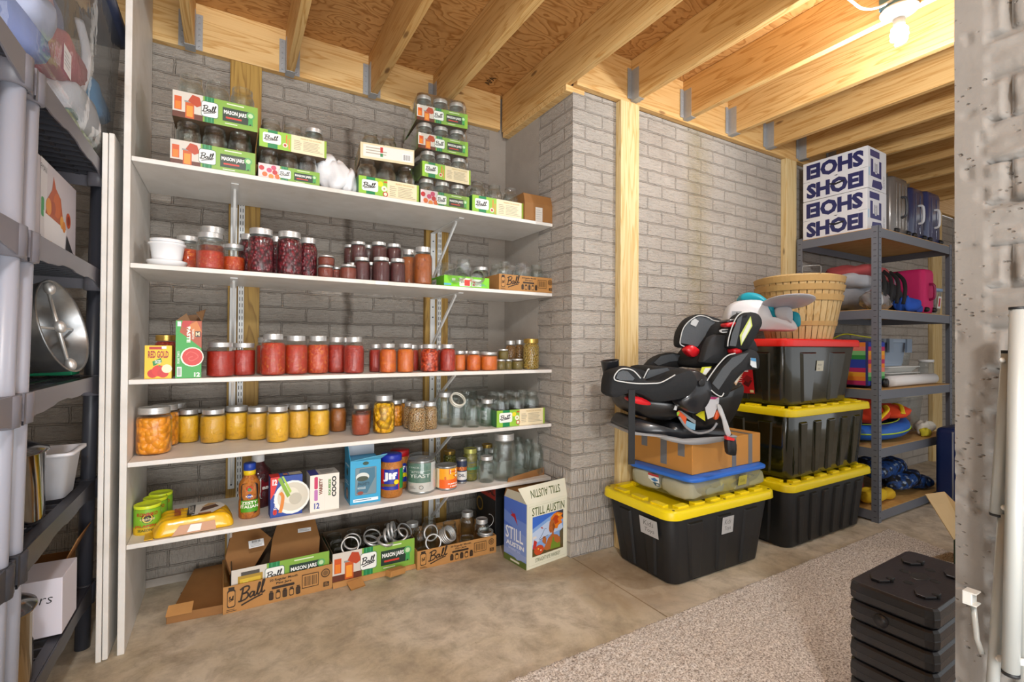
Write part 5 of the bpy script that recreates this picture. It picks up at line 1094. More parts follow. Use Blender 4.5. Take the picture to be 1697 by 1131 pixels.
# dark liquor carton behind the whiskey box
t = thing('dark_carton', 'black carton with red band pushed behind the whiskey carton', 'box', (1.385, 2.36, 0)); b = MB(); b.box(-.10, .17, 0, .24, 0, .345); b.build('carton_body', pm('#15171a', .45), t, bevel=.002)
a = Art(.24, .345, .4); a.poly([(0, .74), (1, .74), (1, .98), (0, .98)], '#a3281f'); a.text(.03, .8, .97, .92, 'SPECIAL', '#2a0f0c', .03); a.disc(.2, .55, .12, '#8a6a1f', ry=.12); a.disc(.2, .55, .09, '#1f1a10'); a.rect(0, .0, 1, .1, '#14403a'); a.build('printed_side', t, (-.10, .12, 0), rz=R(-90))
# whiskey carton: front corner at (1.284,2.03)
Wd, Dp, Hh = .287, .185, .325
t = thing('whiskey_carton', 'open topped whiskey carton with a painted red haired woman on its front', 'box', (1.285, 2.035, 0), R(7.5))
b = MB(); bw = MB(); tray(bw, Wd, Dp, Hh, .004); bw.T = None
o = bw.build('carton_body', pm('#dcd9c4', .5), t, bevel=.001); o.location = (Wd/2, Dp/2, 0)
a = Art(Wd, Hh, .4); a.rect(0, 0, 1, 1, '#dedcc6'); a.rect(.0, 0, .012, 1, '#b9b69c'); a.rect(.05, .04, .952, .955, '#c4c2a8'); a.rect(.056, .045, .946, .95, '#dedcc6')
a.text(.12, .80, .90, .93, 'STILL AUSTIN', '#4f5a28', .012); a.text(.20, .075, .80, .135, 'STRAIGHT RYE WHISKEY', '#5a6432', .01)
U0, V0, U1, V1 = .13, .17, .87, .785
def q(u, v): return (U0+(U1-U0)*u, V0+(V1-V0)*v)
a.rect(U0, V0, U1, V1, '#7fa3d6'); a.poly([q(0, 1), q(0, .7), q(.7, .96), q(1, 1)], '#3a68c4'); a.poly([q(0, .6), q(.5, .8), q(.9, .75), q(1, .5), q(.6, .45), q(0, .3)], '#b7c8e2'); a.poly([q(0, 0), q(1, 0), q(1, .22), q(.5, .12), q(0, .2)], '#5a4a24')
a.poly([q(.88, .1), q(.88, .45), q(1, .52), q(1, .1)], '#5c5238')
a.poly([q(.75, .98), q(1, 1), q(1, .78), q(.85, .7)], '#3f3e46')
a.poly([q(.56, .7), q(.58, .86), q(.68, .95), q(.8, .97), q(.99, .9), q(.93, .84), q(1, .76), q(.92, .74), q(.97, .66), q(.84, .62), q(.8, .54), q(.72, .56)], '#e0781c'); a.poly([q(.62, .8), q(.72, .9), q(.88, .86), q(.8, .78), q(.85, .7), q(.74, .66)], '#b3401a'); a.poly([q(.78, .94), q(.92, .87), q(.84, .84)], '#f0a93a')
a.poly([q(.52, .60), q(.54, .76), q(.60, .82), q(.70, .76), q(.73, .6), q(.68, .5), q(.68, .42), q(.80, .38), q(.9, .28), q(.9, .08), q(.45, .06), q(.34, .12), q(.42, .22), q(.50, .36), q(.62, .44), q(.62, .48), q(.56, .48), q(.53, .54)], '#b0642f'); a.poly([q(.66, .74), q(.73, .6), q(.68, .5), q(.66, .5), q(.64, .6)], '#8a4a22')
a.poly([q(.54, .655), q(.57, .665), q(.57, .65)], '#3a2010'); a.poly([q(.60, .67), q(.64, .675), q(.63, .655)], '#3a2010'); a.poly([q(.545, .54), q(.59, .545), q(.57, .525)], '#8a2f1f')
a.poly([q(.56, .06), q(.6, .2), q(.66, .36), q(.68, .36), q(.7, .24), q(.8, .16), q(.88, .18), q(.9, .04)], '#6f8a2a'); a.poly([q(.3, .32), q(.33, .44), q(.4, .44), q(.44, .36), q(.42, .22), q(.36, .26)], '#b0642f')
a.stroke([q(.22, .38), q(.5, .45)], .008, '#3a2a1a'); a.stroke([q(.2, .4), q(.3, .5), q(.38, .62), q(.44, .62)], .006, '#3f4a6a'); a.disc(*q(.2, .14), .1, '#c2481f', ry=.075); a.disc(*q(.18, .17), .012, '#e8c23a'); a.disc(*q(.26, .12), .012, '#f0e8d8'); a.poly([q(0, .2), q(.05, .42), q(.14, .36), q(.1, .2)], '#b8302a'); a.poly([q(0, .5), q(.1, .52), q(.13, .46), q(.02, .44)], '#d9d2cc'); a.poly([q(.24, .70), q(.32, .69), q(.3, .66), q(.36, .64), q(.3, .65)], '#b3342c')
a.build('printed_front', t, (Wd/2, 0, 0))
a = Art(Dp, Hh, .4); a.rect(0, 0, 1, 1, '#7f96d0'); a.rect(0, .55, 1, 1, '#4f6fc6'); a.poly([(0, .62), (1, .5), (1, .7), (.5, .72), (0, .8)], '#6b88cf'); a.rect(0, 0, 1, .1, '#5a6a2c'); a.poly([(0, .1), (.3, .14), (.6, .08), (1, .13), (1, .2), (0, .2)], '#93a3d2')
a.text(.08, .36, .86, .56, 'STILL', '#eef1f8', .01); a.text(.10, .26, .9, .33, 'AUSTIN', '#eef1f8', .04); a.text(.2, .2, .75, .235, 'WHISKEY CO.', '#d5dcf0', .01); a.poly([(.3, .83), (.42, .78), (.5, .79), (.58, .68), (.62, .62), (.46, .72), (.3, .74), (.38, .77)], '#b3242e'); a.rect(.3, .03, .7, .06, '#e0dcc8')
a.build('printed_side', t, (0, Dp/2, 0), rz=R(-90))
b = MB(); b.T = Matrix.Translation((0, 0, Hh)) @ Matrix.Rotation(R(-14), 4, 'X'); b.prism([(0, 0, 0), (Wd, 0, 0), (Wd+.015, 0, .088), (-.04+.0, 0, .085)], (0, .002, 0)); b.build('front_flap', pm('#dcd9c4', .5), t)
a = Art(Wd, .08, .4); a.text(.12, .3, .82, .8, 'STILL AUSTIN', '#4f5a28', .012, flip=True); a.build('flap_print', t, (Wd/2, 0, Hh), rx=R(-14))
b = MB(); b.T = Matrix.Translation((0, 0, Hh)) @ Matrix.Rotation(R(-20), 4, 'Y'); b.prism([(0, 0, 0), (0, Dp, 0), (0, Dp-.05, .055), (0, .03, .06)], (.002, 0, 0)); b.build('side_flap', pm('#cdc9b4', .5), t)
b = MB(); b.T = Matrix.Translation((0, Dp, Hh)) @ Matrix.Rotation(R(-12), 4, 'X'); b.prism([(0, 0, 0), (Wd, 0, 0), (Wd+.01, 0, .105), (.04, 0, .085)], (0, .002, 0)); b.build('back_flap', KRAFT2, t)
# ------------------------------------------------------------------ plastic totes
def tote(label, x0, x1, y0, y1, z, H, lidc, body=None, rz=0, taper=(.06, .045), ribs=4, art=None, art_side=None, notch=True, clear=None, lid_h=.045):
    w_, d = x1-x0, y1-y0; t = thing('storage_tote', label, 'tote', ((x0+x1)/2, (y0+y1)/2, z), rz); body = body or BLK
    tx, ty = taper; zt = H-lid_h*.6; b = MB()
    def wd(v): return w_-.05-2*tx*(1-v), d-.05-2*ty*(1-v)
    secs = []
    for v in (0, .02, .5, 1.0):
        a_, c_ = wd(v); k = .02 if v == 0 else 0; secs.append(rrect(a_-k, c_-k, .055, v*zt, 6))
    b.loft(secs)
    def fp(u, v, off, face_='f'):
        a_, c_ = wd(v)
        if face_ == 'f': return Vector(((u-.5)*(a_-.11), -c_/2-off, v*zt))
        return Vector((-a_/2-off, -(u-.5)*(c_-.11), v*zt))
    for fc, n in (('f', ribs), ('s', 2)):
        for k in range(n):
            u = (k+.5)/n; hw = .26/n
            vs = [fp(u-hw*.7, .04, .0, fc), fp(u+hw*.7, .04, 0, fc), fp(u+hw, .86, 0, fc), fp(u-hw, .86, 0, fc), fp(u-hw*.55, .06, .011, fc), fp(u+hw*.55, .06, .011, fc), fp(u+hw*.8, .84, .011, fc), fp(u-hw*.8, .84, .011, fc)]
            b.add(vs, [(4, 5, 6, 7), (0, 1, 5, 4), (1, 2, 6, 5), (2, 3, 7, 6), (3, 0, 4, 7)])
    b.build('tote_body', body, t, bevel=.003)
    l = MB(); L = H-lid_h
    l.loft([rrect(w_-.012, d-.012, .06, L, 7), rrect(w_, d, .065, L+.003, 7), rrect(w_-.006, d-.006, .062, H-.008, 7), rrect(w_-.02, d-.02, .06, H-.001, 7), rrect(w_-.085, d-.085, .05, H-.001, 7), rrect(w_-.10, d-.10, .045, H-.014, 7)], cap=(True, True))
    if notch:
        for k in range(6):
            u = -w_/2+.12+(w_-.24)*k/5
            for sy in (-1, 1): l.box(u-.035, u+.035, sy*(d/2-.052)-.018, sy*(d/2-.052)+.018, H-.012, H+.007)
        for k in range(3):
            v = -d/2+.12+(d-.24)*k/2
            for sx in (-1, 1): l.box(sx*(w_/2-.052)-.018, sx*(w_/2-.052)+.018, v-.04, v+.04, H-.012, H+.007)
    for sx in (-1, 0, 1):
        for sy in (-1, 1): l.lathe([(.007, 0), (.007, .0012), (0, .0012)], 10, 1, T=Matrix.Translation((sx*(w_/2-.045), sy*(d/2-.028), H-.001)), cap=False)
    l.build('lid', [pm(lidc, .35), BLK], t, bevel=.002)
    def sticker(fc, u, v, aw, ah, f, nm='sticker'):
        p = fp(u, v, .0125, fc); a = Art(aw, ah, .4); f(a); ang = math.atan2((ty if fc == 'f' else tx), zt)
        a.build(nm, t, tuple(p), rz=0 if fc == 'f' else R(-90), rx=ang)
    if art: art(sticker)
    return t
def hand(words): # duct tape note
    def f(a):
        a.rect(0, 0, 1, 1, '#b9b9b9')
        for k, wd_ in enumerate(words): a.text(.2, .55-.42*k, .75, .85-.42*k, wd_, '#2a2a2a', -.01, .1)
    return f
tote('black storage tote with yellow lid on the floor, under the blue lidded bin', 1.715, 2.515, 1.495, 1.99, 0, .37, '#f2d80e', taper=(.05, .03), ribs=3, art=lambda s: (s('s', .78, .62, .115, .085, hand(['Kids', 'Toys'])), s('f', .53, .58, .085, .085, hand(['Kids', 'Toys']))), rz=R(-1))
tote('long black storage tote with yellow lid, bottom of the tall stack', 2.60, 3.535, 1.475, 1.99, 0, .372, '#f2d80e', ribs=6, taper=(.04, .03))
DKY = pm('#1f2012', .12, coat=.8, name='glossy_dark_tote')
tote('glossy dark tote with yellow lid, middle of the tall stack', 2.62, 3.535, 1.48, 1.99, .381, .398, '#f2d80e', body=DKY, ribs=5, taper=(.03, .025))
def craft(s):
    s('s', .30, .16, .115, .155, lambda a: (a.rect(0, 0, 1, 1, '#c4161f'), a.rect(.05, .84, .75, .95, '#e8e4e2'), a.text(.08, .865, .72, .93, 'CRAFTSMAN', '#c4161f', .02), a.poly([(.4, .35), (.65, .62), (.92, .5), (.68, .24)], '#5a0f12'), a.poly([(.4, .52), (.65, .72), (.94, .6), (.7, .42)], '#8a1418'), a.lines(.12, .35, .4, .75, 5, '#f0d5d2'), a.rect(.75, .04, .95, .14, '#e8d9a0'), a.poly([(.02, .1), (.12, .16), (.02, .2)], '#ffffff'), a.poly([(.02, .25), (.12, .31), (.02, .35)], '#ffffff')))
    s('f', .42, .55, .075, .06, lambda a: (a.rect(0, 0, 1, 1, '#c9c6b4'), a.text(.15, .5, .75, .75, 'winter', '#2a2a2a', -.01, .1), a.text(.2, .15, .5, .35, 'hats', '#2a2a2a', -.01, .1)))
tote('dark tote with bright red lid and red sticker, top of the tall stack', 2.60, 3.43, 1.49, 1.96, .787, .380, '#e3241c', body=pm('#26271f', .2, coat=.6, name='smoky_tote'), ribs=2, taper=(.06, .03), notch=False, art=craft)
# clear bin with blue lid
t = thing('clear_bin', 'shallow clear bin of folded clothes with a bright blue lid', 'bin', (2.175, 1.735, .3785), R(1)); W, D = .60, .41
b = MB(); b.loft([rrect(W-.05, D-.05, .04, 0), rrect(W-.01, D-.01, .045, .10)], cap=(True, False)); b.build('clear_body', TOTEPL, t)
b = MB(); b.loft([rrect(W-.01, D-.01, .045, .098), rrect(W+.02, D+.02, .05, .099), rrect(W+.022, D+.022, .05, .113), rrect(W, D, .045, .119)]); b.build('lid', pm('#2f6fd0', .35), t, bevel=.002)
for q in range(9):
    b = MB(); x = -.22+(q % 5)*.11; y = -.10+(q//5)*.2; b.blob((x, y, .05), .085, .092, .044, jit=.05, seed=q, pw=.45, nu=24, nv=14); b.build('folded_clothes', pm(['#a9a68f', '#9a9c86', '#b5b07a', '#8d8b78', '#a5a27a'][q % 5], .9, bump=.6, bscale=40), t)
a = Art(.07, .06, .4); a.rect(0, 0, 1, 1, '#e8ecee'); a.rect(.0, .8, 1, 1, '#b5363a'); a.rect(0, 0, 1, .3, '#1f4f6a'); a.poly([(.2, .5), (.6, .7), (.95, .5), (.55, .34)], '#3f7fc0'); a.bars(.7, .05, .95, .22, 6, '#eeeeee'); a.build('sticker', t, (-W/2+.006, -.02+.1-.05, .03), rz=R(-90), rx=R(8))
a = Art(.07, .05, .4); a.rect(0, 0, 1, 1, '#b5ac4a'); a.text(.2, .3, .8, .7, 'Clothes', '#4a4420', -.01); a.build('tape_note', t, (.09, -D/2+.003, .035), rx=R(8))
# cardboard box with tape
t = thing('cardboard_box', 'orange brown cardboard box with grey tape under the child car seat', 'box', (2.205, 1.765, .4985), R(1)); W, D, Hh = .56, .39, .156
b = MB(); b.box(-W/2, W/2, -D/2, D/2, 0, Hh); b.build('box_body', KRAFT3, t, bevel=.003)
tp = pm('#6f6f70', .35, coat=.3, name='duct_tape')
for x in (-.02, .12): b = MB(); b.box(x+.05, x+.085, -D/2-.001, -D/2, .0, Hh); b.box(x+.05, x+.085, -D/2-.001, D/2, Hh, Hh+.001); b.build('tape_strip', tp, t)
for y, z0 in ((-.13, .08), (-.02, .02), (.11, .09)): b = MB(); b.box(-W/2-.001, -W/2, y-.02, y+.02, z0, Hh); b.box(-W/2-.001, 0, y-.02, y+.02, Hh, Hh+.001); b.build('tape_strip', tp, t)

# ------------------------------------------------------------------ child car seat
S_ = Vector((-.34, -.94, 0)).normalized(); P_ = Vector((2.0, 1.675, .9))
ct = thing('child_car_seat', 'black and grey child car seat with red clips lying on the cardboard box', 'car seat', (0, 0, 0))
def K(x, y, t): return atP(1000+x/4.71, 500+y/4.71, P_+S_*t, S_)
def Kp(l, t): return [K(x, y, t) for x, y in l]
FAB = pm('#1f2124', .85, noise=.2, bump=.3, bscale=90, name='black_fabric'); FABG = pm('#565b60', .85, noise=.15, bump=.4, bscale=150, name='grey_mesh_fabric'); HARD = pm('#26272b', .3, coat=.3, name='hard_plastic'); PIPE = pm('#cfd2d2', .5, name='piping'); RED = pm('#d91f28', .35, name='red_plastic')
def pil(name, l, t, th, mat, inset=.08, bulge=.3, rings=5, sub=1, sm=5):
    n = len(l); L = []
    for i in range(n):
        a = l[i-1]; b_ = l[i]; c = l[(i+1) % n]; d_ = l[(i+2) % n]
        for j in range(3):
            q = j/3; L.append(tuple(.5*(2*b_[k]+(c[k]-a[k])*q+(2*a[k]-5*b_[k]+4*c[k]-d_[k])*q*q+(3*b_[k]-a[k]-3*c[k]+d_[k])*q**3) for k in range(2)))
    # outline sits at the middle depth; the near rim is inset so the fattest part is the drawn outline
    P = [K(x, y, t-th*.35) for x, y in L]; P = [p+S_*(th*.35) for p in P]
    b = MB(); b.pillow(P, -S_*th, rings=rings, inset=inset, bulge=bulge); return b.build(name, mat, ct)
def pipe(l, t, r=.0028, mat=PIPE, name='piping', closed=False, flat=1):
    b = MB(); b.tube([K(x, y, t) for x, y in smooth_path(l, 5)], r, 7, closed=closed, flat=flat); return b.build(name, mat, ct)
def patch(l, t, c, name='warning_sticker', th=.002):
    b = MB(); b.prism(Kp(l, t), -S_*th); return b.build(name, pm(c, .4) if isinstance(c, str) else c, ct)
pil('base', [(150, 1000), (165, 930), (215, 895), (300, 950), (430, 985), (470, 930), (560, 935), (650, 1000), (760, 1020), (860, 960), (930, 1010), (925, 1035), (700, 1070), (520, 1070), (430, 1035), (300, 1005)], .12, .27, HARD, inset=.05)
pil('base_rim', [(145, 985), (230, 1000), (420, 1018), (445, 1050), (620, 1062), (760, 1050), (930, 1018), (932, 1038), (760, 1075), (600, 1088), (440, 1062), (300, 1020), (148, 1010)], .14, .30, pm('#a5a5a6', .4, name='grey_base_rim'), inset=.02)
pil('seat_shell', [(140, 735), (240, 730), (480, 760), (560, 700), (700, 560), (830, 640), (940, 720), (1010, 620), (1020, 700), (960, 850), (900, 940), (830, 1000), (740, 1025), (640, 1000), (560, 900), (500, 860), (430, 905), (300, 900), (190, 850)], .12, .30, pm('#131416', .3, coat=.3, name='glossy_shell'))
pil('seat_pad', [(285, 640), (330, 510), (480, 510), (600, 520), (690, 560), (640, 690), (300, 700), (150, 640), (130, 540), (200, 515)], .10, .28, FAB)
patch([(320, 612), (358, 535), (500, 518), (540, 560), (470, 620), (400, 634)], .115, FABG, 'seat_cushion')
pil('far_armrest', [(285, 585), (370, 455), (500, 400), (620, 415), (655, 450), (640, 500), (560, 520), (400, 560)], -.10, .07, FAB)
patch([(395, 478), (450, 425), (540, 408), (640, 425), (640, 455), (520, 470), (430, 500)], -.095, FABG, 'armrest_panel')
pil('backrest', [(680, 450), (740, 370), (830, 190), (940, 150), (1010, 180), (1130, 380), (980, 440), (930, 500), (700, 520)], .12, .27, FAB)
pil('back_pad', [(765, 450), (830, 275), (960, 265), (975, 330), (930, 470), (880, 485), (770, 478)], .16, .05, pm('#2b2d30', .8, name='pad_fabric'))
pil('far_head_wing', [(578, 340), (588, 240), (650, 140), (740, 98), (830, 115), (940, 160), (870, 200), (820, 260), (745, 370), (700, 368), (660, 340), (610, 362)], .02, .08, FAB)
patch([(605, 325), (612, 250), (660, 165), (740, 118), (820, 128), (875, 160), (815, 240), (735, 355), (650, 332)], .034, FABG, 'wing_panel')
pipe([(632, 352), (602, 335), (600, 300), (622, 215), (668, 155), (740, 112), (810, 122), (860, 148), (930, 160)], .036)
patch([(690, 150), (715, 132), (745, 152), (722, 197), (680, 178)], .038, '#c5c9cb', 'logo_patch')
pil('near_head_wing', [(965, 350), (985, 240), (1040, 120), (1110, 80), (1185, 95), (1215, 160), (1180, 240), (1115, 355), (1072, 388), (1000, 368)], .22, .10, FAB, inset=.12)
patch([(985, 345), (1005, 250), (1050, 135), (1085, 105), (1070, 190), (1035, 350)], .226, FABG, 'wing_side_panel')
pipe([(970, 350), (975, 300), (1003, 200), (1042, 120), (1085, 88), (1140, 82)], .228)
patch([(1065, 265), (1150, 115), (1163, 190), (1075, 345)], .229, '#c9d96a'); patch([(1080, 270), (1146, 140), (1152, 190), (1082, 325)], .231, '#dfe3d9')
pil('near_armrest', [(822, 690), (832, 600), (920, 500), (1000, 420), (1080, 398), (1130, 370), (1185, 400), (1198, 470), (1185, 525), (1120, 512), (1060, 555), (985, 640), (935, 745), (880, 735)], .235, .08, FAB, inset=.06)
patch([(850, 640), (930, 520), (1005, 440), (1080, 412), (1135, 400), (1080, 470), (1000, 540), (900, 690)], .239, FABG, 'armrest_panel')
pipe([(808, 620), (840, 570), (900, 490), (965, 425), (1030, 405)], .236); pipe([(840, 692), (880, 725), (920, 742), (940, 715)], .240)
pil('front_apron', [(18, 690), (28, 600), (55, 545), (140, 515), (205, 512), (290, 605), (340, 622), (480, 622), (560, 560), (650, 530), (702, 590), (697, 670), (620, 740), (500, 770), (380, 778), (290, 730), (200, 705), (110, 715), (60, 745), (25, 725)], .25, .13, FAB, inset=.06)
pipe([(300, 628), (345, 536), (358, 530)], .20); pipe([(290, 600), (240, 545), (185, 525), (130, 530), (92, 570), (85, 605), (120, 622), (250, 640), (380, 640), (450, 632), (530, 590), (560, 572)], .258)
patch([(100, 600), (115, 555), (150, 537), (190, 545), (245, 600), (230, 618), (130, 614)], .256, FABG, 'apron_panel')
pil('recline_hub', [(640, 545), (730, 540), (800, 600), (830, 680), (800, 790), (740, 860), (680, 870), (570, 790), (620, 700)], .235, .09, HARD, inset=.1)
b = MB(); c0 = K(765, 635, .245); b.lathe([(0, 0), (.017, 0), (.017, .004), (.013, .006), (0, .006)], 20, T=Matrix.Translation(c0) @ Vector((0, 0, 1)).rotation_difference(S_).to_matrix().to_4x4(), cap=False); b.build('hub_button', BLK, ct)
c0 = K(62, 590, .10); b = MB(); b.lathe([(.0, .0), (.036, .0), (.042, .075), (.045, .078), (.041, .08), (.034, .006), (0, .006)], 26, cap=False); o = b.build('cup_holder', HARD, ct); o.location = c0; o.rotation_euler = (0, R(-8), 0)
pil('recline_handle', [(185, 745), (260, 738), (350, 778), (358, 808), (270, 802), (190, 772)], .22, .05, RED, inset=.1)
for l, t_ in (([(632, 372), (680, 340), (738, 375), (730, 415), (690, 435), (650, 405)], .06), ([(998, 372), (1050, 362), (1066, 402), (1008, 408)], .21), ([(945, 172), (1000, 162), (1030, 168), (1012, 196), (952, 200)], .20)): pil('red_belt_clip', l, t_, .05, RED, inset=.1)
pil('top_handle', [(935, 160), (960, 140), (1035, 138), (1030, 162), (960, 168)], .19, .06, HARD)
a_ = [(905, 225), (925, 215), (1000, 212), (1000, 240), (930, 245), (908, 238)]; patch(a_, .165, '#d9dbdb', 'logo_badge'); patch([(925, 226), (985, 222), (985, 232), (928, 236)], .168, '#3a3c40', 'logo_badge')
patch([(720, 885), (760, 860), (790, 855), (795, 935)], .165, '#d9d31f'); patch([(790, 800), (830, 745), (905, 745), (900, 800), (860, 900), (815, 920), (800, 860)], .20, '#c9c9cc'); patch([(800, 740), (900, 748), (870, 765), (810, 760)], .202, '#b5276a')
patch([(575, 865), (590, 850), (650, 905), (640, 968), (600, 930)], .163, '#e0571f'); patch([(640, 965), (650, 930), (720, 960), (715, 1005), (660, 990)], .163, '#7fb0c9'); patch([(590, 850), (610, 855), (720, 930), (720, 960), (650, 910)], .162, '#8d9294'); patch([(572, 868), (588, 858), (596, 872), (578, 895)], .164, '#8fc03a')
patch([(565, 760), (620, 755), (640, 830)], .175, '#7fb8cf'); patch([(995, 600), (1105, 525), (1090, 560), (1035, 655)], .205, '#c9a27a'); patch([(1005, 605), (1090, 545), (1035, 640)], .207, '#dcd5c8'); patch([(965, 660), (1000, 620), (985, 655)], .206, '#c9d31f')
patch([(750, 570), (770, 512), (845, 508), (800, 575)], .185, '#d5d83a'); patch([(775, 565), (795, 520), (840, 520), (800, 572)], .187, '#e6e6e2')
patch([(1148, 495), (1150, 440), (1190, 445), (1196, 520), (1165, 512)], .247, '#dfe6ea'); patch([(1152, 460), (1154, 440), (1190, 446), (1193, 470)], .249, '#4f94c4')
patch([(560, 812), (578, 818), (570, 850), (548, 846)], .172, '#d5d5d5')
pil('latch_belt', [(890, 805), (915, 812), (950, 900), (985, 1000), (992, 1040), (968, 1055), (945, 1010), (925, 920), (895, 850)], .21, .006, pm('#c2c3c4', .6, name='grey_webbing'), inset=.02)
pil('buckle', [(962, 1062), (1025, 1080), (1030, 1190), (1000, 1202), (965, 1180)], .215, .03, BLK); patch([(962, 1052), (1025, 1070), (1022, 1090), (964, 1080)], .225, '#d9262b', 'buckle_button', .02)
pil('orange_knob', [(870, 870), (890, 845), (905, 870), (890, 915), (865, 920)], .20, .02, pm('#d95a2a', .4))
b = MB(); p0 = K(218, 690, .262); p1 = Vector((p0.x, p0.y, atP(1045, 770, P_+S_*.262, S_).z)); b.prism([p0+Vector((-.012, .004, 0)), p0+Vector((.017, -.006, 0)), p1+Vector((.017, -.006, 0)), p1+Vector((-.012, .004, 0))], -S_*.003); b.build('hanging_strap', pm('#17181a', .7), ct)
b = MB(); b.tube([K(x, y, .17) for x, y in smooth_path([(590, 900), (650, 985), (740, 1028), (840, 1005), (885, 950)], 4)], .006, 8); b.build('recline_arc', pm('#8f8f92', .4), ct)

# ------------------------------------------------------------------ baby floor seat on the red lid
bt = thing('baby_seat', 'white and teal baby floor seat with round tray on the red lid', 'baby seat', (0, 0, 0)); ZB = 1.166
S2 = Vector((-.72, -.69, 0)).normalized(); P2 = Vector((2.70, 1.66, 1.2))
def L2(x, y, t): return atP(1180+x/4.04, 420+y/4.04, P2+S2*t, S2)
def pil2(name, l, t, th, mat, inset=.12, bulge=.3):
    n = len(l); L = []
    for i in range(n):
        a = l[i-1]; b_ = l[i]; c = l[(i+1) % n]; d_ = l[(i+2) % n]
        for j in range(3):
            q = j/3; L.append(tuple(.5*(2*b_[k]+(c[k]-a[k])*q+(2*a[k]-5*b_[k]+4*c[k]-d_[k])*q*q+(3*b_[k]-a[k]-3*c[k]+d_[k])*q**3) for k in range(2)))
    P = [L2(x, y, t-th*.4)+S2*(th*.4) for x, y in L]; b = MB(); b.pillow(P, -S2*th, rings=7, inset=inset, bulge=bulge); return b.build(name, mat, bt)
SW = pm('#e4e5ea', .3, coat=.4, name='white_shell'); TEAL = pm('#19a3bb', .4, name='teal_plastic')
pil2('seat_shell', [(75, 455), (88, 380), (130, 335), (200, 312), (300, 312), (345, 335), (372, 385), (400, 440), (460, 462), (520, 445), (560, 488), (545, 522), (400, 522), (250, 515), (110, 505)], .08, .19, SW)
pil2('teal_back', [(175, 315), (205, 270), (285, 272), (345, 308), (392, 352), (412, 410), (465, 448), (420, 452), (385, 420), (362, 365), (325, 326), (250, 318)], .072, .15, TEAL, inset=.06)
pil2('teal_front', [(530, 392), (572, 405), (583, 450), (580, 490), (555, 495), (532, 460)], .06, .10, TEAL)
pil2('tray_post', [(422, 365), (528, 365), (534, 470), (500, 455), (428, 432)], .085, .05, pm('#c3c5cc', .4))
b = MB(); b.lathe([(0, -.004), (.06, -.010), (.115, .0), (.130, .010), (.131, .014), (.12, .008), (.06, .002), (0, .003)], 36, cap=False); o = b.build('tray', pm('#b9bac4', .35, name='grey_tray'), bt); o.location = L2(512, 338, .10); o.rotation_euler = (R(-9), R(10), R(10))
a = Art(.05, .035); a.rect(0, 0, 1, 1, '#9b9ea2'); a.poly([(.2, .1), (.8, .1), (.5, .9)], '#2a2a2c'); a.build('warning_sticker', bt, tuple(L2(165, 430, .09)+Vector((-.004, -.004, 0))), rz=R(-46))
# ------------------------------------------------------------------ bushel baskets
SPL = wood('#dcc38f', '#c9a468', '#b98f52', (20, 20, 2.2), 1.4, name='basket_splint', knots=False)
bx, by = 3.085, 1.705
def basket(label, z, h, r0, r1, lid=False):
    t = thing('bushel_basket', label, 'basket', (bx, by, z), R(20), 'nested bushel baskets'); n = 36
    b = MB()
    for k in range(n):
        a0 = 2*PI*(k+.06)/n; a1 = 2*PI*(k+.94)/n; vs = []
        for zz, rr in ((0, r0), (h*.5, r0+(r1-r0)*.56), (h, r1)):
            for a in (a0, a1): vs += [(rr*math.cos(a), rr*math.sin(a), zz), ((rr-.003)*math.cos(a), (rr-.003)*math.sin(a), zz)]
        b.add(vs, [(0, 2, 6, 4), (4, 6, 10, 8), (1, 5, 7, 3), (5, 9, 11, 7), (8, 10, 11, 9)])
    b.lathe([(r0-.003, .002), (0, .002)], 30, cap=False); b.build('splints', SPL, t)
    for zz in ((h-.035, .035), (h*.30, .026)):
        rr = r0+(r1-r0)*(zz[0]/h) + .002; r2 = r0+(r1-r0)*((zz[0]+zz[1])/h)+.002
        b = MB(); b.lathe([(rr, zz[0]), (rr+.0035, zz[0]+.001), (r2+.0035, zz[0]+zz[1]), (r2-.003, zz[0]+zz[1]+.001), (rr-.003, zz[0])], 64, cap=False, smooth=False)
        for k in range(15): a = 2*PI*k/15; b.cyl(((rr+.003)*math.cos(a), (rr+.003)*math.sin(a), zz[0]+.008), ((rr+.005)*math.cos(a), (rr+.005)*math.sin(a), zz[0]+.02), .0016, 5, 1)
        b.build('hoop', [pm('#cfa768', .6, noise=.2, bscale=14), GALV], t)
    return t
basket('lowest of the nested pale wooden bushel baskets, standing on the red lid', 1.169, .262, .182, .236)
basket('middle nested wooden bushel basket, its rim just above the lowest', 1.236, .255, .19, .244)
tb = basket('top nested wooden bushel basket with wire handle and flat lid', 1.296, .245, .195, .247)
b = MB(); b.lathe([(.245, .246), (.247, .249), (.2, .262), (0, .272), (0, .25)], 40, cap=False); b.build('basket_lid', SPL, tb)
b = MB(); b.tube([(-.045, 0, .225), (-.047, 0, .29), (-.04, 0, .30), (.04, 0, .30), (.047, 0, .29), (.045, 0, .225)], .0025, 7); o = b.build('wire_handle', GALV, tb); o.location = (-.2, -.10, 0); o.rotation_euler = (0, 0, R(-75))

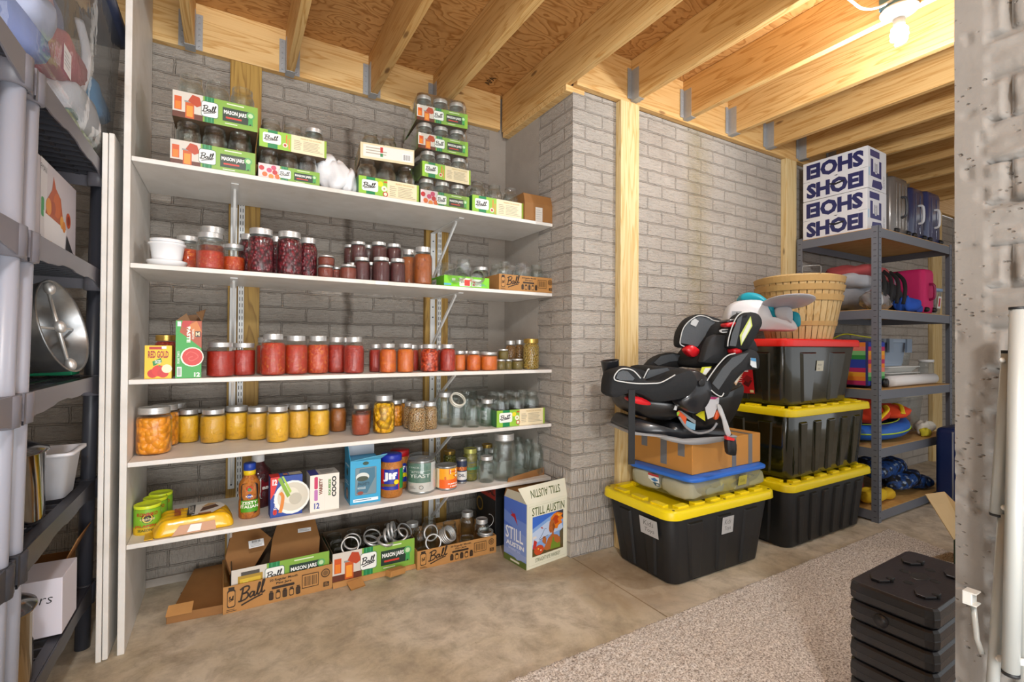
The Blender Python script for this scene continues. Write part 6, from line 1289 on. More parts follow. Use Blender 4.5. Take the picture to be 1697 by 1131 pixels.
# ------------------------------------------------------------------ metal rack
RX0, RX1, RY0, RY1 = 3.573, 4.745, 1.47, 1.985
LV = [.074, .474, .848, 1.368, 1.893]
rk = thing('metal_rack', 'grey slotted steel rack with five particle board shelves', 'rack', (0, 0, 0))
SLOT = pm('#2d2f36', .6)
for i, (x, sx) in enumerate(((RX0, 1), (RX1, -1))):
    for j, (y, sy) in enumerate(((RY0, 1), (RY1, -1))):
        b = MB(); x2, y2 = x+sx*.04, y+sy*.04
        b.box(min(x, x2), max(x, x2), min(y, y+sy*.002), max(y, y+sy*.002), 0, 1.905); b.box(min(x, x+sx*.002), max(x, x+sx*.002), min(y, y2), max(y, y2), 0, 1.905)
        for k in range(48):
            z = .03+k*.039
            b.box(min(x+sx*.012, x+sx*.028), max(x+sx*.012, x+sx*.028), y-sy*.0006-.0004, y-sy*.0006+.0004, z, z+.004, 1); b.box(x-sx*.0006-.0004, x-sx*.0006+.0004, min(y+sy*.012, y+sy*.028), max(y+sy*.012, y+sy*.028), z, z+.004, 1)
        b.build('post', [GREY, SLOT], rk)
for k, z in enumerate(LV):
    for nm, a in (('front_beam', (RX0+.003, RX1-.003, RY0+.003, RY0+.006)), ('rear_beam', (RX0+.003, RX1-.003, RY1-.006, RY1-.003)), ('side_beam', (RX0+.003, RX0+.006, RY0+.004, RY1-.004)), ('side_beam', (RX1-.006, RX1-.003, RY0+.004, RY1-.004))):
        b = MB(); b.box(*a, z-.062, z-.004); b.build(nm, GREY, rk)
    b = MB(); b.box(RX0+.004, RX1-.004, RY0+.004, RY1-.004, z-.013, z); b.build('shelf_board', M_BOARD, rk)
# helmet boxes
for k in range(2):
    z = LV[4]+.001+k*.279; t = thing('helmet_box', 'white helmet box with large blue lettering, %s of the stacked pair' % ['lower', 'upper'][k], 'box', (3.735, 1.75, z), R([0, 1][k]), 'stacked white helmet boxes')
    b = MB(); b.box(-.135, .135, -.205, .205, 0, .276); b.build('box_body', pm('#e3e5ea', .45), t, bevel=.002)
    a = Art(.41, .276, .4); a.rect(.0, .49, .12, .497, '#8a8c95'); a.rect(.88, .49, 1, .497, '#8a8c95'); a.text(.06, .05, .94, .44, 'SHOEI', '#2b2f63', .055); a.text(.06, .55, .94, .94, 'SHOEI', '#2b2f63', .055, flip=True)
    a.poly([(.42, .30), (.52, .25), (.66, .29), (.66, .33), (.52, .30), (.44, .33)], '#1d1d22'); a.poly([(.5, .50), (.57, .505), (.54, .48)], '#1d1d22'); a.build('side_print', t, (-.135, 0, 0), rz=R(-90))
    a = Art(.27, .276, .4); a.rect(.12, .78, .62, .94, '#3a3f78'); a.poly([(.15, .3), (.15, .72), (.28, .72), (.28, .42), (.36, .42), (.36, .64), (.5, .64), (.5, .42), (.6, .42), (.6, .72), (.72, .72), (.72, .3)], '#3a3f78'); a.rr(.38, .38, .48, .66, .04, '#e3e5ea'); a.text(.405, .41, .455, .63, 'SHOEI', '#2a2a2c', .02, vert=True); a.poly([(.2, .04), (.7, .04), (.78, .12), (.7, .24), (.26, .22)], '#3a3f78'); a.rect(.04, .3, .10, .5, '#a9cde6'); a.lines(.82, .1, .9, .4, 8, '#7a7c85'); a.build('front_print', t, (0, -.205, 0))
# suitcases
def shell(b, w_, d, h, r, mi=0, bel=0):
    secs = [];
    for z, k in ((0, r), (r*.3, r*.3), (r, 0), (h-r, 0), (h-r*.3, r*.3), (h, r)): secs.append(rrect(w_-k, d-k, max(r, .01), z, 6))
    b.loft(secs, mi)
def suitcase(label, x, y, z, w_, d, h, mat, rz=0, ridge=5, handle='#3a3c42', name='suitcase', wheels=True, hside='f'):
    t = thing(name, label, 'suitcase', (x, y, z), rz); z0 = .0
    b = MB(); shell(b, w_, d, h, .035)
    for k in range(ridge):
        u = -w_/2+w_*(k+1)/(ridge+1); b.box(u-.006, u+.006, -d/2-.003, -d/2+.002, .05, h-.05)
    b.build('shell', mat, t, bevel=.004)
    b = MB(); b.loft([rrect(w_+.002, .012, .004, zz, cy=0) for zz in (.02, h-.02)]); b.build('zip_seam', pm('#8f9298', .4), t)
    b = MB(); hx = 0; b.tube(smooth_path([(hx, -d/2, h*.32), (hx, -d/2-.028, h*.36), (hx, -d/2-.028, h*.62), (hx, -d/2, h*.66)], 4), .009, 8); b.build('carry_handle', pm(handle, .35), t)
    if wheels: b = MB(); [b.cyl((sx*(w_/2-.03)-.01, -d/2-.004, h-.05 if False else .03), (sx*(w_/2-.03)+.01, -d/2-.004, .03), .018, 12) for sx in (-1, 1)]; b.build('wheels', BLK, t)
    return t
zt = LV[4]+.001
suitcase('grey hard shell suitcase standing on the rack top beside the helmet boxes', 4.03, 1.72, zt, .24, .40, .415, pm('#6f6a66', .3, metal=.3, coat=.3, name='pewter_shell'), ridge=4)
suitcase('navy hard shell suitcase on the rack top, middle one with orange tag', 4.30, 1.72, zt, .22, .40, .385, pm('#262f55', .28, coat=.5, name='navy_shell'), ridge=2, handle='#c9ccd2', R=0) if False else suitcase('navy hard shell suitcase on the rack top, middle one of three', 4.30, 1.72, zt, .22, .40, .385, pm('#262f55', .28, coat=.5, name='navy_shell'), ridge=2, handle='#c9ccd2')
suitcase('navy hard shell suitcase with silver handle at the right end of the rack top', 4.575, 1.72, zt, .25, .40, .40, pm('#2b3560', .28, coat=.5, name='blue_shell'), ridge=2, handle='#d5d7dc')
# second level down
zz = LV[3]+.001
def lumps(name, label, cat, items, group=None):
    lo = max([q for q in LV if q < items[0][1][2]+.05]+[0])+.002
    t = thing(name, label, cat, (0, 0, 0), 0, group)
    for nm, c, r3, col, jt, sd in items:
        b = MB(); b.blob(c, *r3, jit=jt, seed=sd, nu=22, nv=13, pw=.8)
        if nm != 'strap_tail': b.v = [(min(max(p[0], 3.585), 4.735), min(max(p[1], 1.478), 1.976), max(p[2], lo)) for p in b.v]
        b.build(nm, pm(col, .85, bump=.7, bscale=30) if isinstance(col, str) else col, t)
    return t
t = lumps('carrier_pack', 'heap of grey and red padded carrier bag on the second rack shelf', 'bag', [('grey_panel', (3.88, 1.79, zz+.135), (.22, .15, .125), '#8e9096', .05, 1), ('red_top', (3.90, 1.74, zz+.275), (.24, .17, .06), '#a5474a', .07, 2), ('light_pad', (3.78, 1.72, zz+.215), (.15, .12, .06), '#a8abb2', .05, 3), ('black_side', (4.10, 1.70, zz+.12), (.11, .13, .12), '#26272b', .08, 4)])
b = MB()
for q in range(4): b.tube(smooth_path([(3.70+q*.1, 1.50, zz+.05), (3.72+q*.1, 1.495, zz+.15), (3.78+q*.1, 1.53, zz+.23), (3.85+q*.1, 1.60, zz+.29)], 5), .012, 6, flat=.3)
b.build('black_straps', pm('#1c1d20', .8), t)
lumps('wrapped_bundle', 'clear plastic wrapped grey bundle at the front of second rack shelf', 'bundle', [('bundle', (3.72, 1.545, zz+.062), (.13, .055, .055), '#8a8486', .10, 5), ('film', (3.72, 1.545, zz+.066), (.14, .062, .062), WRAP, .12, 6)])
lumps('blue_cloth', 'crumpled bright blue fabric beside the pink suitcase', 'fabric', [('fabric', (4.16, 1.54, zz+.055), (.11, .055, .055), '#1c50b5', .12, 7), ('fabric_fold', (4.24, 1.52, zz+.03), (.06, .035, .028), '#2446a3', .1, 8)])
suitcase('bright pink soft suitcase standing on the second rack shelf', 4.44, 1.68, zz, .17, .36, .33, pm('#c2185f', .7, bump=.3, bscale=100), ridge=0, handle='#8a1246', rz=R(-3))
t = thing('clear_container', 'narrow clear container with blue lid at the end of second rack shelf', 'container', (4.63, 1.60, zz)); b = MB(); b.loft([rrect(.11, .16, .02, 0), rrect(.13, .18, .02, .18)], cap=(True, False)); b.build('clear_body', CLEARPL, t); b = MB(); b.loft([rrect(.14, .19, .02, .18), rrect(.14, .19, .02, .2)]); b.build('lid', pm('#8fa9cc', .4), t)
b = MB(); b.box(-.045, .045, -.06, .06, .004, .16); b.build('contents', pm('#b5aca6', .8), t); a = Art(.06, .09); a.rect(0, 0, 1, 1, '#dcdcdc'); a.rect(.25, .15, .75, .85, '#c4363c'); a.build('sticker', t, (0, -.087, .05), rx=R(5))
# third level
zz = LV[2]+.001
STR = ['#b5265f', '#e8842a', '#e8a02a', '#b5265f', '#2a3fa3', '#2a3fa3', '#2f8a3f', '#7fc07a', '#e87a6a', '#e8842a']
def stripes(off=0):
    def f(a):
        n = len(STR)
        for k in range(n): a.rect(0, k/n, 1, (k+1)/n, STR[(k+off) % n])
    return f
t = thing('striped_bag', 'rainbow striped rolling bag on the third rack shelf behind the post', 'bag', (3.75, 1.70, zz)); b = MB(); b.box(-.125, .125, -.145, .145, .012, .315); b.build('bag_body', pm('#2b2f6a', .8), t, bevel=.012)
a = Art(.27, .285, .8); stripes()(a); a.build('striped_side', t, (-.125, 0, .02), rz=R(-90)); a = Art(.23, .285, .8); stripes(5)(a); a.build('striped_front', t, (0, -.145, .02))
b = MB(); b.cyl((-.05, -.15, .032), (-.05, -.17, .032), .03, 18); b.cyl((.09, -.15, .032), (.09, -.17, .032), .03, 18); b.build('wheel', BLK, t); b = MB(); b.tube(smooth_path([(-.12, .1, .31), (-.12, .0, .36), (-.1, -.1, .345), (.05, -.14, .33)], 5), .004, 7); b.build('yellow_zip', pm('#b5b51f', .6), t)
t = thing('white_tray', 'stack of flat white plastic trays on the third rack shelf', 'tray', (4.30, 1.77, zz)); 
for q in range(3): b = MB(); b.loft([rrect(.42, .28, .03, q*.045), rrect(.48, .34, .03, q*.045+.035), rrect(.50, .36, .03, q*.045+.037), rrect(.50, .36, .03, q*.045+.042)]); b.build('tray_layer', pm('#dcdcd8', .4), t)
t = thing('grey_bin', 'grey blue plastic bin standing on the white trays', 'bin', (4.22, 1.76, zz+.135)); b = MB(); b.loft([rrect(.30, .24, .03, 0), rrect(.34, .28, .03, .17), rrect(.37, .31, .03, .172), rrect(.37, .31, .03, .20), rrect(.34, .28, .03, .2), rrect(.31, .25, .03, .02)], cap=(True, True)); b.build('bin_body', pm('#8fa0b5', .4), t, bevel=.002); b = MB(); b.box(.10, .18, -.165, -.15, .10, .2); b.build('handle_rib', pm('#7f90a5', .4), t); b = MB(); b.box(-.18, -.12, -.165, -.15, .1, .2); b.build('handle_rib', pm('#7f90a5', .4), t)
t = thing('clear_container', 'clear lidded food box stacked right of the grey blue bin', 'container', (4.50, 1.77, zz+.135)); b = MB(); b.loft([rrect(.14, .2, .02, 0), rrect(.16, .22, .02, .12)], cap=(True, False)); b.build('clear_body', CLEARPL, t); b = MB(); b.loft([rrect(.17, .23, .02, .12), rrect(.17, .23, .02, .135)]); b.build('lid', pm('#c9cfd4', .4), t)
b = MB(); b.lathe([(0, 0), (.038, 0), (.038, .74), (.03, .74), (.03, .70), (0, .70)], 28, cap=False); o = b.build('white_roll', pm('#e9e9e9', .6), loc=(3.90, 1.54, zz+.039)); o.rotation_euler = (0, R(90), R(1)); tag(o, 'long white paper roll lying at the front of the third rack shelf', 'roll')
t = thing('food_jar', 'small clear canister standing at the right end of the third rack shelf', 'jar', (4.66, 1.60, zz)); b = MB(); b.lathe([(0, 0), (.045, 0), (.047, .02), (.047, .15), (.04, .16)], 24); b.build('canister', CLEARPL, t); b = MB(); b.lathe([(.048, .16), (.048, .18), (0, .18)], 24); b.build('lid', pm('#d9d9d9', .4), t)
# fourth level
zz = LV[1]+.001
t = thing('ring_float', 'blue swim ring float with lime piping on the fourth rack shelf', 'float', (4.00, 1.728, zz+.088)); t.rotation_euler = (R(5), R(-3), 0)
b = MB(); b.tube([(.33*math.cos(a), .18*math.sin(a), 0) for a in np.linspace(0, 2*PI, 40)[:-1]], .052, 14, closed=True); b.build('ring', pm('#1763c4', .5, noise=.15, bscale=20), t); b = MB(); b.tube([(.382*math.cos(a), .232*math.sin(a), .0) for a in np.linspace(0, 2*PI, 44)[:-1]], .005, 6, closed=True); b.tube([(.30*math.cos(a), .165*math.sin(a), .05) for a in np.linspace(0, 2*PI, 44)[:-1]], .005, 6, closed=True); b.build('lime_piping', pm('#b5d92a', .5), t)
b = MB(); b.loft([[(x*.31, y*.19, -.01) for x, y in [(math.cos(a), math.sin(a)) for a in np.linspace(0, 2*PI, 30)[:-1]]], [(x*.31, y*.19, .0) for x, y in [(math.cos(a), math.sin(a)) for a in np.linspace(0, 2*PI, 30)[:-1]]]]); b.build('mesh_floor', pm('#1f5cb0', .7), t)
t = lumps('life_jacket', 'orange life jacket with yellow strap lying in the blue ring', 'life jacket', [('left_panel', (3.80, 1.68, zz+.19), (.15, .16, .065), '#e23f1c', .05, 11), ('right_panel', (4.08, 1.66, zz+.19), (.17, .15, .05), '#e84a20', .06, 12), ('collar', (3.95, 1.76, zz+.225), (.15, .1, .05), '#d9361a', .06, 13)])
b = MB(); b.tube(smooth_path([(3.66, 1.52, zz+.16), (3.78, 1.51, zz+.225), (3.84, 1.55, zz+.25)], 5), .018, 6, flat=.25); b.tube(smooth_path([(4.0, 1.50, zz+.19), (4.06, 1.54, zz+.24), (4.1, 1.6, zz+.245)], 5), .014, 6, flat=.25); b.build('yellow_strap', pm('#e8c81c', .6), t)
t = thing('clear_tote', 'large clear tote with cream lid at the back of the fourth rack shelf', 'tote', (4.545, 1.79, zz)); b = MB(); b.loft([rrect(.30, .28, .04, 0), rrect(.36, .32, .04, .27)], cap=(True, False)); b.build('clear_body', CLEARPL, t); b = MB(); b.loft([rrect(.38, .34, .04, .27), rrect(.39, .35, .04, .275), rrect(.38, .34, .04, .295)]); b.build('lid', pm('#d5cfc4', .4), t); b = MB(); b.blob((0, 0, .1), .12, .12, .09, jit=.08, seed=4); b.build('contents', pm('#a5594f', .8), t)
lumps('white_straps', 'white webbing straps tangled at the edge of the fourth rack shelf', 'strap', [('strap_heap', (4.45, 1.54, zz+.055), (.09, .045, .045), '#d9d5c8', .14, 14), ('strap_yellow', (4.38, 1.51, zz+.03), (.04, .03, .03), '#d9cf3a', .14, 15), ('strap_tail', (4.51, 1.455, zz-.045), (.014, .006, .07), '#dedbd2', .05, 16)])
# bottom level
zz = LV[0]+.001
lumps('yellow_float', 'yellow inflatable toys lying at the front of the lowest rack shelf', 'toy', [('float_body', (3.74, 1.58, zz+.052), (.11, .065, .045), '#dfb81c', .07, 21), ('float_arm', (3.90, 1.57, zz+.04), (.09, .05, .035), '#d9ae18', .06, 22)])
lumps('red_bag', 'dark red cloth bundle behind the yellow toys', 'bag', [('bundle', (3.72, 1.74, zz+.09), (.12, .1, .085), '#8a1420', .08, 23), ('grey_cloth', (3.66, 1.68, zz+.12), (.05, .05, .04), '#9a948a', .08, 24)])
lumps('green_bag', 'lime green bag on top of the dark red bundle', 'bag', [('bundle', (3.68, 1.80, zz+.255), (.10, .10, .05), '#8aa81c', .08, 25)])
def camo():
    m, nt, b = newmat('patterned_fabric'); tc = nn(nt, 'ShaderNodeTexCoord'); v = nn(nt, 'ShaderNodeTexVoronoi'); v.inputs['Scale'].default_value = 28; nt.links.new(tc.outputs['Object'], v.inputs['Vector']); n = noise(nt, tc.outputs['Object'], 12, 3)
    c = ramp(nt, n, [(.42, '#11151d'), (.5, '#1c4f9a'), (.62, '#0e1420')]); c = mixc(nt, ramp(nt, v.outputs['Distance'], [(.2, (1, 1, 1, 1)), (.3, (0, 0, 0, 1))]), c, lin('#8fa0b5')); nt.links.new(c, b.inputs['Base Color']); b.inputs['Roughness'].default_value = .6; return m
CM = camo()
lumps('patterned_bag', 'black and blue patterned rolled bag sprawling over the lowest rack shelf', 'bag', [('bag_body', (4.14, 1.70, zz+.17), (.27, .14, .07), CM, .05, 26), ('bag_front', (4.23, 1.60, zz+.09), (.22, .09, .065), CM, .06, 27), ('bag_end', (4.44, 1.56, zz+.05), (.09, .06, .045), CM, .1, 28)])
# navy suitcase on the floor
suitcase('tall navy suitcase standing on the floor before the rack right end', 4.52, 1.33, 0, .44, .20, .56, pm('#14285a', .4, noise=.1, bscale=60), ridge=3, handle='#1a2f5f')
# open box by the concrete wall edge
t = thing('open_carton', 'open cardboard carton with raised flap beside the concrete wall edge', 'box', (0, 0, 0)); 
q0 = atY(1580, 895, .98); b = MB(); b.box(q0.x, q0.x+.34, .74, .98, .017, q0.z); b.build('box_body', pm('#20301f', .6), t, bevel=.002)
b = MB(); c1 = atY(1581, 895, .98); c2 = atY(1583+28, 865, .98); b.prism([c1, Vector((q0.x+.16, .98, q0.z)), atY(1590, 840, .99), atY(1566, 816, 1.03), atY(1534, 820, 1.05)], (0, .004, .001)); b.build('raised_flap', pm('#cfae7a', .6), t)
# stacked black weight plates
for k in range(8):
    z = .012+k*.0555
    t = thing('weight_plate', 'black interlocking plastic weight plate, %s in the stack on the carpet' % ['lowest', 'second from bottom', 'third from bottom', 'fourth from bottom', 'fourth from top', 'third from top', 'second from top', 'topmost, octagonal studs showing'][k], 'weight plate', (1.745, .615, z), R(1), 'stacked weight plates')
    b = MB(); W, D = .405, .205
    b.loft([rrect(W-.014, D-.014, .02, 0, 3), rrect(W-.002, D-.002, .024, .007, 3), rrect(W, D, .025, .024, 3), rrect(W+.001, D+.001, .025, .026, 3), rrect(W, D, .025, .028, 3), rrect(W-.004, D-.004, .024, .046, 3), rrect(W-.016, D-.016, .02, .052, 3)], smooth=False)
    b.build('plate_body', pm('#26262a', .32, bump=.15, bscale=200, name='black_plate'), t, bevel=.0015)
    if k == 6: b = MB(); b.cyl((-W/2+.002, .018, .028), (-W/2-.003, .018, .028), .0175, 24); b.build('round_boss', pm('#26262a', .35), t)
    if k == 7:
        for sx in (-1, 1):
            for sy in (-1, 1):
                b = MB(); cx_, cy_ = sx*.105, sy*.052; b.prism([(cx_+.047*math.cos(a)*1.0, cy_+.026*math.sin(a), .052) for a in [PI/8+PI/4*i for i in range(8)]], (0, 0, .007)); b.build('octagonal_stud', pm('#29292d', .35), t, bevel=.0015)
                b = MB(); b.lathe([(.009, .0521), (.009, .0598), (0, .0598)], 16, T=Matrix.Translation((cx_-.005, cy_-sy*.0-.02, 0)), cap=False); b.build('stud_hole', pm('#0b0b0c', .8), t)
        b = MB(); b.lathe([(.034, .0522), (.032, .0535), (.026, .0528), (.012, .0525), (0, .0524)], 26, T=Matrix.Diagonal((1.0, .62, 1, 1)), cap=False); b.build('centre_recess', pm('#101012', .5), t)
        b = MB()
        for cx_, cy_ in ((-.0, .036), (0, -.036), (-.075, 0), (.075, 0)): b.lathe([(.013, .0522), (.012, .0529), (0, .0527)], 16, T=Matrix.Translation((cx_, cy_, 0)), cap=False)
        b.build('small_hole', pm('#0b0b0c', .8), t)
# folded white tubular frame leaning on the near wall
t = thing('tubular_stand', 'folded white tubular metal legs leaning on the concrete wall at right', 'frame', (0, 0, 0)); WT = pm('#a6a8a4', .35, coat=.2, name='white_tube')
def tx(px, py, X): return atX(px, py, X)
b = MB(); b.tube([tx(1688, 512, 1.14), tx(1675, 1116, 1.14)], .0115, 16); b.build('front_tube', WT, t)
b = MB(); b.tube([tx(1673, 584, 1.165), tx(1653, 852, 1.165)], .0105, 16); b.tube([tx(1665, 852, 1.165), tx(1641, 1131+60, 1.165)], .0088, 16); b.build('rear_tube', WT, t)
b = MB(); b.tube([tx(1700, 560, 1.16), tx(1697, 1140, 1.16)], .010, 14); b.build('outer_tube', WT, t)
b = MB(); b.tube([tx(1688, 509, 1.14), tx(1688, 513, 1.14)], .0122, 16); b.tube([tx(1673, 581, 1.165), tx(1673, 586, 1.165)], .0108, 16); b.tube([tx(1653, 851, 1.165), tx(1653, 855, 1.165)], .0107, 16); b.tube([tx(1675, 1113, 1.14), tx(1675, 1119, 1.14)], .0118, 16); b.build('end_cap', BLK, t)
for p_, q_, r_ in (((1664, 842), (1712, 846), .0048), ((1655, 1092), (1712, 1100), .0058)): b = MB(); b.tube([tx(*p_, 1.15), tx(*q_, 1.15)], r_, 10); b.build('cross_bolt', pm('#d9d9d6', .3), t)
for px, py in ((1664, 842), (1655, 1093), (1676, 524), (1661, 597)): b = MB(); b.blob(tuple(tx(px, py, 1.15)), .0045, .0045, .0045, nu=10, nv=7); b.build('rivet', pm('#e3e3e0', .3), t)
t = thing('wall_hook', 'small white bracket arm with square plastic end against the concrete wall', 'hook', (0, 0, 0))
b = MB(); c = tx(1615, 991, 1.165); b.T = Matrix.Translation(c); b.box(-.012, .012, -.006, .014, -.013, -.011 if False else -.010); b.box(-.012, .012, -.006, .014, .008, .011); b.box(-.012, .012, -.0, .014, -.011, .009); b.build('square_end', pm('#d5d5d0', .4), t, bevel=.002)
b = MB(); b.tube([tx(1613, 1003, 1.17), tx(1619, 1060, 1.17), tx(1628, 1084, 1.17)], .0045, 10, flat=.7); b.build('arm', WT, t)
# ------------------------------------------------------------------ grey plastic shelving at the left
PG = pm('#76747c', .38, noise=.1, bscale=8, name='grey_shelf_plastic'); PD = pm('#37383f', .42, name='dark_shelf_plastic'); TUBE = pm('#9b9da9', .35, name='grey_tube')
LZ = [.235, .62, 1.0, 1.385, 1.77]
def plastic_rack(label, y0, y1, x0=-.86, x1=-.40, near_post=None):
    t = thing('plastic_shelving', label, 'shelving', (-1.7*math.sin(R(.95)), 0, -.0068), ry=R(.95)); W = x1-x0; py = (y0+.035, y1-.035); pxs = (x0+.03, x1-.025)
    for x in pxs:
        for y in py:
            b = MB(); b.tube([(x, y, 0), (x, y, 1.70)], .0225, 22)
            b.build('post', TUBE if x > -.6 and y < 2 else PD, t)  # far and rear posts are darker: their shade is put into the colour
    for k, z in enumerate(LZ):
        b = MB(); m0 = 0
        n = 18
        for sx, X in ((1, x1), (-1, x0)):
            top = []; bot = []
            for i in range(n+1):
                u = i/n; y = y0+(y1-y0)*u; dd = .075-.03*(1-abs(2*u-1)**3)+(.006 if int(u*6) % 2 else 0); top.append((y, z)); bot.append((y, z-dd))
            vs = []
            for (ya, za), (yb_, zb) in zip(top, bot): vs += [(X, ya, za), (X, yb_, zb), (X-sx*.004, ya, za), (X-sx*.004, yb_, zb)]
            fs = []
            for i in range(n):
                o = 4*i; fs += [(o, o+4, o+5, o+1), (o+2, o+3, o+7, o+6), (o, o+2, o+6, o+4), (o+1, o+5, o+7, o+3)]
            b.add(vs, fs)
        for y in (y0, y1-.004): b.box(x0, x1, y, y+.004, z-.065, z)
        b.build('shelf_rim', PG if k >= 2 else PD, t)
        b = MB()
        for i in range(15):
            y = y0+.03+(y1-y0-.06)*i/14; b.box(x0+.004, x1-.004, y-.0035, y+.0035, z-.030, z-.004)
        for i in range(7):
            x = x0+.02+(W-.04)*i/6; b.box(x-.006 if i % 2 else x-.014, x+.006 if i % 2 else x+.014, y0+.004, y1-.004, z-.026, z-.002)
        b.build('shelf_grid', PD, t)
        for x in pxs:
            for y in py:
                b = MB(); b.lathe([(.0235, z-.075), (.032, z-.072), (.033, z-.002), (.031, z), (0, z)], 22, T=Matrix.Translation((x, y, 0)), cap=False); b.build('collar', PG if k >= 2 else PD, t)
    return t
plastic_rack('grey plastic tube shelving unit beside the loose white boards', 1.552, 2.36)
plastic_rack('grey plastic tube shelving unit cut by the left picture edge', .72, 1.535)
# clear tote with clothes on top
t = thing('clear_tote', 'huge clear tote of clothes on top of the grey plastic shelving', 'tote', (-.625, 1.95, LZ[4]+.012))
b = MB(); b.loft([rrect(.44, .86, .06, 0), rrect(.46, .90, .06, .03), rrect(.50, 1.0, .06, .52)], cap=(True, False)); b.build('clear_body', TOTEPL, t)
b = MB(); b.loft([rrect(.51, 1.01, .06, .515), rrect(.54, 1.05, .06, .52), rrect(.54, 1.05, .06, .55), rrect(.5, 1.0, .06, .56)]); b.build('lid', pm('#3a4460', .4), t)
cl = [('#5f74b0', .1, -.34, .08), ('#b9c4e2', .10, -.24, .17), ('#b58fa0', .05, -.05, .30), ('#b5606a', .10, .08, .22), ('#5f9fcf', .12, .32, .20), ('#d9d9de', .12, .16, .10), ('#8a5f66', .08, .34, .10), ('#9aa0c0', .02, -.3, .36), ('#6a7094', .02, .2, .40), ('#c5b0c4', .08, -.18, .42), ('#aeb4cc', .12, -.36, .26), ('#8a86a0', .0, .0, .14)]
for q, (c, x, y, z) in enumerate(cl): b = MB(); b.blob((x+.01, y, z+.01), .10, .12, .075, jit=.09, seed=30+q, nu=22, nv=13, pw=.75); b.build('folded_clothes', pm(c, .85, bump=.8, bscale=26), t)
b = MB(); b.tube(smooth_path([(.165, .25, .46), (.20, .18, .3), (.19, .12, .14), (.16, .02, .05)], 6), .014, 8, flat=.4); b.build('white_strap', pm('#e4e4ea', .5), t)
for q, c in enumerate(('#d9d27a', '#a9b88a', '#7f9a94')): b = MB(); b.box(.165+.006*q, .20, -.05+.04*q, .36, .012+.02*q, .028+.02*q); b.build('folded_towel', pm(c, .9), t, bevel=.006)
a = Art(.07, .07, .3); a.rect(0, 0, 1, 1, '#dfe0e6'); a.lines(.1, .2, .9, .8, 4, '#a9aab5'); a.build('sticker', t, (.236, -.2, .07), rz=R(90))
# level 2: roaster box
def roast(a):
    a.rect(0, 0, 1, 1, '#c9c3ca'); a.rect(.0, .0, .16, 1, '#d6d5da'); a.text(.0, .86, .15, .93, 'FMAN', '#2b2b33', .0); a.rr(.02, .34, .09, .56, .03, '#2f9a52')
    a.poly([(.1, .1), (.08, .42), (.7, .36), (.66, .06), (.3, .02)], '#e6e6ea'); a.poly([(.12, .4), (.18, .6), (.28, .72), (.32, .9), (.38, .78), (.52, .7), (.58, .5), (.68, .36), (.4, .38)], '#b5501a'); a.disc(.42, .58, .15, '#c9621f'); a.disc(.2, .5, .1, '#e0902a'); a.disc(.56, .42, .08, '#e8a13a'); a.disc(.62, .38, .07, '#d9822a'); a.disc(.32, .52, .08, '#a84318'); a.disc(.75, .5, .1, '#c4562a'); a.disc(.75, .5, .06, '#8a3218'); a.poly([(.7, .3), (1, .02), (.66, .02)], '#26262b'); a.rect(.2, .0, .6, .06, '#2a2a2e'); a.disc(.26, .06, .05, '#e8b81c')
t = thing('roaster_box', 'grey appliance box with a roast chicken picture on the plastic shelving', 'box', (-.60, 1.88, LZ[3]+.008)); b = MB(); b.box(-.14, .14, -.28, .31, 0, .250); b.build('box_body', pm('#bdb8c0', .5), t, bevel=.002)
a = Art(.36, .25, .4); roast(a); a.build('printed_side', t, (.14, .13, 0), rz=R(90))
# level 3: food mill / strainer, green box, black tray
t = thing('metal_strainer', 'galvanised round strainer pot tipped on its side with ball knobs', 'strainer', (-.49, 1.96, LZ[2]+.156)); t.rotation_euler = (0, R(77), R(-9))
b = MB(); b.lathe([(0, -.10), (.118, -.10), (.122, -.097), (.123, -.03), (.126, -.028), (.126, -.02), (.128, -.015), (.140, .055), (.143, .058), (.140, .062), (.137, .056), (.124, -.015), (.114, -.09), (0, -.092)], 48, cap=False); b.build('pot', GALV, t)
b = MB(); b.cyl((-.118, 0, .045), (.118, 0, .045), .005, 10); b.cyl((0, -.125, .03), (0, .125, .03), .004, 10); b.build('cross_bar', LIDM, t)
for x, y in ((-.118, 0), (.118, 0), (0, 0)): b = MB(); b.blob((x, y, .05), .020, .014, .014); b.build('ball_knob', LIDM, t)
t = thing('green_box', 'plain green box behind the metal strainer on the plastic shelving', 'box', (-.62, 2.22, LZ[2]+.008)); b = MB(); b.box(-.16, .16, -.05, .05, 0, .195); b.build('box_body', pm('#0f9a6a', .5), t, bevel=.003); b = MB(); b.box(-.162, .162, -.052, .052, .18, .20); b.build('box_lid', pm('#0d8a60', .5), t, bevel=.003)
b = MB(); b.loft([rrect(.20, .19, .03, 0), rrect(.24, .22, .03, .04), rrect(.26, .24, .03, .042), rrect(.23, .21, .03, .042), rrect(.2, .19, .03, .01)]); o = b.build('roasting_tray', pm('#4a4a50', .35), loc=(-.60, 1.73, LZ[2]+.012)); tag(o, 'dark grey baking tray in front of the metal strainer', 'tray')
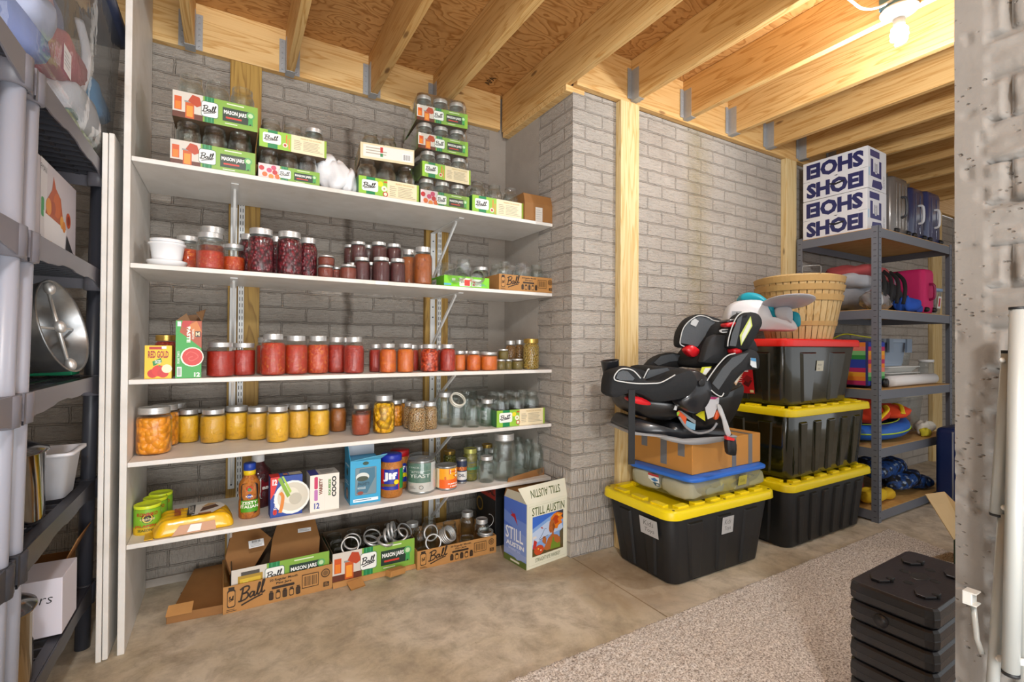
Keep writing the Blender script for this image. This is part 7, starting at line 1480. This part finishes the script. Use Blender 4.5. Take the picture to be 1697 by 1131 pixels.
# level 4: stock pot with lid, white bin
def pot(label, x, y, z, r, h, mat, lidm=True):
    t = thing('stock_pot', label, 'pot', (x, y, z)); b = MB(); b.lathe([(0, 0), (r*.94, 0), (r, .012), (r, h), (r+.006, h+.002), (r+.006, h+.006), (r-.006, h+.006)], 44, cap=False); b.build('pot_body', mat, t)
    b = MB(); b.lathe([(r+.008, h+.006), (r+.006, h+.012), (r*.7, h+.03), (r*.2, h+.042), (0, h+.043)], 44, cap=False); b.build('lid', pm('#6f7075', .15, metal=.9), t); b = MB(); b.lathe([(.008, h+.042), (.008, h+.055), (.024, h+.062), (.022, h+.072), (0, h+.074)], 20, cap=False); b.build('lid_knob', BLK, t)
    b = MB(); b.tube(smooth_path([(-.04, -r, h*.82), (-.03, -r-.04, h*.83), (.03, -r-.04, h*.83), (.04, -r, h*.82)], 5), .007, 8); b.build('handle', BLK, t); return t
CH = pm('#8a8a8e', .1, metal=1.0, name='polished_steel')
pot('shiny stock pot with lid beside the white bin on the shelving', -.545, 1.80, LZ[1]+.008, .110, .19, CH)
t = thing('white_bin', 'white plastic bin right of the stock pot on the shelving', 'bin', (-.50, 2.09, LZ[1]+.008)); b = MB(); b.loft([rrect(.11, .13, .02, 0), rrect(.14, .16, .02, .135), rrect(.165, .185, .02, .137), rrect(.165, .185, .02, .146), rrect(.135, .155, .02, .146), rrect(.11, .12, .02, .01)]); b.build('bin_body', pm('#d9dae0', .4), t)
# bottom level
t = thing('white_carton', 'white carton with black handwriting at the bottom of the shelving', 'box', (-.58, 2.0, LZ[0]+.008), 0); b = MB(); b.box(-.15, .155, -.06, .10, 0, .17); b.build('carton_body', pm('#cfcbd5', .6), t, bevel=.002); a = Art(.28, .165); a.text(.66, .6, .93, .76, 'itors', '#1f1f22', -.01, .08); a.build('handwriting', t, (.01, -.06, 0))
open_box('brown open cardboard box behind the white carton on the shelving', -.78, -.47, 2.13, .17, LZ[0]+.008, .13, [('right', .10, 25, 0)])
pot('tall gold toned stock pot at the bottom of the shelving near the picture corner', -.535, 1.70, LZ[0]+.008, .105, .19, pm('#a58a5f', .12, metal=1.0, name='brass_steel'))
